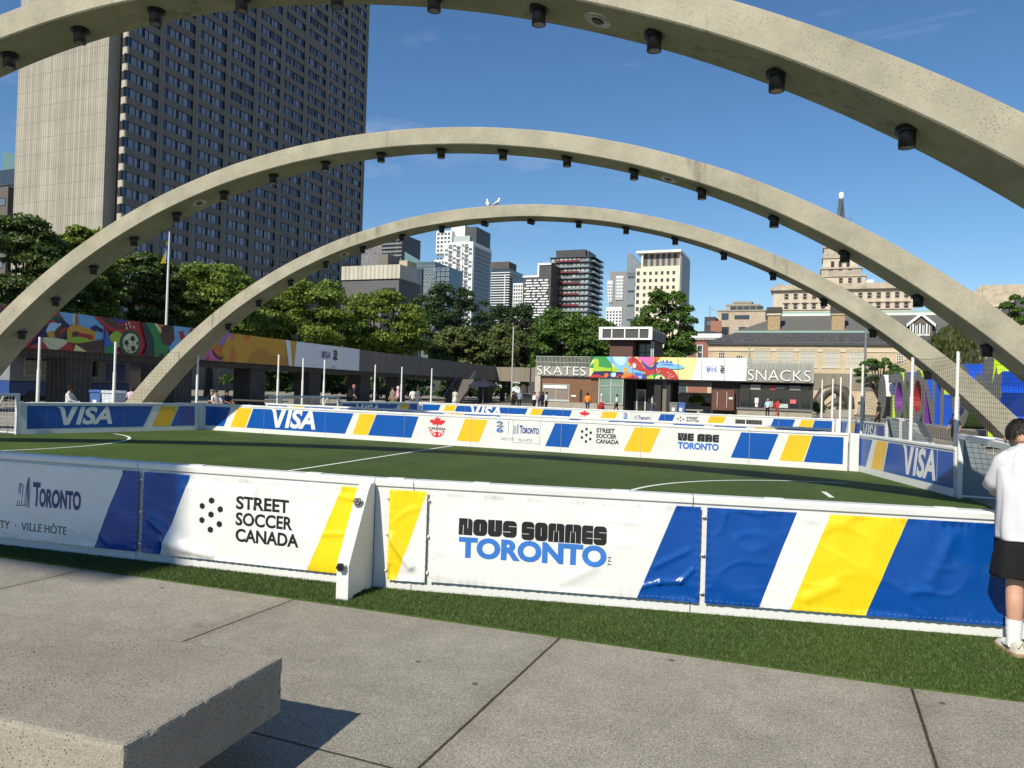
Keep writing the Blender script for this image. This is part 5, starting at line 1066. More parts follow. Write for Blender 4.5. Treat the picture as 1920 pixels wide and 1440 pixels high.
TR = [(25,58,402,270,'shade','dark shaded tree at the left edge in front of the ribbed tower wall',1,640),(150,64,412,170,'locust','tree with sunlit crown top before the tower wall, second from left',2,640),
      (255,72,470,210,'shade','dark shaded tree behind the flagpole',3,650),(390,80,490,240,'locust','yellow green tree between the far arch and the flagpole',4,655),(480,94,516,160,'shade','shaded tree half hidden by the left limb of the far arch',14,665),
      (580,90,522,230,'locust','broad yellow green tree behind the yellow mural',5,675),(705,98,543,200,'locust','yellow green tree before the grey brick building',6,680),(842,128,526,185,'dark','dark green round tree below the stacked white condo tower',7,700),
      (858,108,612,140,'olive','pale olive tree above the walkway, left one of two',8,715),(942,112,606,135,'olive','pale olive tree above the walkway, right one of two',9,715),(955,140,566,150,'dark','dark tree far behind the pale olive trees',10,700),
      (985,126,592,130,'purple','purple brown leaved tree left of the bright green tree',11,715),(1052,104,576,150,'bright','bright green tree left of the lift hut',12,720),(1112,112,590,120,'bright','green tree right behind the lift hut roof',13,710),
      (1243,88,538,140,'bright','tall leafy tree right behind the lift hut, below the cream tower',15,710)]
for i, (px, D, yt, w, kd, lab, sd0, yb) in enumerate(TR):
    tree(px, D, yt, w, kd, lab, sd0, yb, n=(38000 if D < 85 else 25000), size=.115+D*.0009, lobes=90 if kd == 'locust' else 78, flat=.5 if kd in ('locust', 'shade') else .75)
tree(1650, 56, 668, 105, 'bright', 'small layered tree left of the big letters', 21, 735, 8000, .15, 22, .4, group='trees on the right')
tree(1912, 82, 545, 110, 'bright', 'tree at the right edge behind the leaf of the sign', 22, 700, 12000, .19, 26, .75, group='trees on the right')
# weeping willow
P = gd(1790, 740, 74); t = thing('willow_tree', 'weeping tree with hanging olive foliage between the two right arches', 'tree', (P.x, P.y, 0), 0, 'trees on the right'); Ht = gd(1787, 608, 74).z
rng = np.random.default_rng(5); C = []; Rr = []
for i in range(80):
    a = rng.uniform(0, 6.28); q = math.sqrt(rng.uniform(0, 1)); x, y = 2.3*q*math.cos(a), 2.3*q*math.sin(a); top = Ht-.3-1.6*q**2
    for j in range(7): C.append((x*(1+.05*j), y*(1+.05*j), top-.62*j*(.7+.5*q))); Rr.append(.26)
link('crown', leafmesh('crown', C, Rr, 9000, .16, LM['willow'], 8, 0, 1.2, 1.3), t); MB().tube([(0,0,0),(.1,0,2),(0,.1,Ht-1)], [.22,.17,.06], 8).build('trunk', BARK, t)
# hedge and low planting behind the walkway: one mass of leaves
C = []; Rr = []
for i in range(150):
    u = i/150; A = gd(470+500*u+15*rng.normal(), 748, 92+30*u+4*rng.normal()); C.append((A.x-6*rng.uniform(0,1), A.y+4*rng.uniform(0,1), .6+2.8*rng.uniform(0,1)**1.5)); Rr.append(rng.uniform(.8, 1.5))
tag(link('shrubbery', leafmesh('shrubbery', C, Rr, 14000, .28, LM['bright']+LM['dark'], 31, .3, .8)), 'mass of green shrubs in shade behind the walkway piers', 'shrubs', kind='stuff')
# ================================================================== buildings
def TM(*a, **k): return mat(*a, **k)
DKG = mat('tower_glass', (.028,.042,.085), .08, spec=.9, island=.8); CURT = mat('tower_curtain', (.13,.15,.19), .25, spec=.7, island=.7)
SHC = mat('tower_spandrel', (.175,.163,.145), .85, var=.12, vs=.4, spec=.2); SHRIB = ribbed('tower_ribs', (.36,.335,.285), .55, 'X', .35, .85, .18, .0)
def split_windows(root, me, places, name='window', cap=100):
    """the 100 nearest stay single parts, what is left becomes one part"""
    base = root.location
    places = sorted(places, key=lambda p: (Vector(p[0])+base-EYE).length)
    for p, rz in places[:cap]: link(name, me, root, p, rz)
    rest = places[cap:]
    if rest:
        mb = MB()
        for p, rz in rest:
            M = Matrix.Translation(p) @ Matrix.Rotation(rz, 4, 'Z')
            o = len(mb.v); mb.v += [tuple(M @ v.co) for v in me.vertices]
            for f in me.polygons: mb.f.append(tuple(i+o for i in f.vertices)); mb.m.append(f.material_index); mb.sm.append(False)
        tag(mb.build(name+'s', list(me.materials), root), kind='stuff')
# --- the hotel tower on the left
XW, YW0 = -105.1, 87.15; BAY, NB = 7.6, 9; FH = 2.72; ZTOP = 104
sh = thing('hotel_tower', 'tall grey concrete tower with ribbed sunlit end wall and rows of dark windows', 'tower', (XW, YW0, 0))
MB().box(-24,1.6,0,-.35,BAY*NB-.3,ZTOP).build('core', SHC, sh)
blank = gx(508, 30, XW).z; zrow = []; z = 55.66-FH*17; shift = False
while z < ZTOP-3:
    if not shift and z > blank-.6: z += .8; shift = True
    zrow.append(z); z += FH
WH = 1.54
sp_ = MB(); prev = 0
for z in zrow+[ZTOP]: sp_.box(-.34,.45,prev,.0,BAY*NB,z); prev = z+WH
sp_.build('spandrels', SHC, sh)
pr_ = MB()
for i in range(1, NB+1): y = i*BAY; pr_.box(-.30,y-.45,0,.22,y+.05,ZTOP+1); pr_.box(.0,y-.45-.55,0,.12,y-.452,ZTOP+1)
pr_.build('piers', mat('tower_pier', (.205,.195,.172), .85, var=.1, vs=.4, spec=.2), sh)
wm = MB(); w0, w1 = .35, BAY-1.15; k = 6; g = (w1-w0)
xsplit = [0,.12,.33,.46,.53,.66,.86,1]
for a_, b_, m_ in zip(xsplit, xsplit[1:], (0,1,1,2,1,1,0)):
    y0, y1 = w0+g*a_, w0+g*b_; wm.poly([(-.20,y0+.05,.05),(-.20,y1-.05,.05),(-.20,y1-.05,WH-.05),(-.20,y0+.05,WH-.05)], m_)
    wm.box(-.26,y1-.05,0,-.12,y1+.05,WH,2)
wm.box(-.27,w0-.3,0,-.21,w1+.05,WH,2)
win_me = wm.mesh('window', [DKG, CURT, mat('window_frame_dark', (.010,.012,.022), .4)])
split_windows(sh, win_me, [((0, i*BAY, z), 0.) for i in range(NB) for z in zrow if z > 8])
# lit end wall and the notch with balcony stubs
MB().box(-24,-1.2,0,-2.4,1.59,ZTOP+4).build('end_wall', SHRIB, sh)
gr = MB()
for i in range(36): gr.box(-24.02,-1.215,9.3+2.72*i-.03,-2.38,-1.201,9.3+2.72*i+.03)
gr.build('wall_joints', mat('wall_joint_dark', (.24,.215,.175), .9), sh)  # thin strips in a darker tan mark the wall joints
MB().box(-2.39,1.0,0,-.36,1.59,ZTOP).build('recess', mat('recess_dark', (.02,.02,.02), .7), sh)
prev = 0
for z in zrow+[ZTOP]: MB().box(-1.25,.44,prev,-.345,.99,z).build('balcony_stub', mat('stub_concrete', (.40,.36,.30), .85), sh); prev = z+WH
# --- other buildings: fronts parallel to the pavilion
def P_(px, py, Y): return gy(px, py, Y)
def bld(name, label, cat, px0, px1, pyt, D, depth, m, wall='wall', pyref=None, pxr=None):
    A = gd(px0, 735, D); Y = A.y; x0, x1 = P_(px0, pyref or pyt+40, Y).x, P_(px1, pyref or pyt+40, Y).x; zt_ = P_((px0+px1)/2, pyt, Y).z
    if pxr: depth = max(3, gx(pxr, pyref or pyt+40, x1).y-Y)                    # the far end of the right flank as the photo shows it
    t = thing(name, label, cat, (x0, Y, 0)); MB().box(0,0,0,x1-x0,depth,zt_).build(wall, m, t); return t, Y, x0, x1-x0, zt_, depth
def simple_window(w, h, fr, gl, d=.12, nx=1, nz=1, f=.08):
    mb = MB(); mb.poly([(0,-.03,0),(w,-.03,0),(w,-.03,h),(0,-.03,h)], 1)
    for i in range(nx+1): mb.box(w*i/nx-f/2,-d,0,w*i/nx+f/2,-.001,h,0)
    for j in range(nz+1): mb.box(-f/2,-d-.01,h*j/nz-f/2,w+f/2,-.002,h*j/nz+f/2,0)
    return mb.mesh('window', [fr, gl])
CGL = mat('condo_glass', (.10,.125,.14), .12, spec=.8, island=.5); CGD = mat('condo_glass_dark', (.03,.04,.05), .1, spec=.8, island=.6); CWH = mat('condo_white', (.66,.67,.66), .5, var=.05); CDK = mat('condo_dark', (.045,.045,.05), .5, var=.15, vs=.3)
CGY = mat('condo_grey', (.20,.205,.21), .6, var=.1, vs=.3); CRED = mat('balcony_red', (.13,.012,.016), .4); BALG = mat('balcony_glass', (.22,.25,.26), .15, spec=.7)
def floors(t, w, dep, z0, z1, n, m, name='floor_slab', over=.25, th=.35, side=True):
    mb = MB()
    for i in range(n): z = z0+(z1-z0)*i/n; mb.box(-.0,-over,z,w+(over if side else 0),dep,z+th)
    mb.build(name, m, t)
# far left dark glass office
t, Y, x0, w, zt_, d_ = bld('office_building', 'dark glass office block with slanted glass top left of the ribbed tower', 'office block', -20, 46, 318, 190, 40, CGD)
MB().prism([(w*.35,zt_+.01),(w,zt_+.01),(w,zt_+2.2),(w*.35,zt_+5)], 'y', 0, .5).build('glass_crown', mat('crown_glass', (.12,.2,.2), .1), t); floors(t, w, 5, 5, zt_, 12, CDK)
t, Y, x0, w, zt_, d_ = bld('office_building', 'low grey brown block with strip windows at the far left edge', 'office block', -30, 14, 352, 180, 10, mat('block_brown', (.10,.085,.075), .7))
sm_ = simple_window(w*.8, 1.8, CDK, CGL); split_windows(t, sm_, [((w*.1, 0, zt_-4.5-5*i), 0.) for i in range(7)])
# grey brick block with pale ribbed parapet
t, Y, x0, w, zt_, d_ = bld('brick_building', 'low grey brick building with pale ribbed parapet right of the tower', 'building', 640, 747, 524, 160, 34, pxr=788, m=mat('grey_brick', (.105,.105,.11), .8, var=.25, vs=3, stretch=(.5,1,6)))
zp = P_(700, 498, Y).z; MB().box(0,-.35,zt_+.005,w+.35,d_*.75,zp).build('parapet', ribbed('parapet_ribs', (.50,.48,.41), 1.05, 'X', .4, .7, .1), t)
MB().box(w*.45,4,zp+.01,w*.62,9,zp+3.2).build('roof_plant', SHC, t); MB().box(w*.78,5,zp+.01,w*.92,9,zp+1.8).build('vent_house', mat('vent_tan', (.4,.34,.25), .7), t); MB().box(w*.72,-.06,1,w*.95,-.002,P_(720, 540, Y).z).build('opening', INT, t)
# brown condo behind it
t, Y, x0, w, zt_, d_ = bld('condo_tower', 'brown condo tower with white window grid and dark side, partly behind an arch', 'tower', 640, 716, 440, 600, 40, mat('condo_brown', (.16,.13,.135), .7))
sm_ = simple_window(2.2, 1.9, CWH, CGL); split_windows(t, sm_, [((w*.40+i*(w*.6/6), 0, zt_-4-3.1*j), 0.) for i in range(6) for j in range(26)], cap=72)
floors(t, w*.28, 2, zt_-80, zt_, 26, CWH, 'white_balcony', 1.2, 1.1, False); ww = P_(752, 480, Y).x-P_(716, 480, Y).x; MB().box(w+.01,1,0,w+ww,30,zt_-1).build('dark_wing', CDK, t)
mb = MB()
for j in range(30): mb.box(w+.02,-.2,zt_-3-3.1*j,w+ww+.3,.99,zt_-3-3.1*j+1.)
mb.build('wing_balconies', CGY, t); sm_ = simple_window(1.9, 1.6, CDK, CGL); split_windows(t, sm_, [((w+.3+i*ww/3, .95, zt_-2-3.1*j), 0.) for i in range(3) for j in range(28)], 'wing_window', 60)
# slanted glass block
t, Y, x0, w, zt_, d_ = bld('glass_building', 'glass block with slanted crown left of the stacked white tower', 'building', 757, 815, 492, 480, 40, mat('glass_curtain', (.075,.105,.115), .12, spec=.8, var=.3, vs=.15))
za = P_(757, 472, Y).z; MB().prism([(0,zt_+.01),(w,zt_+.01),(w*.55,zt_+.6),(0,za)], 'y', 0, .4).build('glass_crown', MATS['crown_glass'], t); MB().box(0,-1.5,0,w*.62,-.01,P_(780, 505, Y).z).build('dark_front', CGD, t)
floors(t, w, 2, 10, zt_, 30, CGY, 'floor_slab', .12, .3); sm_ = simple_window(2, 2, CWH, CGL); split_windows(t, sm_, [((w*.66+3.1*i, 0, zt_-6-3.1*j), 0.) for i in range(6) for j in range(18)], cap=80)
# stacked white condo tower
t, Y, x0, w, zt_, d_ = bld('condo_tower', 'white stacked condo tower with shifted boxes and gridded windows', 'tower', 832, 886, 454, 560, 46, CWH, pxr=921)
zu = P_(850, 418, Y).z
def px2x(px, py=520): return P_(px, py, Y).x-x0
MB().box(px2x(812),3,P_(820,474,Y).z,px2x(841),30,P_(820,432,Y).z).build('shifted_box', CWH, t); MB().box(px2x(811),2,0,px2x(833)-.02,28,P_(820,486,Y).z).build('shifted_box', CWH, t); MB().box(px2x(842),5,zt_+.01,px2x(873),30,P_(860,440,Y).z).build('upper_box', mat('upper_glass', (.36,.42,.40), .2), t)
MB().box(px2x(834),8,zt_,px2x(860),20,zu).build('upper_box', CWH, t); MB().box(px2x(860)+.02,8,zt_+.02,px2x(882),d_,P_(880,421,Y).z).build('dark_wing', CDK, t)
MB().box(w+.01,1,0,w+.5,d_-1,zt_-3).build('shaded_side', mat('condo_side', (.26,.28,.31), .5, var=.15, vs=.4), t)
sm_ = simple_window(2.6, 1.9, CWH, CGL, nx=2); pl = []
for j in range(38):
    z = zt_-3.6-3.15*j
    for i in range(7):
        if (i+j*2) % 3: pl.append(((.7+i*(w-.7)/7, 0, z), 0.))
split_windows(t, sm_, pl, cap=60)
sm3 = simple_window(1.8, 1.9, CDK, CGD); split_windows(t, sm3, [((w+.5, 3+3.4*i, zt_-6-3.15*j), R(90)) for i in range(int((d_-6)/3.4)) for j in range(36)], 'side_window', 90)
bl = MB()
for j in range(38):
    z = zt_-3.9-3.15*j
    for i in (1, 3, 5): bl.box(.5+i*(w-.7)/7,-1.0,z-.25,.4+(i+1)*(w-.7)/7,-.01,z); bl.box(.5+i*(w-.7)/7,-1.0,z,.4+(i+1)*(w-.7)/7,-.92,z+.9)
tag(bl.build('balconies', CGY, t), kind='stuff'); lw = simple_window(2.0, 1.8, CWH, CGD, nx=2); split_windows(t, lw, [((px2x(812)+.9+3*i, 3, P_(820,432,Y).z-3.2-3.1*j), 0.) for i in range(4) for j in range(10)]+[((px2x(811)+.7+2.8*i, 2, P_(820,486,Y).z-3.2-3.1*j), 0.) for i in range(3) for j in range(22)], 'box_window', 100)
MB().box(w*.62,-.7,0,w*.65,-.02,zt_).build('mullion', CWH, t)
# condo with dark top
t, Y, x0, w, zt_, d_ = bld('condo_tower', 'blue grey balcony condo with dark brown flat top', 'tower', 920, 953, 504, 760, 44, CGD)
MB().box(0,-.1,zt_+.01,w,20,P_(937, 491, Y).z).build('dark_top', mat('top_brown', (.07,.055,.05), .7), t); floors(t, w, 40, 6, zt_-2, 46, CWH, 'balcony_slab', 1.5, .8); MB().box(w*.8,-1.6,0,w*.84,-1.31,zt_-6).build('mullion', CWH, t); MB().box(w+1.4,4,0,w+8,40,zt_-8).build('side_wing', CGD, t)
t, Y, x0, w, zt_, d_ = bld('apartment_block', 'small pale apartment block between the dark topped condo and the striped block', 'building', 961, 980, 531, 700, 15, CWH)
sm_ = simple_window(1.7, 2.2, CWH, CGL); split_windows(t, sm_, [((.6+2.4*i, 0, zt_-4-3.4*j), 0.) for i in range(4) for j in range(26)])
# white and black striped block
t, Y, x0, w, zt_, d_ = bld('condo_block', 'black block with short white balcony stripes and white stepped outline', 'building', 980, 1032, 517, 420, 20, CDK)
zu = P_(1020, 494, Y).z; xa = px = P_(1008, 520, Y).x-x0
MB().box(xa,0.02,zt_+.01,w,18,zu).build('upper_wall', CDK, t); MB().box(-.2,-.5,zt_-.9,xa,0-.01,zt_+.2).build('white_rim', CWH, t); MB().box(xa-.01,-.5,zt_-.88,xa+1,-.012,zu).build('white_rim', CWH, t); MB().box(xa-.012,-.52,zu-.9,w,-.005,zu+.2).build('white_rim', CWH, t)
rng = np.random.default_rng(4); mb = MB()
stripe_me = MB().box(0,-.8,0,1,-.01,.75).mesh('balcony', CWH)
nst = 0
for j in range(20):
    z = zt_-3.0-1.5*j; x = .8+rng.uniform(0, 1.5)
    while x < w-2 and nst < 100:
        L_ = rng.uniform(1.5, 4.5); o = link('balcony', stripe_me, t, (x, 0, z)); o.scale = (min(L_, w-.5-x), 1, 1); x += L_+rng.uniform(.3, 1.4); nst += 1
# red balcony condo
t, Y, x0, w, zt_, d_ = bld('condo_block', 'dark glass condo with long red balconies and a sloped black rooftop box', 'building', 1031, 1106, 483, 430, 26, CGD, pxr=1125)
x1 = P_(1041, 500, Y).x-x0; x2 = P_(1094, 500, Y).x-x0; zu = P_(1070, 468, Y).z; mb = MB().prism([(x1+.2,zt_+.3),(x2+1,zt_+.3),(x2+.4,zu),(x1-.2,zu)], 'y', 1, min(16, d_-2)); mb.build('roof_box', mat('roof_black', (.03,.03,.033), .5), t)
mb = MB(); mb.box(x2+1.1,3,zt_+.3,x2+2,d_-3,zu-.5); mb.build('roof_box_end', CDK, t)
fh = 3.15; nf = int(zt_/fh); floors(t, w+1, d_+1, zt_-fh*nf, zt_+.01, nf, CDK, 'floor_slab', 1.0, .45); MB().box(-.3,-1,zt_,w+2,d_+1,zt_+.35).build('roof_slab', CDK, t)
rb = MB().box(0,-1.55,0,1,-1.01,1.05).mesh('red_balcony', CRED); gb = MB().box(0,-1.45,0,1,-1.01,.95).mesh('glass_balcony', BALG)
for j in range(nf):
    z = zt_-fh*(j+1)+.46
    if j % 2 == 0: o = link('red_balcony', rb, t, (w*.17, 0, z)); o.scale = (w*.58, 1, 1)
    else:
        o = link('glass_balcony', gb, t, (w*.17, 0, z)); o.scale = (w*.6, 1, 1); o = link('red_balcony', rb, t, (-w*.06, 0, z)); o.scale = (w*.20, 1, 1)
    o = link('glass_balcony', gb, t, (w*.78, 0, z)); o.scale = (w*.2, 1, 1)
wmm = simple_window(2.0, 2.4, CDK, mat('condo_curtain', (.34,.36,.34), .2, island=.7)); split_windows(t, wmm, [((.6+i*(w-.8)/9, 0, zt_-fh*(j+1)+.48), 0.) for i in range(9) for j in range(22)], cap=99)
sb_ = MB()
for j in range(nf): z = zt_-fh*(j+1)+.46; sb_.box(w+1.05,1+(j % 2)*3,z,w+2.2,d_-1,z+1)
sb_.build('side_balconies', BALG, t); split_windows(t, wmm, [((w+.02, 3+3.4*i, zt_-fh*(j+1)+.48), R(90)) for i in range(int((d_-5)/3.4)) for j in range(20)], 'side_window', 60)
# grey cluster with white grids
t, Y, x0, w, zt_, d_ = bld('condo_block', 'grey block with white gridded window boxes left of the slanted grey tower', 'building', 1143, 1176, 509, 560, 18, CGY)
def pb(px0, px1, pyt, pyb, name, m, y0=-.9, dx=0):
    a, b = P_(px0, (pyt+pyb)/2, Y).x-x0, P_(px1, (pyt+pyb)/2, Y).x-x0; z1_, z0_ = P_(px0, pyt, Y).z, P_(px0, pyb, Y).z; MB().box(a,y0,z0_,b,-.01,z1_).build(name, m, t); return a, b, z0_, z1_, y0
for pxx in ((1139,1149,527,567),(1155,1169,518,562),(1137,1166,576,612)):
    a, b, z0_, z1_, y0 = pb(*pxx, 'window_box', CWH); nx_ = 2 if b-a < 4 else 3; nx_ = 5 if b-a > 5 else nx_; sm_ = simple_window((b-a)/nx_*.55, 1.5, CWH, CGD); split_windows(t, sm_, [((a+(b-a)/nx_*(i+.22), y0, z0_+.6+2.35*j), 0.) for i in range(nx_) for j in range(int((z1_-z0_-1)/2.35))])
# slanted grey tower
t, Y, x0, w, zt_, d_ = bld('office_tower', 'slim blue grey tower with a slanted top left of the cream tower', 'tower', 1174, 1202, 505, 420, 12, mat('tower_bluegrey', (.17,.20,.22), .4, var=.12, vs=.2))
MB().prism([(0,zt_+.01),(w,zt_+.01),(w,P_(1200,498,Y).z),(w*.2,P_(1178,475,Y).z),(0,P_(1176,475,Y).z)], 'y', 0, 8).build('slanted_crown', MATS['tower_bluegrey'], t); sm_ = simple_window(w*.45, 1.2, CGY, CGD); split_windows(t, sm_, [((w*(.1+.45*(j % 2)), 0, zt_-5-4*j), 0.) for j in range(22)])
MB().box(0,-.1,P_(1185,516,Y).z,w,-.01,P_(1185,511,Y).z).build('glass_band', CGL, t)
# cream tower with overhanging white roof
CRM = mat('cream_stone', (.66,.61,.48), .8, var=.06, vs=.4)
t, Y, x0, w, zt_, d_ = bld('office_tower', 'cream stone tower with an overhanging white roof and dark louvres', 'tower', 1201, 1274, 499, 400, 24, CRM, pxr=1291)
z2 = P_(1240, 474, Y).z; MB().box(.0,2.0,zt_+.01,w,d_,z2).build('recess_wall', mat('recess_cream', (.30,.28,.235), .8), t); MB().box(-.01,.0,zt_,.9,1.99,z2).build('fin', CRM, t); MB().box(w-.3,0,zt_+.012,w,1.99,z2).build('fin', CRM, t)
lou = MB().box(0,1.85,0,1.5,1.99,z2-zt_-.6).mesh('louvre', CDK)
for i in range(6): link('louvre', lou, t, (1.4+i*(w-1.2)/6.3, 0, zt_+.3))
MB().box(-2.6,-1.5,z2+.01,w+.6,d_-1,z2+1.2).build('roof', mat('roof_white', (.75,.75,.73), .5), t)
sm_ = simple_window(1.55, 1.9, CRM, mat('window_smoke', (.05,.05,.045), .15, island=.9)); split_windows(t, sm_, [((1.3+(w-1.2)/6.3*i, 0, zt_-4.6-3.85*j), 0.) for i in range(6) for j in range(16)])
mb = MB()
for i in range(7): mb.box((w-.6)/6.3*i+.0,-.22,0,(w-.6)/6.3*i+.22,-.002,zt_)
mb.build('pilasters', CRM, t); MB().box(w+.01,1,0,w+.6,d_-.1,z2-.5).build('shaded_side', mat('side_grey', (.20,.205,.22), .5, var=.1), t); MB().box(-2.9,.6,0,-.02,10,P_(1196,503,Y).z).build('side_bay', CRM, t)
bw = simple_window(1.7, 2.3, CRM, CGD); split_windows(t, bw, [((-2.4, .6, zt_-4.6-3.85*j), 0.) for j in range(-0, 16)], 'bay_window')
# stepped beige building and its neighbours
BEI = mat('beige_stone', (.40,.33,.255), .85, var=.15, vs=.5, bump=.1, bs=8)
t, Y, x0, w, zt_, d_ = bld('stepped_building', 'beige stepped stone building left of the long slate roof', 'building', 1338, 1436, 600, 200, 14, BEI)
def step(px0, px1, pyt, pyb, y0):
    a, b = P_(px0, pyb, Y).x-x0, P_(px1, pyb, Y).x-x0; z0_, z1_ = P_(px0, pyb, Y).z, P_(px0, pyt, Y).z; MB().box(a,y0,z0_+.01,b,14+y0,z1_).build('upper_storey', BEI, t); MB().box(a-.2,y0-.2,z1_,b+.2,14+y0,z1_+.4).build('coping', BASEC, t); return a, b, z0_, z1_, y0
sm_ = simple_window(1.9, 2.2, BEI, CGD); S = [step(1344, 1434, 583, 600, 1.5), step(1360, 1421, 571, 583, 3), step(1372, 1406, 564, 571, 5)]; a, b, z0_, z1_, y0 = S[1]
split_windows(t, sm_, [((a+.9+i*(b-a)/5, y0, z0_-.6), 0.) for i in range(5)]+[((S[0][0]+1+i*6, S[0][4], S[0][2]-.2), 0.) for i in range(1)]+[((2.+i*4.4, 0, zt_-4-4.4*j), 0.) for i in range(3) for j in range(3)]); MB().box(S[0][0]+4.4,1.3,S[0][2]+.4,S[0][0]+8.2,1.49,S[0][2]+1.4).build('strip_window', CGD, t)
t, Y, x0, w, zt_, d_ = bld('brick_house', 'small dark brick house with roof aerial left of the beige stepped building', 'house', 1320, 1340, 594, 190, 8, mat('dark_house', (.04,.04,.05), .7)); MB().tube([(1.,2,zt_),(1.,2,zt_+3)], .05, 5).tube([(1.,2,zt_+2.4),(2.4,2,zt_+1.9)], .04, 5).build('aerial', BLACK, t); MB().box(w*.6,-.6,0,w*1.6,-.02,P_(1340, 602, Y).z).build('brick_front', mat('house_brick', (.28,.13,.085), .85, var=.2, vs=6), t)
hw = simple_window(.9, 1.2, CDK, CGL); split_windows(t, hw, [((.6+i*1.2, 0, zt_-2.2-2.6*j), 0.) for i in range(1) for j in range(2)])
# red brick pavilion with white cornice
t, Y, x0, w, zt_, d_ = bld('brick_building', 'red brick building with white cornice and hipped slate roof behind the leafy tree', 'building', 1290, 1347, 634, 128, 14, mat('red_brick', (.26,.115,.08), .85, var=.25, vs=9, bump=.1, bs=20))
MB().box(-.5,-.5,zt_+.01,w+.5,14,zt_+.9).build('cornice', CWH, t)
mb = MB()
for i in range(22): mb.box(i*w/22,-.42,zt_-.3,i*w/22+.12,-.01,zt_)
mb.build('dentils', CWH, t); SLATE = mat('roof_slate', (.062,.062,.066), .75, var=.6, vs=1.6, stretch=(1,1,2.2), detail=6); zu = P_(1315, 615, Y).z
mb = MB(); a = [(-.7,-.7,zt_+.91),(w+.7,-.7,zt_+.91),(w+.7,14,zt_+.91),(-.7,14,zt_+.91)]; r = [(w*.35,6,zu),(w*.6,6,zu)]; mb.poly([a[0],a[1],r[1],r[0]]); mb.poly([a[1],a[2],r[1]]); mb.poly([a[2],a[3],r[0],r[1]]); mb.poly([a[3],a[0],r[0]]); mb.build('roof', SLATE, t)
window(t, w*.30, zt_-3.6, w*.47, zt_-1.2, 0, 1, 2, CWH, CGD, .12); window(t, w*.82, zt_-3.6, w*.95, zt_-1.2, 0, 1, 2, CWH, CGD, .12)
mb = MB().prism([(w*.22,zt_-6),(w*.55,zt_-6),(w*.385,zt_-4.9)], 'y', -.35, -.01); mb.build('pediment', mat('pediment_stone', (.5,.45,.36), .8), t)
# long law courts building with slate roofs
STN = mat('court_stone', (.52,.42,.28), .85, var=.12, vs=.8, bump=.08, bs=12, dirt=.15); STNL = mat('court_trim', (.56,.48,.35), .8); YO = 112.; CU_ = mat('copper_green', (.24,.36,.31), .6); SLT = mat('roof_grey_slate', (.115,.11,.10), .8, var=.15, vs=3, stretch=(1,1,3))
x0 = P_(1327, 700, YO).x; x1 = P_(1800, 700, YO).x; w = x1-x0; ze = P_(1450, 647, YO).z
lc = thing('court_building', 'long sandstone building with slate roofs, chimneys and a gable behind the snack pavilion', 'building', (x0, YO, 0)); MB().box(0,0,0,w,16,ze).build('wall', STN, lc); MB().box(-.3,-.35,ze+.005,w+.3,.3,ze+.35).build('gutter', CDK, lc); MB().box(-.04,-.12,ze-.9,w,-.003,ze-.55).build('string_course', STNL, lc)
def lo(px, py=660): return P_(px, py, YO).x-x0
zl = P_(1450, 624, YO+3).z; zr = P_(1450, 593, YO+9).z
mb = MB(); mb.poly([(-.4,-.4,ze+.36),(w,-.4,ze+.36),(w,3,zl),(3.4,3,zl)]); mb.poly([(-.4,16,ze+.36),(-.4,-.4,ze+.36),(3.4,3,zl),(3.4,13,zl)]); mb.build('lower_roof', SLATE, lc)
MB().box(3.3,2.9,zl+.01,w,13,zl+.28).build('copper_flashing', CU_, lc)
mb = MB(); mb.poly([(3.6,3.1,zl+.29),(w,3.1,zl+.29),(w,9,zr),(9.4,9,zr)]); mb.poly([(3.6,13,zl+.29),(3.6,3.1,zl+.29),(9.4,9,zr)]); mb.build('upper_roof', SLT, lc); MB().box(9.2,8.8,zr-.02,w,9.3,zr+.35).build('ridge', mat('ridge_white', (.6,.62,.58), .6), lc)
MB().box(9.6,9.4,zr+.36,w,12,zr+.7).build('ridge_copper', CU_, lc)
CHB = mat('chimney_brick', (.34,.25,.14), .85, var=.35, vs=5, bump=.2, bs=9)
for px in (1447, 1571):
    xc = lo(px); zc = P_(px, 577, YO+4).z; c = MB().box(xc-.85,3.4,zl-.5,xc+.85,5,zc-.9).build('chimney', CHB, lc); MB().box(xc-1.05,3.2,zc-.89,xc+1.05,5.2,zc).build('cap', mat('chimney_cap', (.05,.045,.04), .8), c); MB().box(xc-1.0,3.25,zl+2.6,xc+1.0,5.15,zl+2.9).build('band', STNL, c)
WSH = mat('sash_white', (.62,.58,.48), .6); PANE = mat('old_pane', (.40,.40,.37), .15, spec=.6, island=.15); PAND = mat('old_pane_dark', (.05,.05,.06), .1, spec=.7)
zA, zB2 = P_(1470, 653, YO).z, P_(1470, 686, YO).z
for i, px in enumerate((1429, 1472, 1515, 1559, 1603)):
    xc = lo(px); f = MB(); f.box(xc-1.25,-.10,zB2-.25,xc+1.25,-.002,zB2-.02); g = f.build('window', STNL, lc)
    for x_, wd_, nx_ in ((-.86,.42,2),(0,.98,4),(.86,.42,2)): window(g, xc+x_-wd_/2, zB2, xc+x_+wd_/2, zA, -.02, nx_, 4, WSH, PANE, .05, 'sash', .10)
window(lc, lo(1348), P_(1353,672,YO).z, lo(1359), zA-.3, -.0, 3, 3, WSH, PAND, .07); window(lc, lo(1381), P_(1387,676,YO).z, lo(1392), P_(1387,666,YO).z, 0, 3, 1, WSH, PAND, .07); window(lc, lo(1682), P_(1688,681,YO).z, lo(1694), P_(1688,662,YO).z, 0, 4, 4, WSH, PAND, .07)
MB().tube([(lo(1405),-.12,0),(lo(1405),-.12,ze)], .10, 6).box(lo(1405)-.25,-.3,ze-2.6,lo(1405)+.25,-.01,ze-1.9).build('downpipe', CU_, lc)
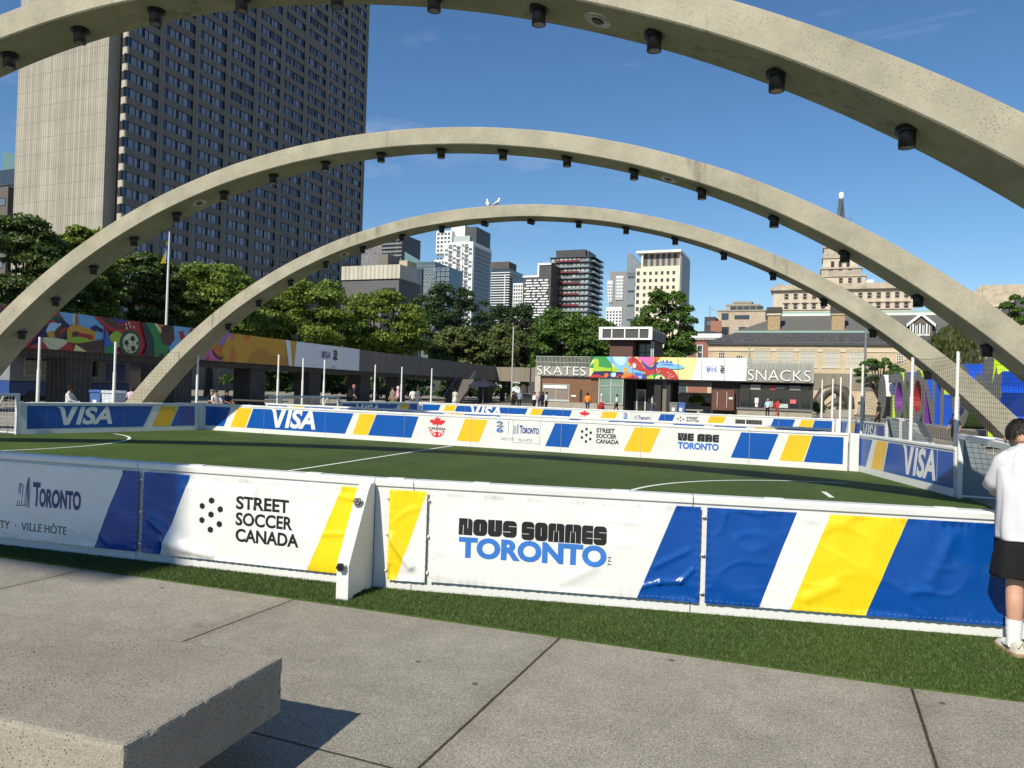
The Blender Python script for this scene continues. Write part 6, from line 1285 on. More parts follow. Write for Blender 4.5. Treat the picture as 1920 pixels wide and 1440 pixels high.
# gable dormer
xg0, xg1, xg = lo(1701), lo(1757), lo(1729); zg0 = P_(1730, 628, YO+2).z; zgt = P_(1730, 590, YO+2).z; ze_ = P_(1730, 612, YO+2).z
dg = MB().prism([(xg0+.4,zg0-.6),(xg1-.4,zg0-.6),(xg1-.4,ze_),(xg,zgt-.4),(xg0+.4,ze_)], 'y', 2.0, 9).build('gable', mat('gable_stone', (.13,.095,.07), .85, var=.35, vs=4), lc)
for sx_ in (-1, 1):
    e_ = xg0 if sx_ < 0 else xg1; mb = MB().prism([(e_,ze_-.1),(e_,ze_+.32),(xg,zgt+.3),(xg,zgt-.15)], 'y', 1.75, 1.99); mb.build('white_verge', CWH, dg)
mb = MB(); mb.poly([(xg0-.2,1.99,ze_+.1),(xg,1.99,zgt+.1),(xg,9.5,zgt+.1),(xg0-.2,9.5,ze_+.1)]); mb.poly([(xg,1.99,zgt+.1),(xg1+.2,1.99,ze_+.1),(xg1+.2,9.5,ze_+.1),(xg,9.5,zgt+.1)]); mb.build('gable_roof', SLT, dg)
for px in (1715, 1728, 1741):
    xc = lo(px, 620); n = 8; hh = 1.25; out = [(xc-.36,zg0-.1),(xc+.36,zg0-.1)]+[(xc+.36*math.cos(math.pi*i/n), zg0-.1+hh+.36*math.sin(math.pi*i/n)) for i in range(n+1)]
    a_ = MB().prism(out, 'y', 1.88, 1.998).build('arched_window', CWH, dg); [MB().box(xc+q-.09,1.86,zg0+.1,xc+q+.09,1.879,zg0+1.5).build('pane', PAND, a_) for q in (-.18, .18)]
# great stone office with stepped tower and lit beacon
CLS = mat('office_stone', (.54,.47,.37), .85, var=.12, vs=.3, dirt=.15); CLD = mat('office_stone_worn', (.42,.365,.29), .85, var=.3, vs=.35, dirt=.2)
t, Y, x0, w, zt_, d_ = bld('stone_tower', 'grand beige stone office with stepped tower and a white beacon on its mast', 'tower', 1449, 1712, 543, 235, 40, CLS, pyref=570)
def qx(px, py=560): return P_(px, py, Y).x-x0
def qz(py, px=1580): return P_(px, py+.03*(px-1580), Y).z
zt_ = qz(543)
MB().box(-.8,-1.1,zt_+.01,w+.8,40,zt_+.9).build('cornice', CLD, t); MB().box(.6,-.2,zt_+.91,w-.3,38,qz(531)).build('attic', CLD, t); MB().box(-.3,-.5,qz(592),w+.3,-.01,qz(589)).build('string_course', CLD, t)
mb = MB()
for i in range(60): mb.box(i*w/60,-.45,qz(588),i*w/60+.25,-.05,qz(584))
mb.build('balustrade', CLD, t)
wm_ = simple_window(1.2, qz(549)-qz(560), CLD, mat('office_pane', (.035,.03,.03), .15, island=.6), nx=1, nz=2, f=.14); xl = [1474.5+17.3*i for i in range(14)]
split_windows(t, wm_, [((qx(p)-.6, 0, qz(560)), 0.) for p in xl]+[((qx(p)-.6, 0, qz(579)), 0.) for p in xl]+[((qx(p)-.6, 0, qz(600)), 0.) for p in xl], cap=60)
hd = MB()
for p in xl: hd.box(qx(p)-1.3,-.35,qz(580.5),qx(p)+1.3,-.13,qz(579.6)); hd.box(qx(p)-1.1,-.5,qz(567),qx(p)+1.1,-.13,qz(565)); hd.box(qx(p)-.4,-.6,qz(565),qx(p)+.4,-.13,qz(563))
hd.build('window_heads', CLS, t)
tiers = [(1534,1624,531,512,4,CLS),(1540,1617,512,495,6,CLD),(1543,1611,495,472,8,CLS),(1545,1606,472,450,9,CLD),(1550,1605,450,430,10,CLD),(1556,1604,430,414,11,CLD),(1560,1600,414,405,12,CLD)]
for a_, b_, yb_, yt_, y_, m_ in tiers:
    xa, xb = qx(a_, yb_), qx(b_, yb_); MB().box(xa,y_,qz(yb_)+.01,xb,y_+(xb-xa),qz(yt_)).build('tier', m_, t); MB().box(xa-.35,y_-.35,qz(yt_)-.5,xb+.35,y_+(xb-xa),qz(yt_)+.02).build('tier_band', CLD, t)
tw = simple_window(1.1, qz(529)-qz(539), CLD, MATS['office_pane'], nz=2); split_windows(t, tw, [((qx(p, 533)-.55, 4, qz(527.5)), 0.) for p in (1577, 1594.5, 1612)], 'tier_window'); tw2 = simple_window(1.0, qz(482)-qz(494), CLD, MATS['office_pane']); split_windows(t, tw2, [((qx(p, 488)-.5, 8, qz(493)), 0.) for p in (1562, 1577, 1592)], 'tier_window'); tw3 = simple_window(1.2, .8, CLD, MATS['office_pane']); split_windows(t, tw3, [((qx(p, 500)-.6, 6, qz(501)), 0.) for p in (1559, 1577, 1595)], 'tier_window')
xm = qx(1579, 390); ym = 17; mt_ = MB(); zb0, zb1 = qz(404), qz(346)
MST = mat('mast_steel', (.09,.09,.09), .5)
for sx_, sy_ in ((-1,-1),(1,-1),(1,1),(-1,1)): mt_.tube([(xm+sx_*1.35,ym+sy_*1.35,zb0),(xm+sx_*.55,ym+sy_*.55,zb1)], .16, 5)
for i in range(15):
    f = i/15; g = 1.35-.8*f; z = zb0+(zb1-zb0)*f; g2 = 1.35-.8*(f+1/15); z2_ = zb0+(zb1-zb0)*(f+1/15)
    for (ax, ay), (bx_, by_) in zip(((-1,-1),(1,-1),(1,1),(-1,1)), ((1,-1),(1,1),(-1,1),(-1,-1))): mt_.tube([(xm+ax*g,ym+ay*g,z),(xm+bx_*g,ym+by_*g,z)], .12, 4); mt_.tube([(xm+ax*g,ym+ay*g,z),(xm+bx_*g2,ym+by_*g2,z2_)], .08, 4)
mt_.build('mast', MST, t); MB().box(qx(1561,400),12.5,zb0-.8,qx(1598,400),20,zb0-.4).build('platform', MST, t); rl = MB()
for z in (.3, 1.1, 1.9): rl.box(qx(1561,400)-.3,12.3,zb0+z,qx(1598,400)+.3,12.4,zb0+z+.12)
for i in range(10): xx = qx(1561,400)-.3+i*(qx(1598,400)-qx(1561,400)+.6)/9; rl.box(xx-.06,12.31,zb0-.4,xx+.06,12.39,zb0+2)
rl.build('platform_rail', MST, t); bm_ = mat('beacon_white', (.85,.85,.85), .4); bb = bm_.node_tree.nodes['Principled BSDF']; bb.inputs['Emission Color'].default_value = (1,1,1,1); bb.inputs['Emission Strength'].default_value = .5
MB().lathe((xm,ym,zb1), [(.4,0),(.65,.25),(.72,1.0),(.65,1.7),(.3,2.0)], 12).build('beacon', bm_, t)
MB().box(qx(1625,530),5,qz(531)+.01,qx(1640,530),9,qz(521)).build('roof_house', CWH, t)
# court house with blank upper wall at the right edge
t, Y, x0, w, zt_, d_ = bld('court_house', 'pale stone block with blank upper wall at the right edge', 'building', 1842, 1990, 533, 185, 30, mat('blank_stone', (.48,.41,.31), .85, var=.2, vs=.5, dirt=.25, stretch=(1,1,2)))
mb = MB().prism([(-3.2,0),(0-.01,0),(-.01,zt_),(-1.2,zt_-.8),(-3.2,zt_-2.4)], 'y', .5, 20); mb.build('side_wall', MATS['blank_stone'], t); MB().box(-.2,-.4,P_(1870,575,Y).z,w,-.01,P_(1870,572,Y).z).build('string_course', STNL, t)
t, Y, x0, w, zt_, d_ = bld('pediment_house', 'small stone house with low slate gable at the right edge below the blank wall', 'house', 1880, 1990, 590, 150, 12, STN); MB().prism([(-1,zt_+.01),(w,zt_+.01),(w,zt_+5),(4,zt_+4)], 'y', -.5, 12).build('roof', SLATE, t)
# stone portico behind the willow
t, Y, x0, w, zt_, d_ = bld('portico', 'stone portico with a low gable behind the weeping tree', 'portico', 1752, 1830, 664, 108, 6, STN); MB().prism([(-.8,zt_+.01),(w+.8,zt_+.01),(w*.5,zt_+2.6)], 'y', -.7, 5).build('pediment', STNL, t); [MB().lathe((w*(.12+.25*i),-.4,0), [(.45,0),(.38,zt_*.5),(.34,zt_-.3),(.5,zt_-.02)], 12).build('column', STNL, t) for i in range(4)]
# food truck and shop front below the left walkway
t = thing('food_truck', 'blue and white food truck parked in the shade under the left walkway', 'truck', (-42.5, 31.5, 0), R(92)); TW = mat('truck_white', (.22,.24,.28), .4, var=.1, vs=2); TB_ = mat('truck_blue', (.03,.07,.25), .4)
MB().box(-4,-1.2,.55,4,1.2,1.35).build('lower_body', TB_, t, bevel=.05); MB().box(-4,-1.2,1.36,4,1.2,3.1).build('upper_body', TW, t, bevel=.05); [MB().tube([(x,-1.25,.42),(x,-.95,.42)], .42, 16).build('wheel', BLACK, t) for x in (-2.6, 2.6)]
window(t, -3.2, 1.7, -1.2, 2.7, -1.21, 2, 1, FRW, GLS, .06); window(t, -.6, 1.7, 1.6, 2.7, -1.21, 2, 1, FRW, GLS, .06); MB().box(-3.6,-1.9,2.75,2,-1.22,2.85).build('awning', TW, t); MB().box(2.2,-1.24,1.5,3.6,-1.205,2.6).build('menu_board', TB_, t)
t = thing('shop_front', 'dark glazed shop front in the shade behind the left walkway', 'shop', (-47.5, 18, 0), R(94)); MB().box(-8,0,0,30,6,4.2).build('wall', INT, t); [window(t, -6+4*i, .6, -2.6+4*i, 3.2, -.01, 2, 1, FRAME, CGD, .1) for i in range(8)]
# parked car behind the people left of the pavilion
P = gd(986, 750, 92); t = thing('parked_car', 'dark car parked beyond the walkway, left of the skate pavilion', 'car', (P.x, P.y, 0), R(2)); CARP = mat('car_paint', (.03,.035,.04), .25, coat=.6)
MB().prism([(-2.2,.35),(2.2,.35),(2.25,.8),(1.4,.95),(.8,1.42),(-.9,1.45),(-1.7,.98),(-2.25,.88)], 'y', -.85, .85).build('body', CARP, t, bevel=.05); MB().prism([(.55,.98),(1.2,.96),(.75,1.36),(-.85,1.38),(-1.45,1.0)], 'y', -.87, -.855).build('window', GLS, t); [MB().tube([(x,-.9,.33),(x,-.65,.33)], .33, 14).build('wheel', BLACK, t) for x in (-1.4, 1.4)]

# made-up beam on posts, unseen behind the camera, added to shade the left boards
t = thing('shadow_caster', 'unseen concrete beam added behind the camera to shade the left boards', 'shadow_caster', (-9.5, -20, 0)); MB().box(-52,0,20.35,0,.6,21.95).build('beam', SHC, t)
for x in (-20, -48): MB().box(x,.05,0,x+1.2,.55,20.349).build('caster_post', SHC, t)
# ================================================================== people
SK = {'light': mat('skin_light', (.42,.24,.165), .55, spec=.3), 'tan': mat('skin_tan', (.26,.13,.08), .55, spec=.3), 'dark': mat('skin_dark', (.10,.05,.03), .55, spec=.3)}
def cloth(c): return mat('cloth_%02d_%02d_%02d' % tuple(int(x*99) for x in c), c, .85, var=.12, vs=9, spec=.15, bump=.15, bs=40)
def skin_body(J, E, rad, name, tags, lv=1):
    """J: joints, E: bones, rad: radius per joint, tags: material slot per bone -> one continuous surface"""
    me = bpy.data.meshes.new(name); me.from_pydata([J[k] for k in J], [(list(J).index(a), list(J).index(b)) for a, b in E], [])
    o = bpy.data.objects.new(name, me); COL.objects.link(o); md = o.modifiers.new('s', 'SKIN'); md.use_smooth_shade = True
    keys = list(J)
    for i, k in enumerate(keys):
        r = rad[k]; r = (r, r) if isinstance(r, (int, float)) else r
        me.skin_vertices[0].data[i].radius = r; me.skin_vertices[0].data[i].use_root = (i == 0)
    sb = o.modifiers.new('d', 'SUBSURF'); sb.levels = lv; sb.render_levels = lv
    ev = o.evaluated_get(bpy.context.evaluated_depsgraph_get()); out = bpy.data.meshes.new_from_object(ev); bpy.data.objects.remove(o); bpy.data.meshes.remove(me)
    A = [(Vector(J[a]), Vector(J[b]), s) for (a, b), s in zip(E, tags)]
    idx = []
    for p in out.polygons:
        c = p.center; best = (9e9, 0)
        for a, b, s in A:
            d = b-a; t = max(0, min(1, (c-a).dot(d)/max(1e-9, d.length_squared))); q = (c-a-d*t).length
            if q < best[0]: best = (q, s)
        idx.append(best[1])
    out.polygons.foreach_set('material_index', idx); out.polygons.foreach_set('use_smooth', [True]*len(idx)); return out
HCACHE = {}
def person(px, D, h, label, top, legs, hair, skin='light', pose='stand', face=0., shoe=(.05,.05,.05), sleeves=False, extra=None, group='people on the far plaza', z=0., py=None, skirt=None):
    P = gd(px, 745, D); t = thing('person', label, 'person', (P.x, P.y, z), face, group); k = h/1.74
    st = .0 if pose == 'stand' else .22
    if pose == 'sit':
        J = {'hip': (0,0,.5), 'waist': (0,-.04,.68), 'chest': (0,-.03,.92), 'neck': (0,.0,1.07), 'head': (0,.03,1.19), 'crown': (0,.03,1.27), 'hl': (-.10,.02,.49), 'kl': (-.13,.42,.52), 'al': (-.13,.42,.10), 'tl': (-.13,.55,.04), 'hr': (.10,.02,.49), 'kr': (.13,.42,.54), 'ar': (.13,.40,.10), 'tr': (.13,.53,.04),
             'sl': (-.18,-.02,.99), 'el': (-.24,.10,.76), 'wl': (-.12,.32,.66), 'fl': (-.08,.40,.64), 'sr': (.18,-.02,.99), 'er': (.24,.10,.76), 'wr': (.12,.32,.68), 'fr': (.08,.40,.66)}
    else:
        J = {'hip': (0,0,.94), 'waist': (0,.0,1.10), 'chest': (0,-.01,1.32), 'neck': (0,.0,1.47), 'head': (0,.025,1.60), 'crown': (0,.02,1.67), 'hl': (-.09,.0,.90), 'kl': (-.10,.03+st*.6,.50), 'al': (-.10,-.02+st*1.1,.09), 'tl': (-.11,.11+st*1.1,.035), 'hr': (.09,.0,.90), 'kr': (.10,.05-st*.2,.50), 'ar': (.10,-.03-st*1.5,.10+st*.3), 'tr': (.11,.10-st*1.5,.035+st*.05),
             'sl': (-.18,-.01,1.39), 'el': (-.23,-.04-st*.5,1.12), 'wl': (-.24,.06-st*.3,.88), 'fl': (-.235,.09-st*.3,.79), 'sr': (.18,-.01,1.39), 'er': (.23,-.04+st*.3,1.12), 'wr': (.22,.10+st*.9,.92), 'fr': (.21,.13+st*1.0,.84)}
        if pose == 'phone': J.update({'er': (.22,.02,1.14), 'wr': (.10,.24,1.28), 'fr': (.07,.28,1.34)})
    rad = {'hip': (.155,.11), 'waist': (.135,.10), 'chest': (.165,.11), 'neck': .055, 'head': (.082,.098), 'crown': (.062,.075), 'hl': .10, 'kl': .06, 'al': .042, 'tl': .035, 'hr': .10, 'kr': .06, 'ar': .042, 'tr': .035, 'sl': .06, 'el': .045, 'wl': .033, 'fl': .03, 'sr': .06, 'er': .045, 'wr': .033, 'fr': .03}
    E = [('hip','waist'),('waist','chest'),('chest','neck'),('neck','head'),('head','crown'),('hip','hl'),('hl','kl'),('kl','al'),('al','tl'),('hip','hr'),('hr','kr'),('kr','ar'),('ar','tr'),('chest','sl'),('sl','el'),('el','wl'),('wl','fl'),('chest','sr'),('sr','er'),('er','wr'),('wr','fr')]
    long_ = legs[1] if isinstance(legs[0], tuple) else True; lc_ = legs[0] if isinstance(legs[0], tuple) else legs; L_ = 2; K = 2 if long_ else 0
    tags = [1,1,1,0,3, 2,L_,K,4, 2,L_,K,4, 1,1,1 if sleeves else 0,0, 1,1,1 if sleeves else 0,0]
    me = skin_body(J, E, rad, 'body', tags)
    for m_ in (SK[skin], cloth(top), cloth(lc_), cloth(hair), cloth(shoe)): me.materials.append(m_)
    b = link('body', me, t); b.scale = (k, k, k)
    hd = J['head']; hm = MB(); hm.ball((hd[0], hd[1]-.022, hd[2]+.045), .094, .108, .088, 12, 8, 0); hm.ball((hd[0], hd[1]-.05, hd[2]-.02), .083, .075, .10, 10, 6, 0)
    link('hair', hm.mesh('hair', cloth(hair)), t).scale = (k, k, k)
    fc = MB(); fc.ball((0,hd[1]+.105,hd[2]-.015), .016, .022, .026, 6, 4, 0); link('nose', fc.mesh('nose', SK[skin]), t).scale = (k, k, k)
    if skirt: MB().lathe((0,0,0), [(.17,1.0),(.24,.75),(.30,.38),(.28,.38)], 14).build('skirt', cloth(skirt), t).scale = (k, k, k)
    if extra == 'bag': MB().prism([(-.16,.55),(.16,.55),(.14,.85),(-.14,.85)], 'y', .05, .2).build('handbag', cloth((.35,.02,.02)), t, (.18,0,0))
    if extra == 'pack': MB().prism([(-.17,.95),(.17,.95),(.15,1.42),(-.15,1.42)], 'y', -.32, -.115).build('backpack', cloth((.02,.02,.022)), t, bevel=.03)
    if extra == 'paper': MB().box(-.2,.2,1.0,.12,.23,1.32).build('papers', cloth((.7,.7,.68)), t)
    if extra == 'cap': MB().lathe((hd[0]*k,hd[1]*k,(hd[2]+.03)*k), [(.17,.0),(.17,.02),(.10,.03),(.09,.10),(.03,.12)], 14).build('hat', cloth((.55,.52,.45)), t)
    return t
W_, N_, B_K, G_ = (.68,.68,.66), (.02,.025,.05), (.015,.015,.016), (.25,.25,.24)
BR, BL, GR = (.05,.03,.02), (.012,.01,.01), (.35,.33,.31)
person(1102, 62, 1.74, 'person in orange jacket and dark jeans seen from behind by the wood wall', (.70,.24,.03), (.03,.04,.08), BL, 'tan', 'walk', R(10), sleeves=True)
person(1128, 62, 1.68, 'person with white head covering and red bag walking past the office window', (.55,.42,.40), (.30,.03,.03), (.65,.65,.63), 'tan', 'walk', R(-80), sleeves=True, extra='bag', skirt=(.32,.03,.03))
person(1157, 62, 1.70, 'person in white t-shirt and black trousers walking past the office window', W_, B_K, BR, 'tan', 'walk', R(80))
person(1223, 61, 1.76, 'person with black backpack, grey shirt and jeans walking at the dark entrance', (.42,.42,.40), (.06,.10,.18), BL, 'tan', 'walk', R(-75), extra='pack')
person(1003, 63, 1.66, 'person in pink top holding white papers in the group by the ticket window', (.50,.30,.32), B_K, BR, 'light', 'phone', R(170), extra='paper')
person(1011, 63.5, 1.70, 'person in pale blue jeans and grey top in the group by the ticket window', (.22,.22,.24), (.35,.42,.50), (.30,.20,.12), 'light', 'stand', R(100), sleeves=True)
person(1017.5, 63, 1.72, 'person in dark navy coat in the group by the ticket window', N_, N_, BL, 'tan', 'stand', R(60), sleeves=True)
person(1025, 62.5, 1.70, 'person in white shirt and black trousers at the right of the ticket window group', W_, B_K, BL, 'tan', 'stand', R(70), sleeves=True)
person(963, 66, 1.72, 'person with beige backpack and tan top left of the pavilion', (.45,.33,.24), B_K, BR, 'light', 'walk', R(30), extra='pack', sleeves=True)
person(974, 66, 1.74, 'person with grey hair and blue grey shirt left of the pavilion', (.22,.26,.34), B_K, (.55,.54,.52), 'light', 'stand', R(20))
person(663, 48, 1.78, 'person in dark navy clothes and pink cap behind the small far goal', N_, N_, (.45,.16,.15), 'light', 'stand', R(-40), extra='pack')
person(736, 49, 1.70, 'person in olive brown top standing between two white poles', (.20,.17,.12), (.18,.15,.10), BR, 'light', 'stand', R(170))
person(746, 48.5, 1.76, 'person in pink t-shirt, black shorts and pale hat between two white poles', (.70,.42,.50), (B_K, False), (.60,.58,.54), 'light', 'walk', R(100))
person(774, 52, 1.68, 'person in white top in shade right of the white poles', (.60,.60,.58), (.10,.10,.12), BL, 'tan', 'stand', R(30))
person(783, 51, 1.74, 'person with jeans and dark patterned top in shade right of the white poles', (.10,.10,.11), (.10,.14,.22), BR, 'light', 'stand', R(-20))
person(853, 70, 1.66, 'person in long pale dress at the foot of the outdoor stair', (.58,.56,.50), (.55,.53,.48), BR, 'light', 'stand', R(30), skirt=(.58,.56,.50))
person(1440, 63, 1.72, 'person in light blue shirt and dark trousers at the snack counter', (.38,.58,.66), B_K, GR, 'light', 'stand', R(170))
person(1458, 62, 1.76, 'person in red jacket holding food at the snack counter', (.55,.05,.06), (.30,.05,.05), BR, 'tan', 'phone', R(-60), sleeves=True)
person(1648, 45, 1.74, 'person in black vest bending by the bin left of the big letters', B_K, B_K, BL, 'light', 'walk', R(60), group='people by the big letters')
person(1612, 48, 1.72, 'person in beige top half hidden by the pole, left of the big letters', (.42,.36,.27), (.30,.27,.2), BR, 'light', 'stand', R(100), group='people by the big letters')
person(1791, 30, 1.36, 'child in black and red striped football shirt behind the nearest pole', (.03,.02,.025), (B_K, False), BL, 'light', 'walk', R(150), group='people by the big letters')
S_ = 'people resting under the left walkway'
person(131, 29, 1.80, 'seated man in white shirt with dark trousers in front of the food truck', W_, B_K, BL, 'dark', 'sit', R(-60), group=S_, sleeves=True)
person(247, 36, 1.72, 'seated person in pink shirt seen from behind near the left arch foot', (.68,.48,.58), (.10,.12,.10), BR, 'light', 'sit', R(40), group=S_, sleeves=True)
person(397, 36, 1.72, 'seated person in dark clothes and cap, right of the left arch foot', B_K, (.14,.03,.03), (.12,.13,.15), 'light', 'sit', R(-100), group=S_)
person(405, 35.5, 1.70, 'seated person in white top, between two people in dark clothes', (.62,.58,.60), (.20,.04,.05), BR, 'light', 'sit', R(-110), group=S_)
person(425, 35, 1.76, 'seated person in black t-shirt and beige trousers leaning forward', N_, (.50,.46,.38), BL, 'tan', 'sit', R(-90), group=S_)
# stone ledge the resting people sit on
t = MB().box(-.35,-4,0,.35,9.5,.47).build('stone_ledge', mat('ledge_stone', (.20,.18,.15), .85, var=.2), None, (gd(330,748,35).x, gd(330,748,35).y-4, 0), R(25), bevel=.02); tag(t, 'low stone ledge where people sit under the left walkway', 'ledge')
t = thing('picnic_table', 'dark wooden table in shade right of the seated people', 'table', (*gd(480, 745, 39).xy, 0), R(15)); MB().box(-1.6,-.45,.72,1.6,.45,.78).build('table_top', mat('table_wood', (.08,.06,.045), .7), t)
for x in (-1.3, 1.3):
    MB().box(x-.06,-.4,0,x+.06,.4,.719).build('leg', MATS['table_wood'], t)
# ================================================================== the man in the white t-shirt
man = thing('person', 'man in white t-shirt and black shorts leaning over the near boards at the right edge', 'person', (1.43, 6.10, .012), R(4))
SKM = mat('skin_man', (.50,.275,.185), .5, var=.10, vs=14, spec=.35, bump=.05, bs=120); HAIR = mat('hair_dark', (.011,.009,.008), .55, var=.3, vs=60, bump=.6, bs=90, stretch=(1,1,.3)); TEE = mat('tee_white', (.56,.56,.58), .9, bump=.08, bs=240, spec=.1)
SHO = mat('shorts_black', (.012,.012,.013), .85, bump=.1, bs=200, spec=.2); SOCK = mat('sock_white', (.76,.76,.74), .95, bump=.3, bs=160, spec=.1); SHOE = mat('shoe_cream', (.62,.58,.48), .5, var=.06, vs=9); SOLE = mat('shoe_gum', (.36,.24,.13), .6); SWO = mat('shoe_black', (.02,.02,.02), .5)
J = {'hip': (0,-.01,.92), 'waist': (0,.03,1.08), 'chest': (0,.09,1.27), 'neckb': (-.01,.13,1.395), 'neck': (-.035,.195,1.435), 'head': (-.055,.285,1.465), 'crown': (-.055,.315,1.535), 'chin': (-.06,.350,1.385),
     'hl': (-.10,.0,.86), 'kl': (-.135,.03,.475), 'cl': (-.142,-.015,.33), 'al': (-.145,-.02,.085), 'hl2': (-.145,-.06,.045), 'tl': (-.175,.15,.035), 'hr': (.10,.0,.86), 'kr': (.14,.06,.475), 'cr': (.145,.02,.33), 'ar': (.15,.03,.085), 'tr': (.19,.20,.035),
     'sl': (-.195,.09,1.325), 'el': (-.225,.21,1.07), 'wl': (-.12,.40,1.08), 'pl': (-.075,.455,1.10), 'sr': (.195,.09,1.325), 'er': (.225,.21,1.07), 'wr': (.12,.40,1.08), 'pr': (.075,.455,1.10)}
rad = {'hip': (.15,.12), 'waist': (.135,.105), 'chest': (.13,.085), 'neckb': (.062,.058), 'neck': .056, 'head': (.076,.092), 'crown': (.062,.078), 'chin': .04, 'hl': .093, 'kl': .058, 'cl': .060, 'al': .036, 'hl2': .022, 'tl': .024, 'hr': .093, 'kr': .058, 'cr': .060, 'ar': .036, 'tr': .024, 'sl': .036, 'el': .045, 'wl': .032, 'pl': (.040,.022), 'sr': .036, 'er': .045, 'wr': .032, 'pr': (.040,.022)}
E = [('hip','waist'),('waist','chest'),('chest','neckb'),('neckb','neck'),('neck','head'),('head','crown'),('head','chin'),('hip','hl'),('hl','kl'),('kl','cl'),('cl','al'),('al','tl'),('al','hl2'),('hip','hr'),('hr','kr'),('kr','cr'),('cr','ar'),('ar','tr'),('chest','sl'),('sl','el'),('el','wl'),('wl','pl'),('chest','sr'),('sr','er'),('er','wr'),('wr','pr')]
for s_, wn in ((-1, 'l'), (1, 'r')):                           # four fingers and a thumb on each hand, curled round a phone
    px_, py_, pz_ = J['p'+wn]
    for q, (dz, ln) in enumerate(((.030,.9),(.010,1.),(-.010,.95),(-.030,.75))):
        a, b, c = 'f%s%da' % (wn, q), 'f%s%db' % (wn, q), 'f%s%dc' % (wn, q)
        J[a] = (px_-s_*.012, py_+.045*ln, pz_+dz); J[b] = (px_-s_*.038, py_+.062*ln, pz_+dz*1.05); J[c] = (px_-s_*.058, py_+.050*ln, pz_+dz*1.0); rad[a] = .0095; rad[b] = .0085; rad[c] = .007; E += [('p'+wn, a), (a, b), (b, c)]
    a, b = 'h%sa' % wn, 'h%sb' % wn; J[a] = (px_-s_*.030, py_-.012, pz_+.045); J[b] = (px_-s_*.052, py_+.012, pz_+.058); rad[a] = .011; rad[b] = .009; E += [('p'+wn, a), (a, b)]
JF = dict(J); E = [e for e in E if e[1] not in ('tl', 'tr', 'hl2')]; J = {k: v for k, v in J.items() if k not in ('tl', 'tr', 'hl2')}
me = skin_body(J, E, rad, 'body', [0]*len(E), 2); J = JF; me.materials.append(SKM); link('body', me, man)
def loft(rows, n, fold, close=False):
    """rows: (center, rx, ry) stacked rings; fold(i, th, f) pushes the cloth in and out"""
    mb = MB(); k = len(rows); vs = []
    for i, (c, rx, ry) in enumerate(rows):
        for j in range(n):
            th = 2*math.pi*j/n; f = fold(i/(k-1), th); e = .82; cx, sy = math.cos(th), math.sin(th)
            vs.append((c[0]+(rx+f)*math.copysign(abs(cx)**e, cx), c[1]+(ry+f)*math.copysign(abs(sy)**e, sy), c[2]+.006*math.sin(3*th+1) if i == 0 else c[2]))
    mb.add(vs, [(i*n+j, i*n+(j+1) % n, (i+1)*n+(j+1) % n, (i+1)*n+j) for i in range(k-1) for j in range(n)], 0, True); return mb
def interp(keys, n):
    out = []; zs = [q[0][2] for q in keys]; m_ = len(keys)-1
    for i in range(n+1):
        f = i/n*m_; a = min(int(f), m_-1); u = f-a; u2 = u*u*(3-2*u)*.5+u*.5; A, B = keys[a], keys[a+1]
        out.append((tuple(x+(y-x)*u2 for x, y in zip(A[0], B[0])), A[1]+(B[1]-A[1])*u2, A[2]+(B[2]-A[2])*u2))
    return out
teef = lambda f, th: (.014*noise.noise((math.cos(th)*1.6, math.sin(th)*1.6, f*2.2))+.020*noise.noise((math.cos(th)*3.4+f*1.8, math.sin(th)*3.4, f*2.2+5))+.006*noise.noise((math.cos(th)*8+f*3, math.sin(th)*8, f*4+9))+.007*math.sin(th*8+f*5*noise.noise((th*.8,f*2,7)))*(.35+.65*f*(1-f)*4)*.9+.006*math.sin(th*7+4*noise.noise((th, f*2, 2)))*max(0, 1-f*1.5))*(1 if f < .9 else .3)
tee = interp([((0,.02,.775),.245,.170),((0,.03,.86),.243,.168),((0,.045,1.0),.238,.158),((0,.06,1.13),.240,.155),((0,.085,1.25),.240,.148),((0,.100,1.315),.232,.135),((0,.115,1.365),.190,.112),((0,.13,1.405),.120,.092),((-.012,.15,1.432),.074,.076)], 44)
tm = loft(tee, 64, teef); th_ = tm.build('t_shirt', TEE, man); sol = th_.modifiers.new('thickness', 'SOLIDIFY'); sol.thickness = .004
for s_, wn in ((-1, 'l'), (1, 'r')):                            # loose half sleeves
    a, b = Vector(J['s'+wn]), Vector(J['e'+wn]); d = (b-a); path = [a-d*.10+Vector((-s_*.06,0,-.02)), a+d*.08+Vector((-s_*.02,0,-.02)), a+d*.35+Vector((-s_*.012,0,0)), a+d*.62, a+d*.86]
    sv = MB(); sv.tube(path, [.080,.088,.082,.080,.084], 20, 0, cap=False)
    sv.v = [tuple(Vector(v)+Vector((1,1,1))*.009*noise.noise(Vector(v)*13)+Vector((.004*math.sin(v[2]*70),0,0))) for v in sv.v]
    o = sv.build('sleeve', TEE, man); o.modifiers.new('thickness', 'SOLIDIFY').thickness = .004
MB().tube([(.068*math.cos(q*math.pi/12), .152+.072*math.sin(q*math.pi/12), 1.428+.016*math.sin(q*math.pi/12)) for q in range(25)], .007, 8, cap=False).build('collar', TEE, man)
shf = lambda f, th: .006*noise.noise((math.cos(th)*2.5, math.sin(th)*2.5, f*3+9))+.007*math.sin(th*5+3*f)*(1-f)
for s_ in (-1, 1):
    rows = interp([((s_*.150,.035,.515),.122,.135),((s_*.140,.03,.62),.125,.138),((s_*.120,.02,.74),.125,.14),((s_*.095,.02,.84),.112,.125),((s_*.085,.03,.92),.10,.11)], 22)
    o = loft(rows, 40, shf).build('shorts_leg', SHO, man); o.modifiers.new('thickness', 'SOLIDIFY').thickness = .005
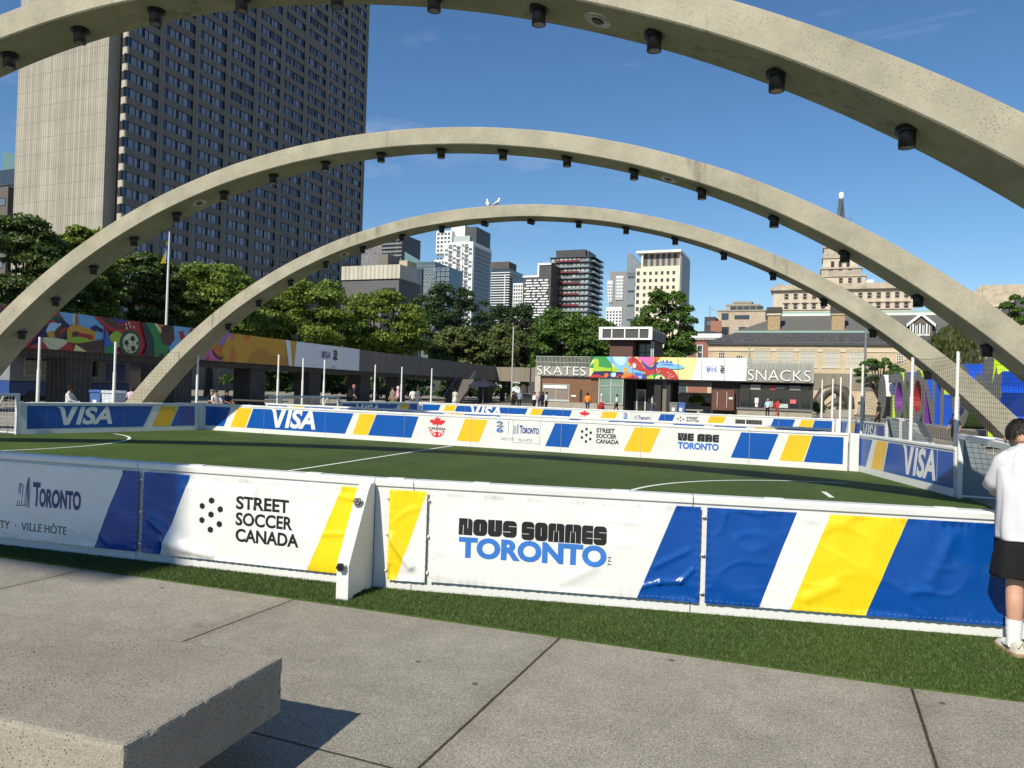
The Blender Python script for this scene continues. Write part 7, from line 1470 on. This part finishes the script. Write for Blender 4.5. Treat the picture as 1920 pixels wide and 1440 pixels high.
for wn, s_ in (('l', -1), ('r', 1)):
    A, C_ = Vector(J['a'+wn]), Vector(J['c'+wn])
    sk_ = MB(); n = 10; P2 = [A+Vector((0,.0,-.03))]+[A+(C_-A)*(i/n)*.62 for i in range(n+1)]; sk_.tube(P2, [.046]+[.0445+.008*(i/n)+.0018*math.sin(i*2.6) for i in range(n)]+[.054], 18, 0, cap=False); sk_.tube([A+Vector((0,-.03,-.02)), A+Vector((0,.03,-.03)), A+Vector((s_*.02,.09,-.045))], [.042,.045,.04], 14, 0)
    sk_.build('sock', SOCK, man)
    T_ = Vector(J['t'+wn]); dirv = Vector((T_.x-A.x, T_.y-A.y, 0)).normalized(); ang = math.atan2(dirv.y, dirv.x)-R(90); sh_ = bpy.data.objects.new('shoe', None)
    prof = [(-.095,.030,.052,.098),(-.075,.037,.062,.108),(-.03,.040,.066,.100),(.02,.041,.065,.092),(.07,.046,.056,.076),(.12,.049,.046,.062),(.165,.042,.036,.052),(.190,.022,.022,.036)]
    sm_ = MB(); n = 14; vs = []
    for (y, w_, h_, top_) in prof:
        for j in range(n):
            th = math.pi*j/(n-1); vs.append((w_*math.cos(th), y, .018+(top_-.018)*abs(math.sin(th))**.75))
    kk = len(prof); sm_.add(vs, [(i*n+j, (i+1)*n+j, (i+1)*n+j+1, i*n+j+1) for i in range(kk-1) for j in range(n-1)], 0, True); sm_.add(vs[:n], [tuple(range(n))], 0)
    out = [(-w_, y) for y, w_, _, _ in prof]+[(w_, y) for y, w_, _, _ in prof[::-1]]; out = [(x*1.08, y*1.03) for x, y in out]; sm_.prism(out, 'z', 0, .026, 1)
    for sx_ in (-1, 1):                                          # curved flash along the side
        cv = [(-.055,.050),(-.02,.036),(.03,.040),(.085,.058),(.03,.050),(-.02,.050)]; sm_.add([(sx_*(.044+(.004 if y > 0 else .001)), y, z) for y, z in cv], [tuple(range(6))], 2)
    for i in range(4): sm_.tube([(-.028, .035+.022*i, .083-.006*i), (0, .035+.022*i, .096-.007*i), (.028, .035+.022*i, .083-.006*i)], .005, 6, 3)
    sm_.tube([(-.02,-.105,.07),(0,-.112,.115),(.02,-.105,.07)], .006, 6, 0)
    o = sm_.build('shoe', [SHOE, SOLE, SWO, SOCK], man, (A.x, A.y, .0), ang)
hc = J['head']; hm = MB()
def hairpt(u, v):
    th = 2*math.pi*u; ph = math.pi*(.02+.64*v); front = max(0, math.sin(th)); lim = 1-.42*front*v; ph *= lim
    r = 1+.035*noise.noise((math.cos(th)*4, math.sin(th)*4, ph*5))+.03*noise.noise((math.cos(th)*14, math.sin(th)*14, ph*9))
    q = Vector((.089*r*math.sin(ph)*math.cos(th), .108*r*math.sin(ph)*math.sin(th), .112*r*math.cos(ph))); q.rotate(Matrix.Rotation(R(-38), 3, 'X')); return q+Vector((hc[0], hc[1]-.01, hc[2]+.025))
hm.grid(hairpt, 56, 26, 0)
rng = np.random.default_rng(2)
for i in range(1500):
    u, v = rng.uniform(), rng.uniform(.05, 1.0); a = hairpt(u, v); b = hairpt(u+rng.normal()*.012, min(1.08, v+.10)); n_ = (a-Vector(hc)).normalized(); s_ = n_.cross(b-a).normalized()*.0028; hm.poly([a-s_, a+s_, b+n_*.010*rng.uniform(.3, 1.2)])
hm.build('hair', HAIR, man)
for s_ in (-1, 1):
    e = MB(); e.ball((hc[0]+s_*.083, hc[1]+.015, hc[2]-.005), .011, .022, .033, 10, 7); e.ball((hc[0]+s_*.079, hc[1]+.02, hc[2]-.033), .009, .012, .012, 8, 5); e.build('ear', SKM, man)
    y_ = MB(); y_.ball((hc[0]+s_*.032, hc[1]+.088, hc[2]-.012), .013, .010, .010, 10, 6, 0); y_.ball((hc[0]+s_*.032, hc[1]+.095, hc[2]-.015), .0055, .005, .0055, 8, 5, 1); y_.build('eye', [SOCK, SWO], man)
f_ = MB(); f_.tube([(hc[0],hc[1]+.092,hc[2]-.012),(hc[0],hc[1]+.112,hc[2]-.047),(hc[0],hc[1]+.098,hc[2]-.056)], [.009,.015,.010], 8); f_.build('nose', SKM, man)
MB().tube([(hc[0]-.024,hc[1]+.088,hc[2]-.078),(hc[0],hc[1]+.098,hc[2]-.080),(hc[0]+.024,hc[1]+.088,hc[2]-.078)], [.003,.007,.003], 8).build('mouth', mat('lip', (.40,.16,.13), .5), man)
MB().tube([(-.028+.062*math.cos(q*math.pi/12), .180+.062*math.sin(q*math.pi/12), 1.437-.012*math.sin(q*math.pi/12)) for q in range(25)], .0022, 6, cap=False).build('necklace', mat('gold_chain', (.6,.45,.15), .3, metal=1), man)
t = MB().box(-.038,-.005,-.075,.038,.005,.075).build('mobile_phone', BLACK, None, (1.43-.02, 6.10+.50, 1.13), 0, bevel=.003); t.rotation_euler = (R(-35), 0, R(4)); tag(t, 'black mobile phone held by the man in white', 'phone')
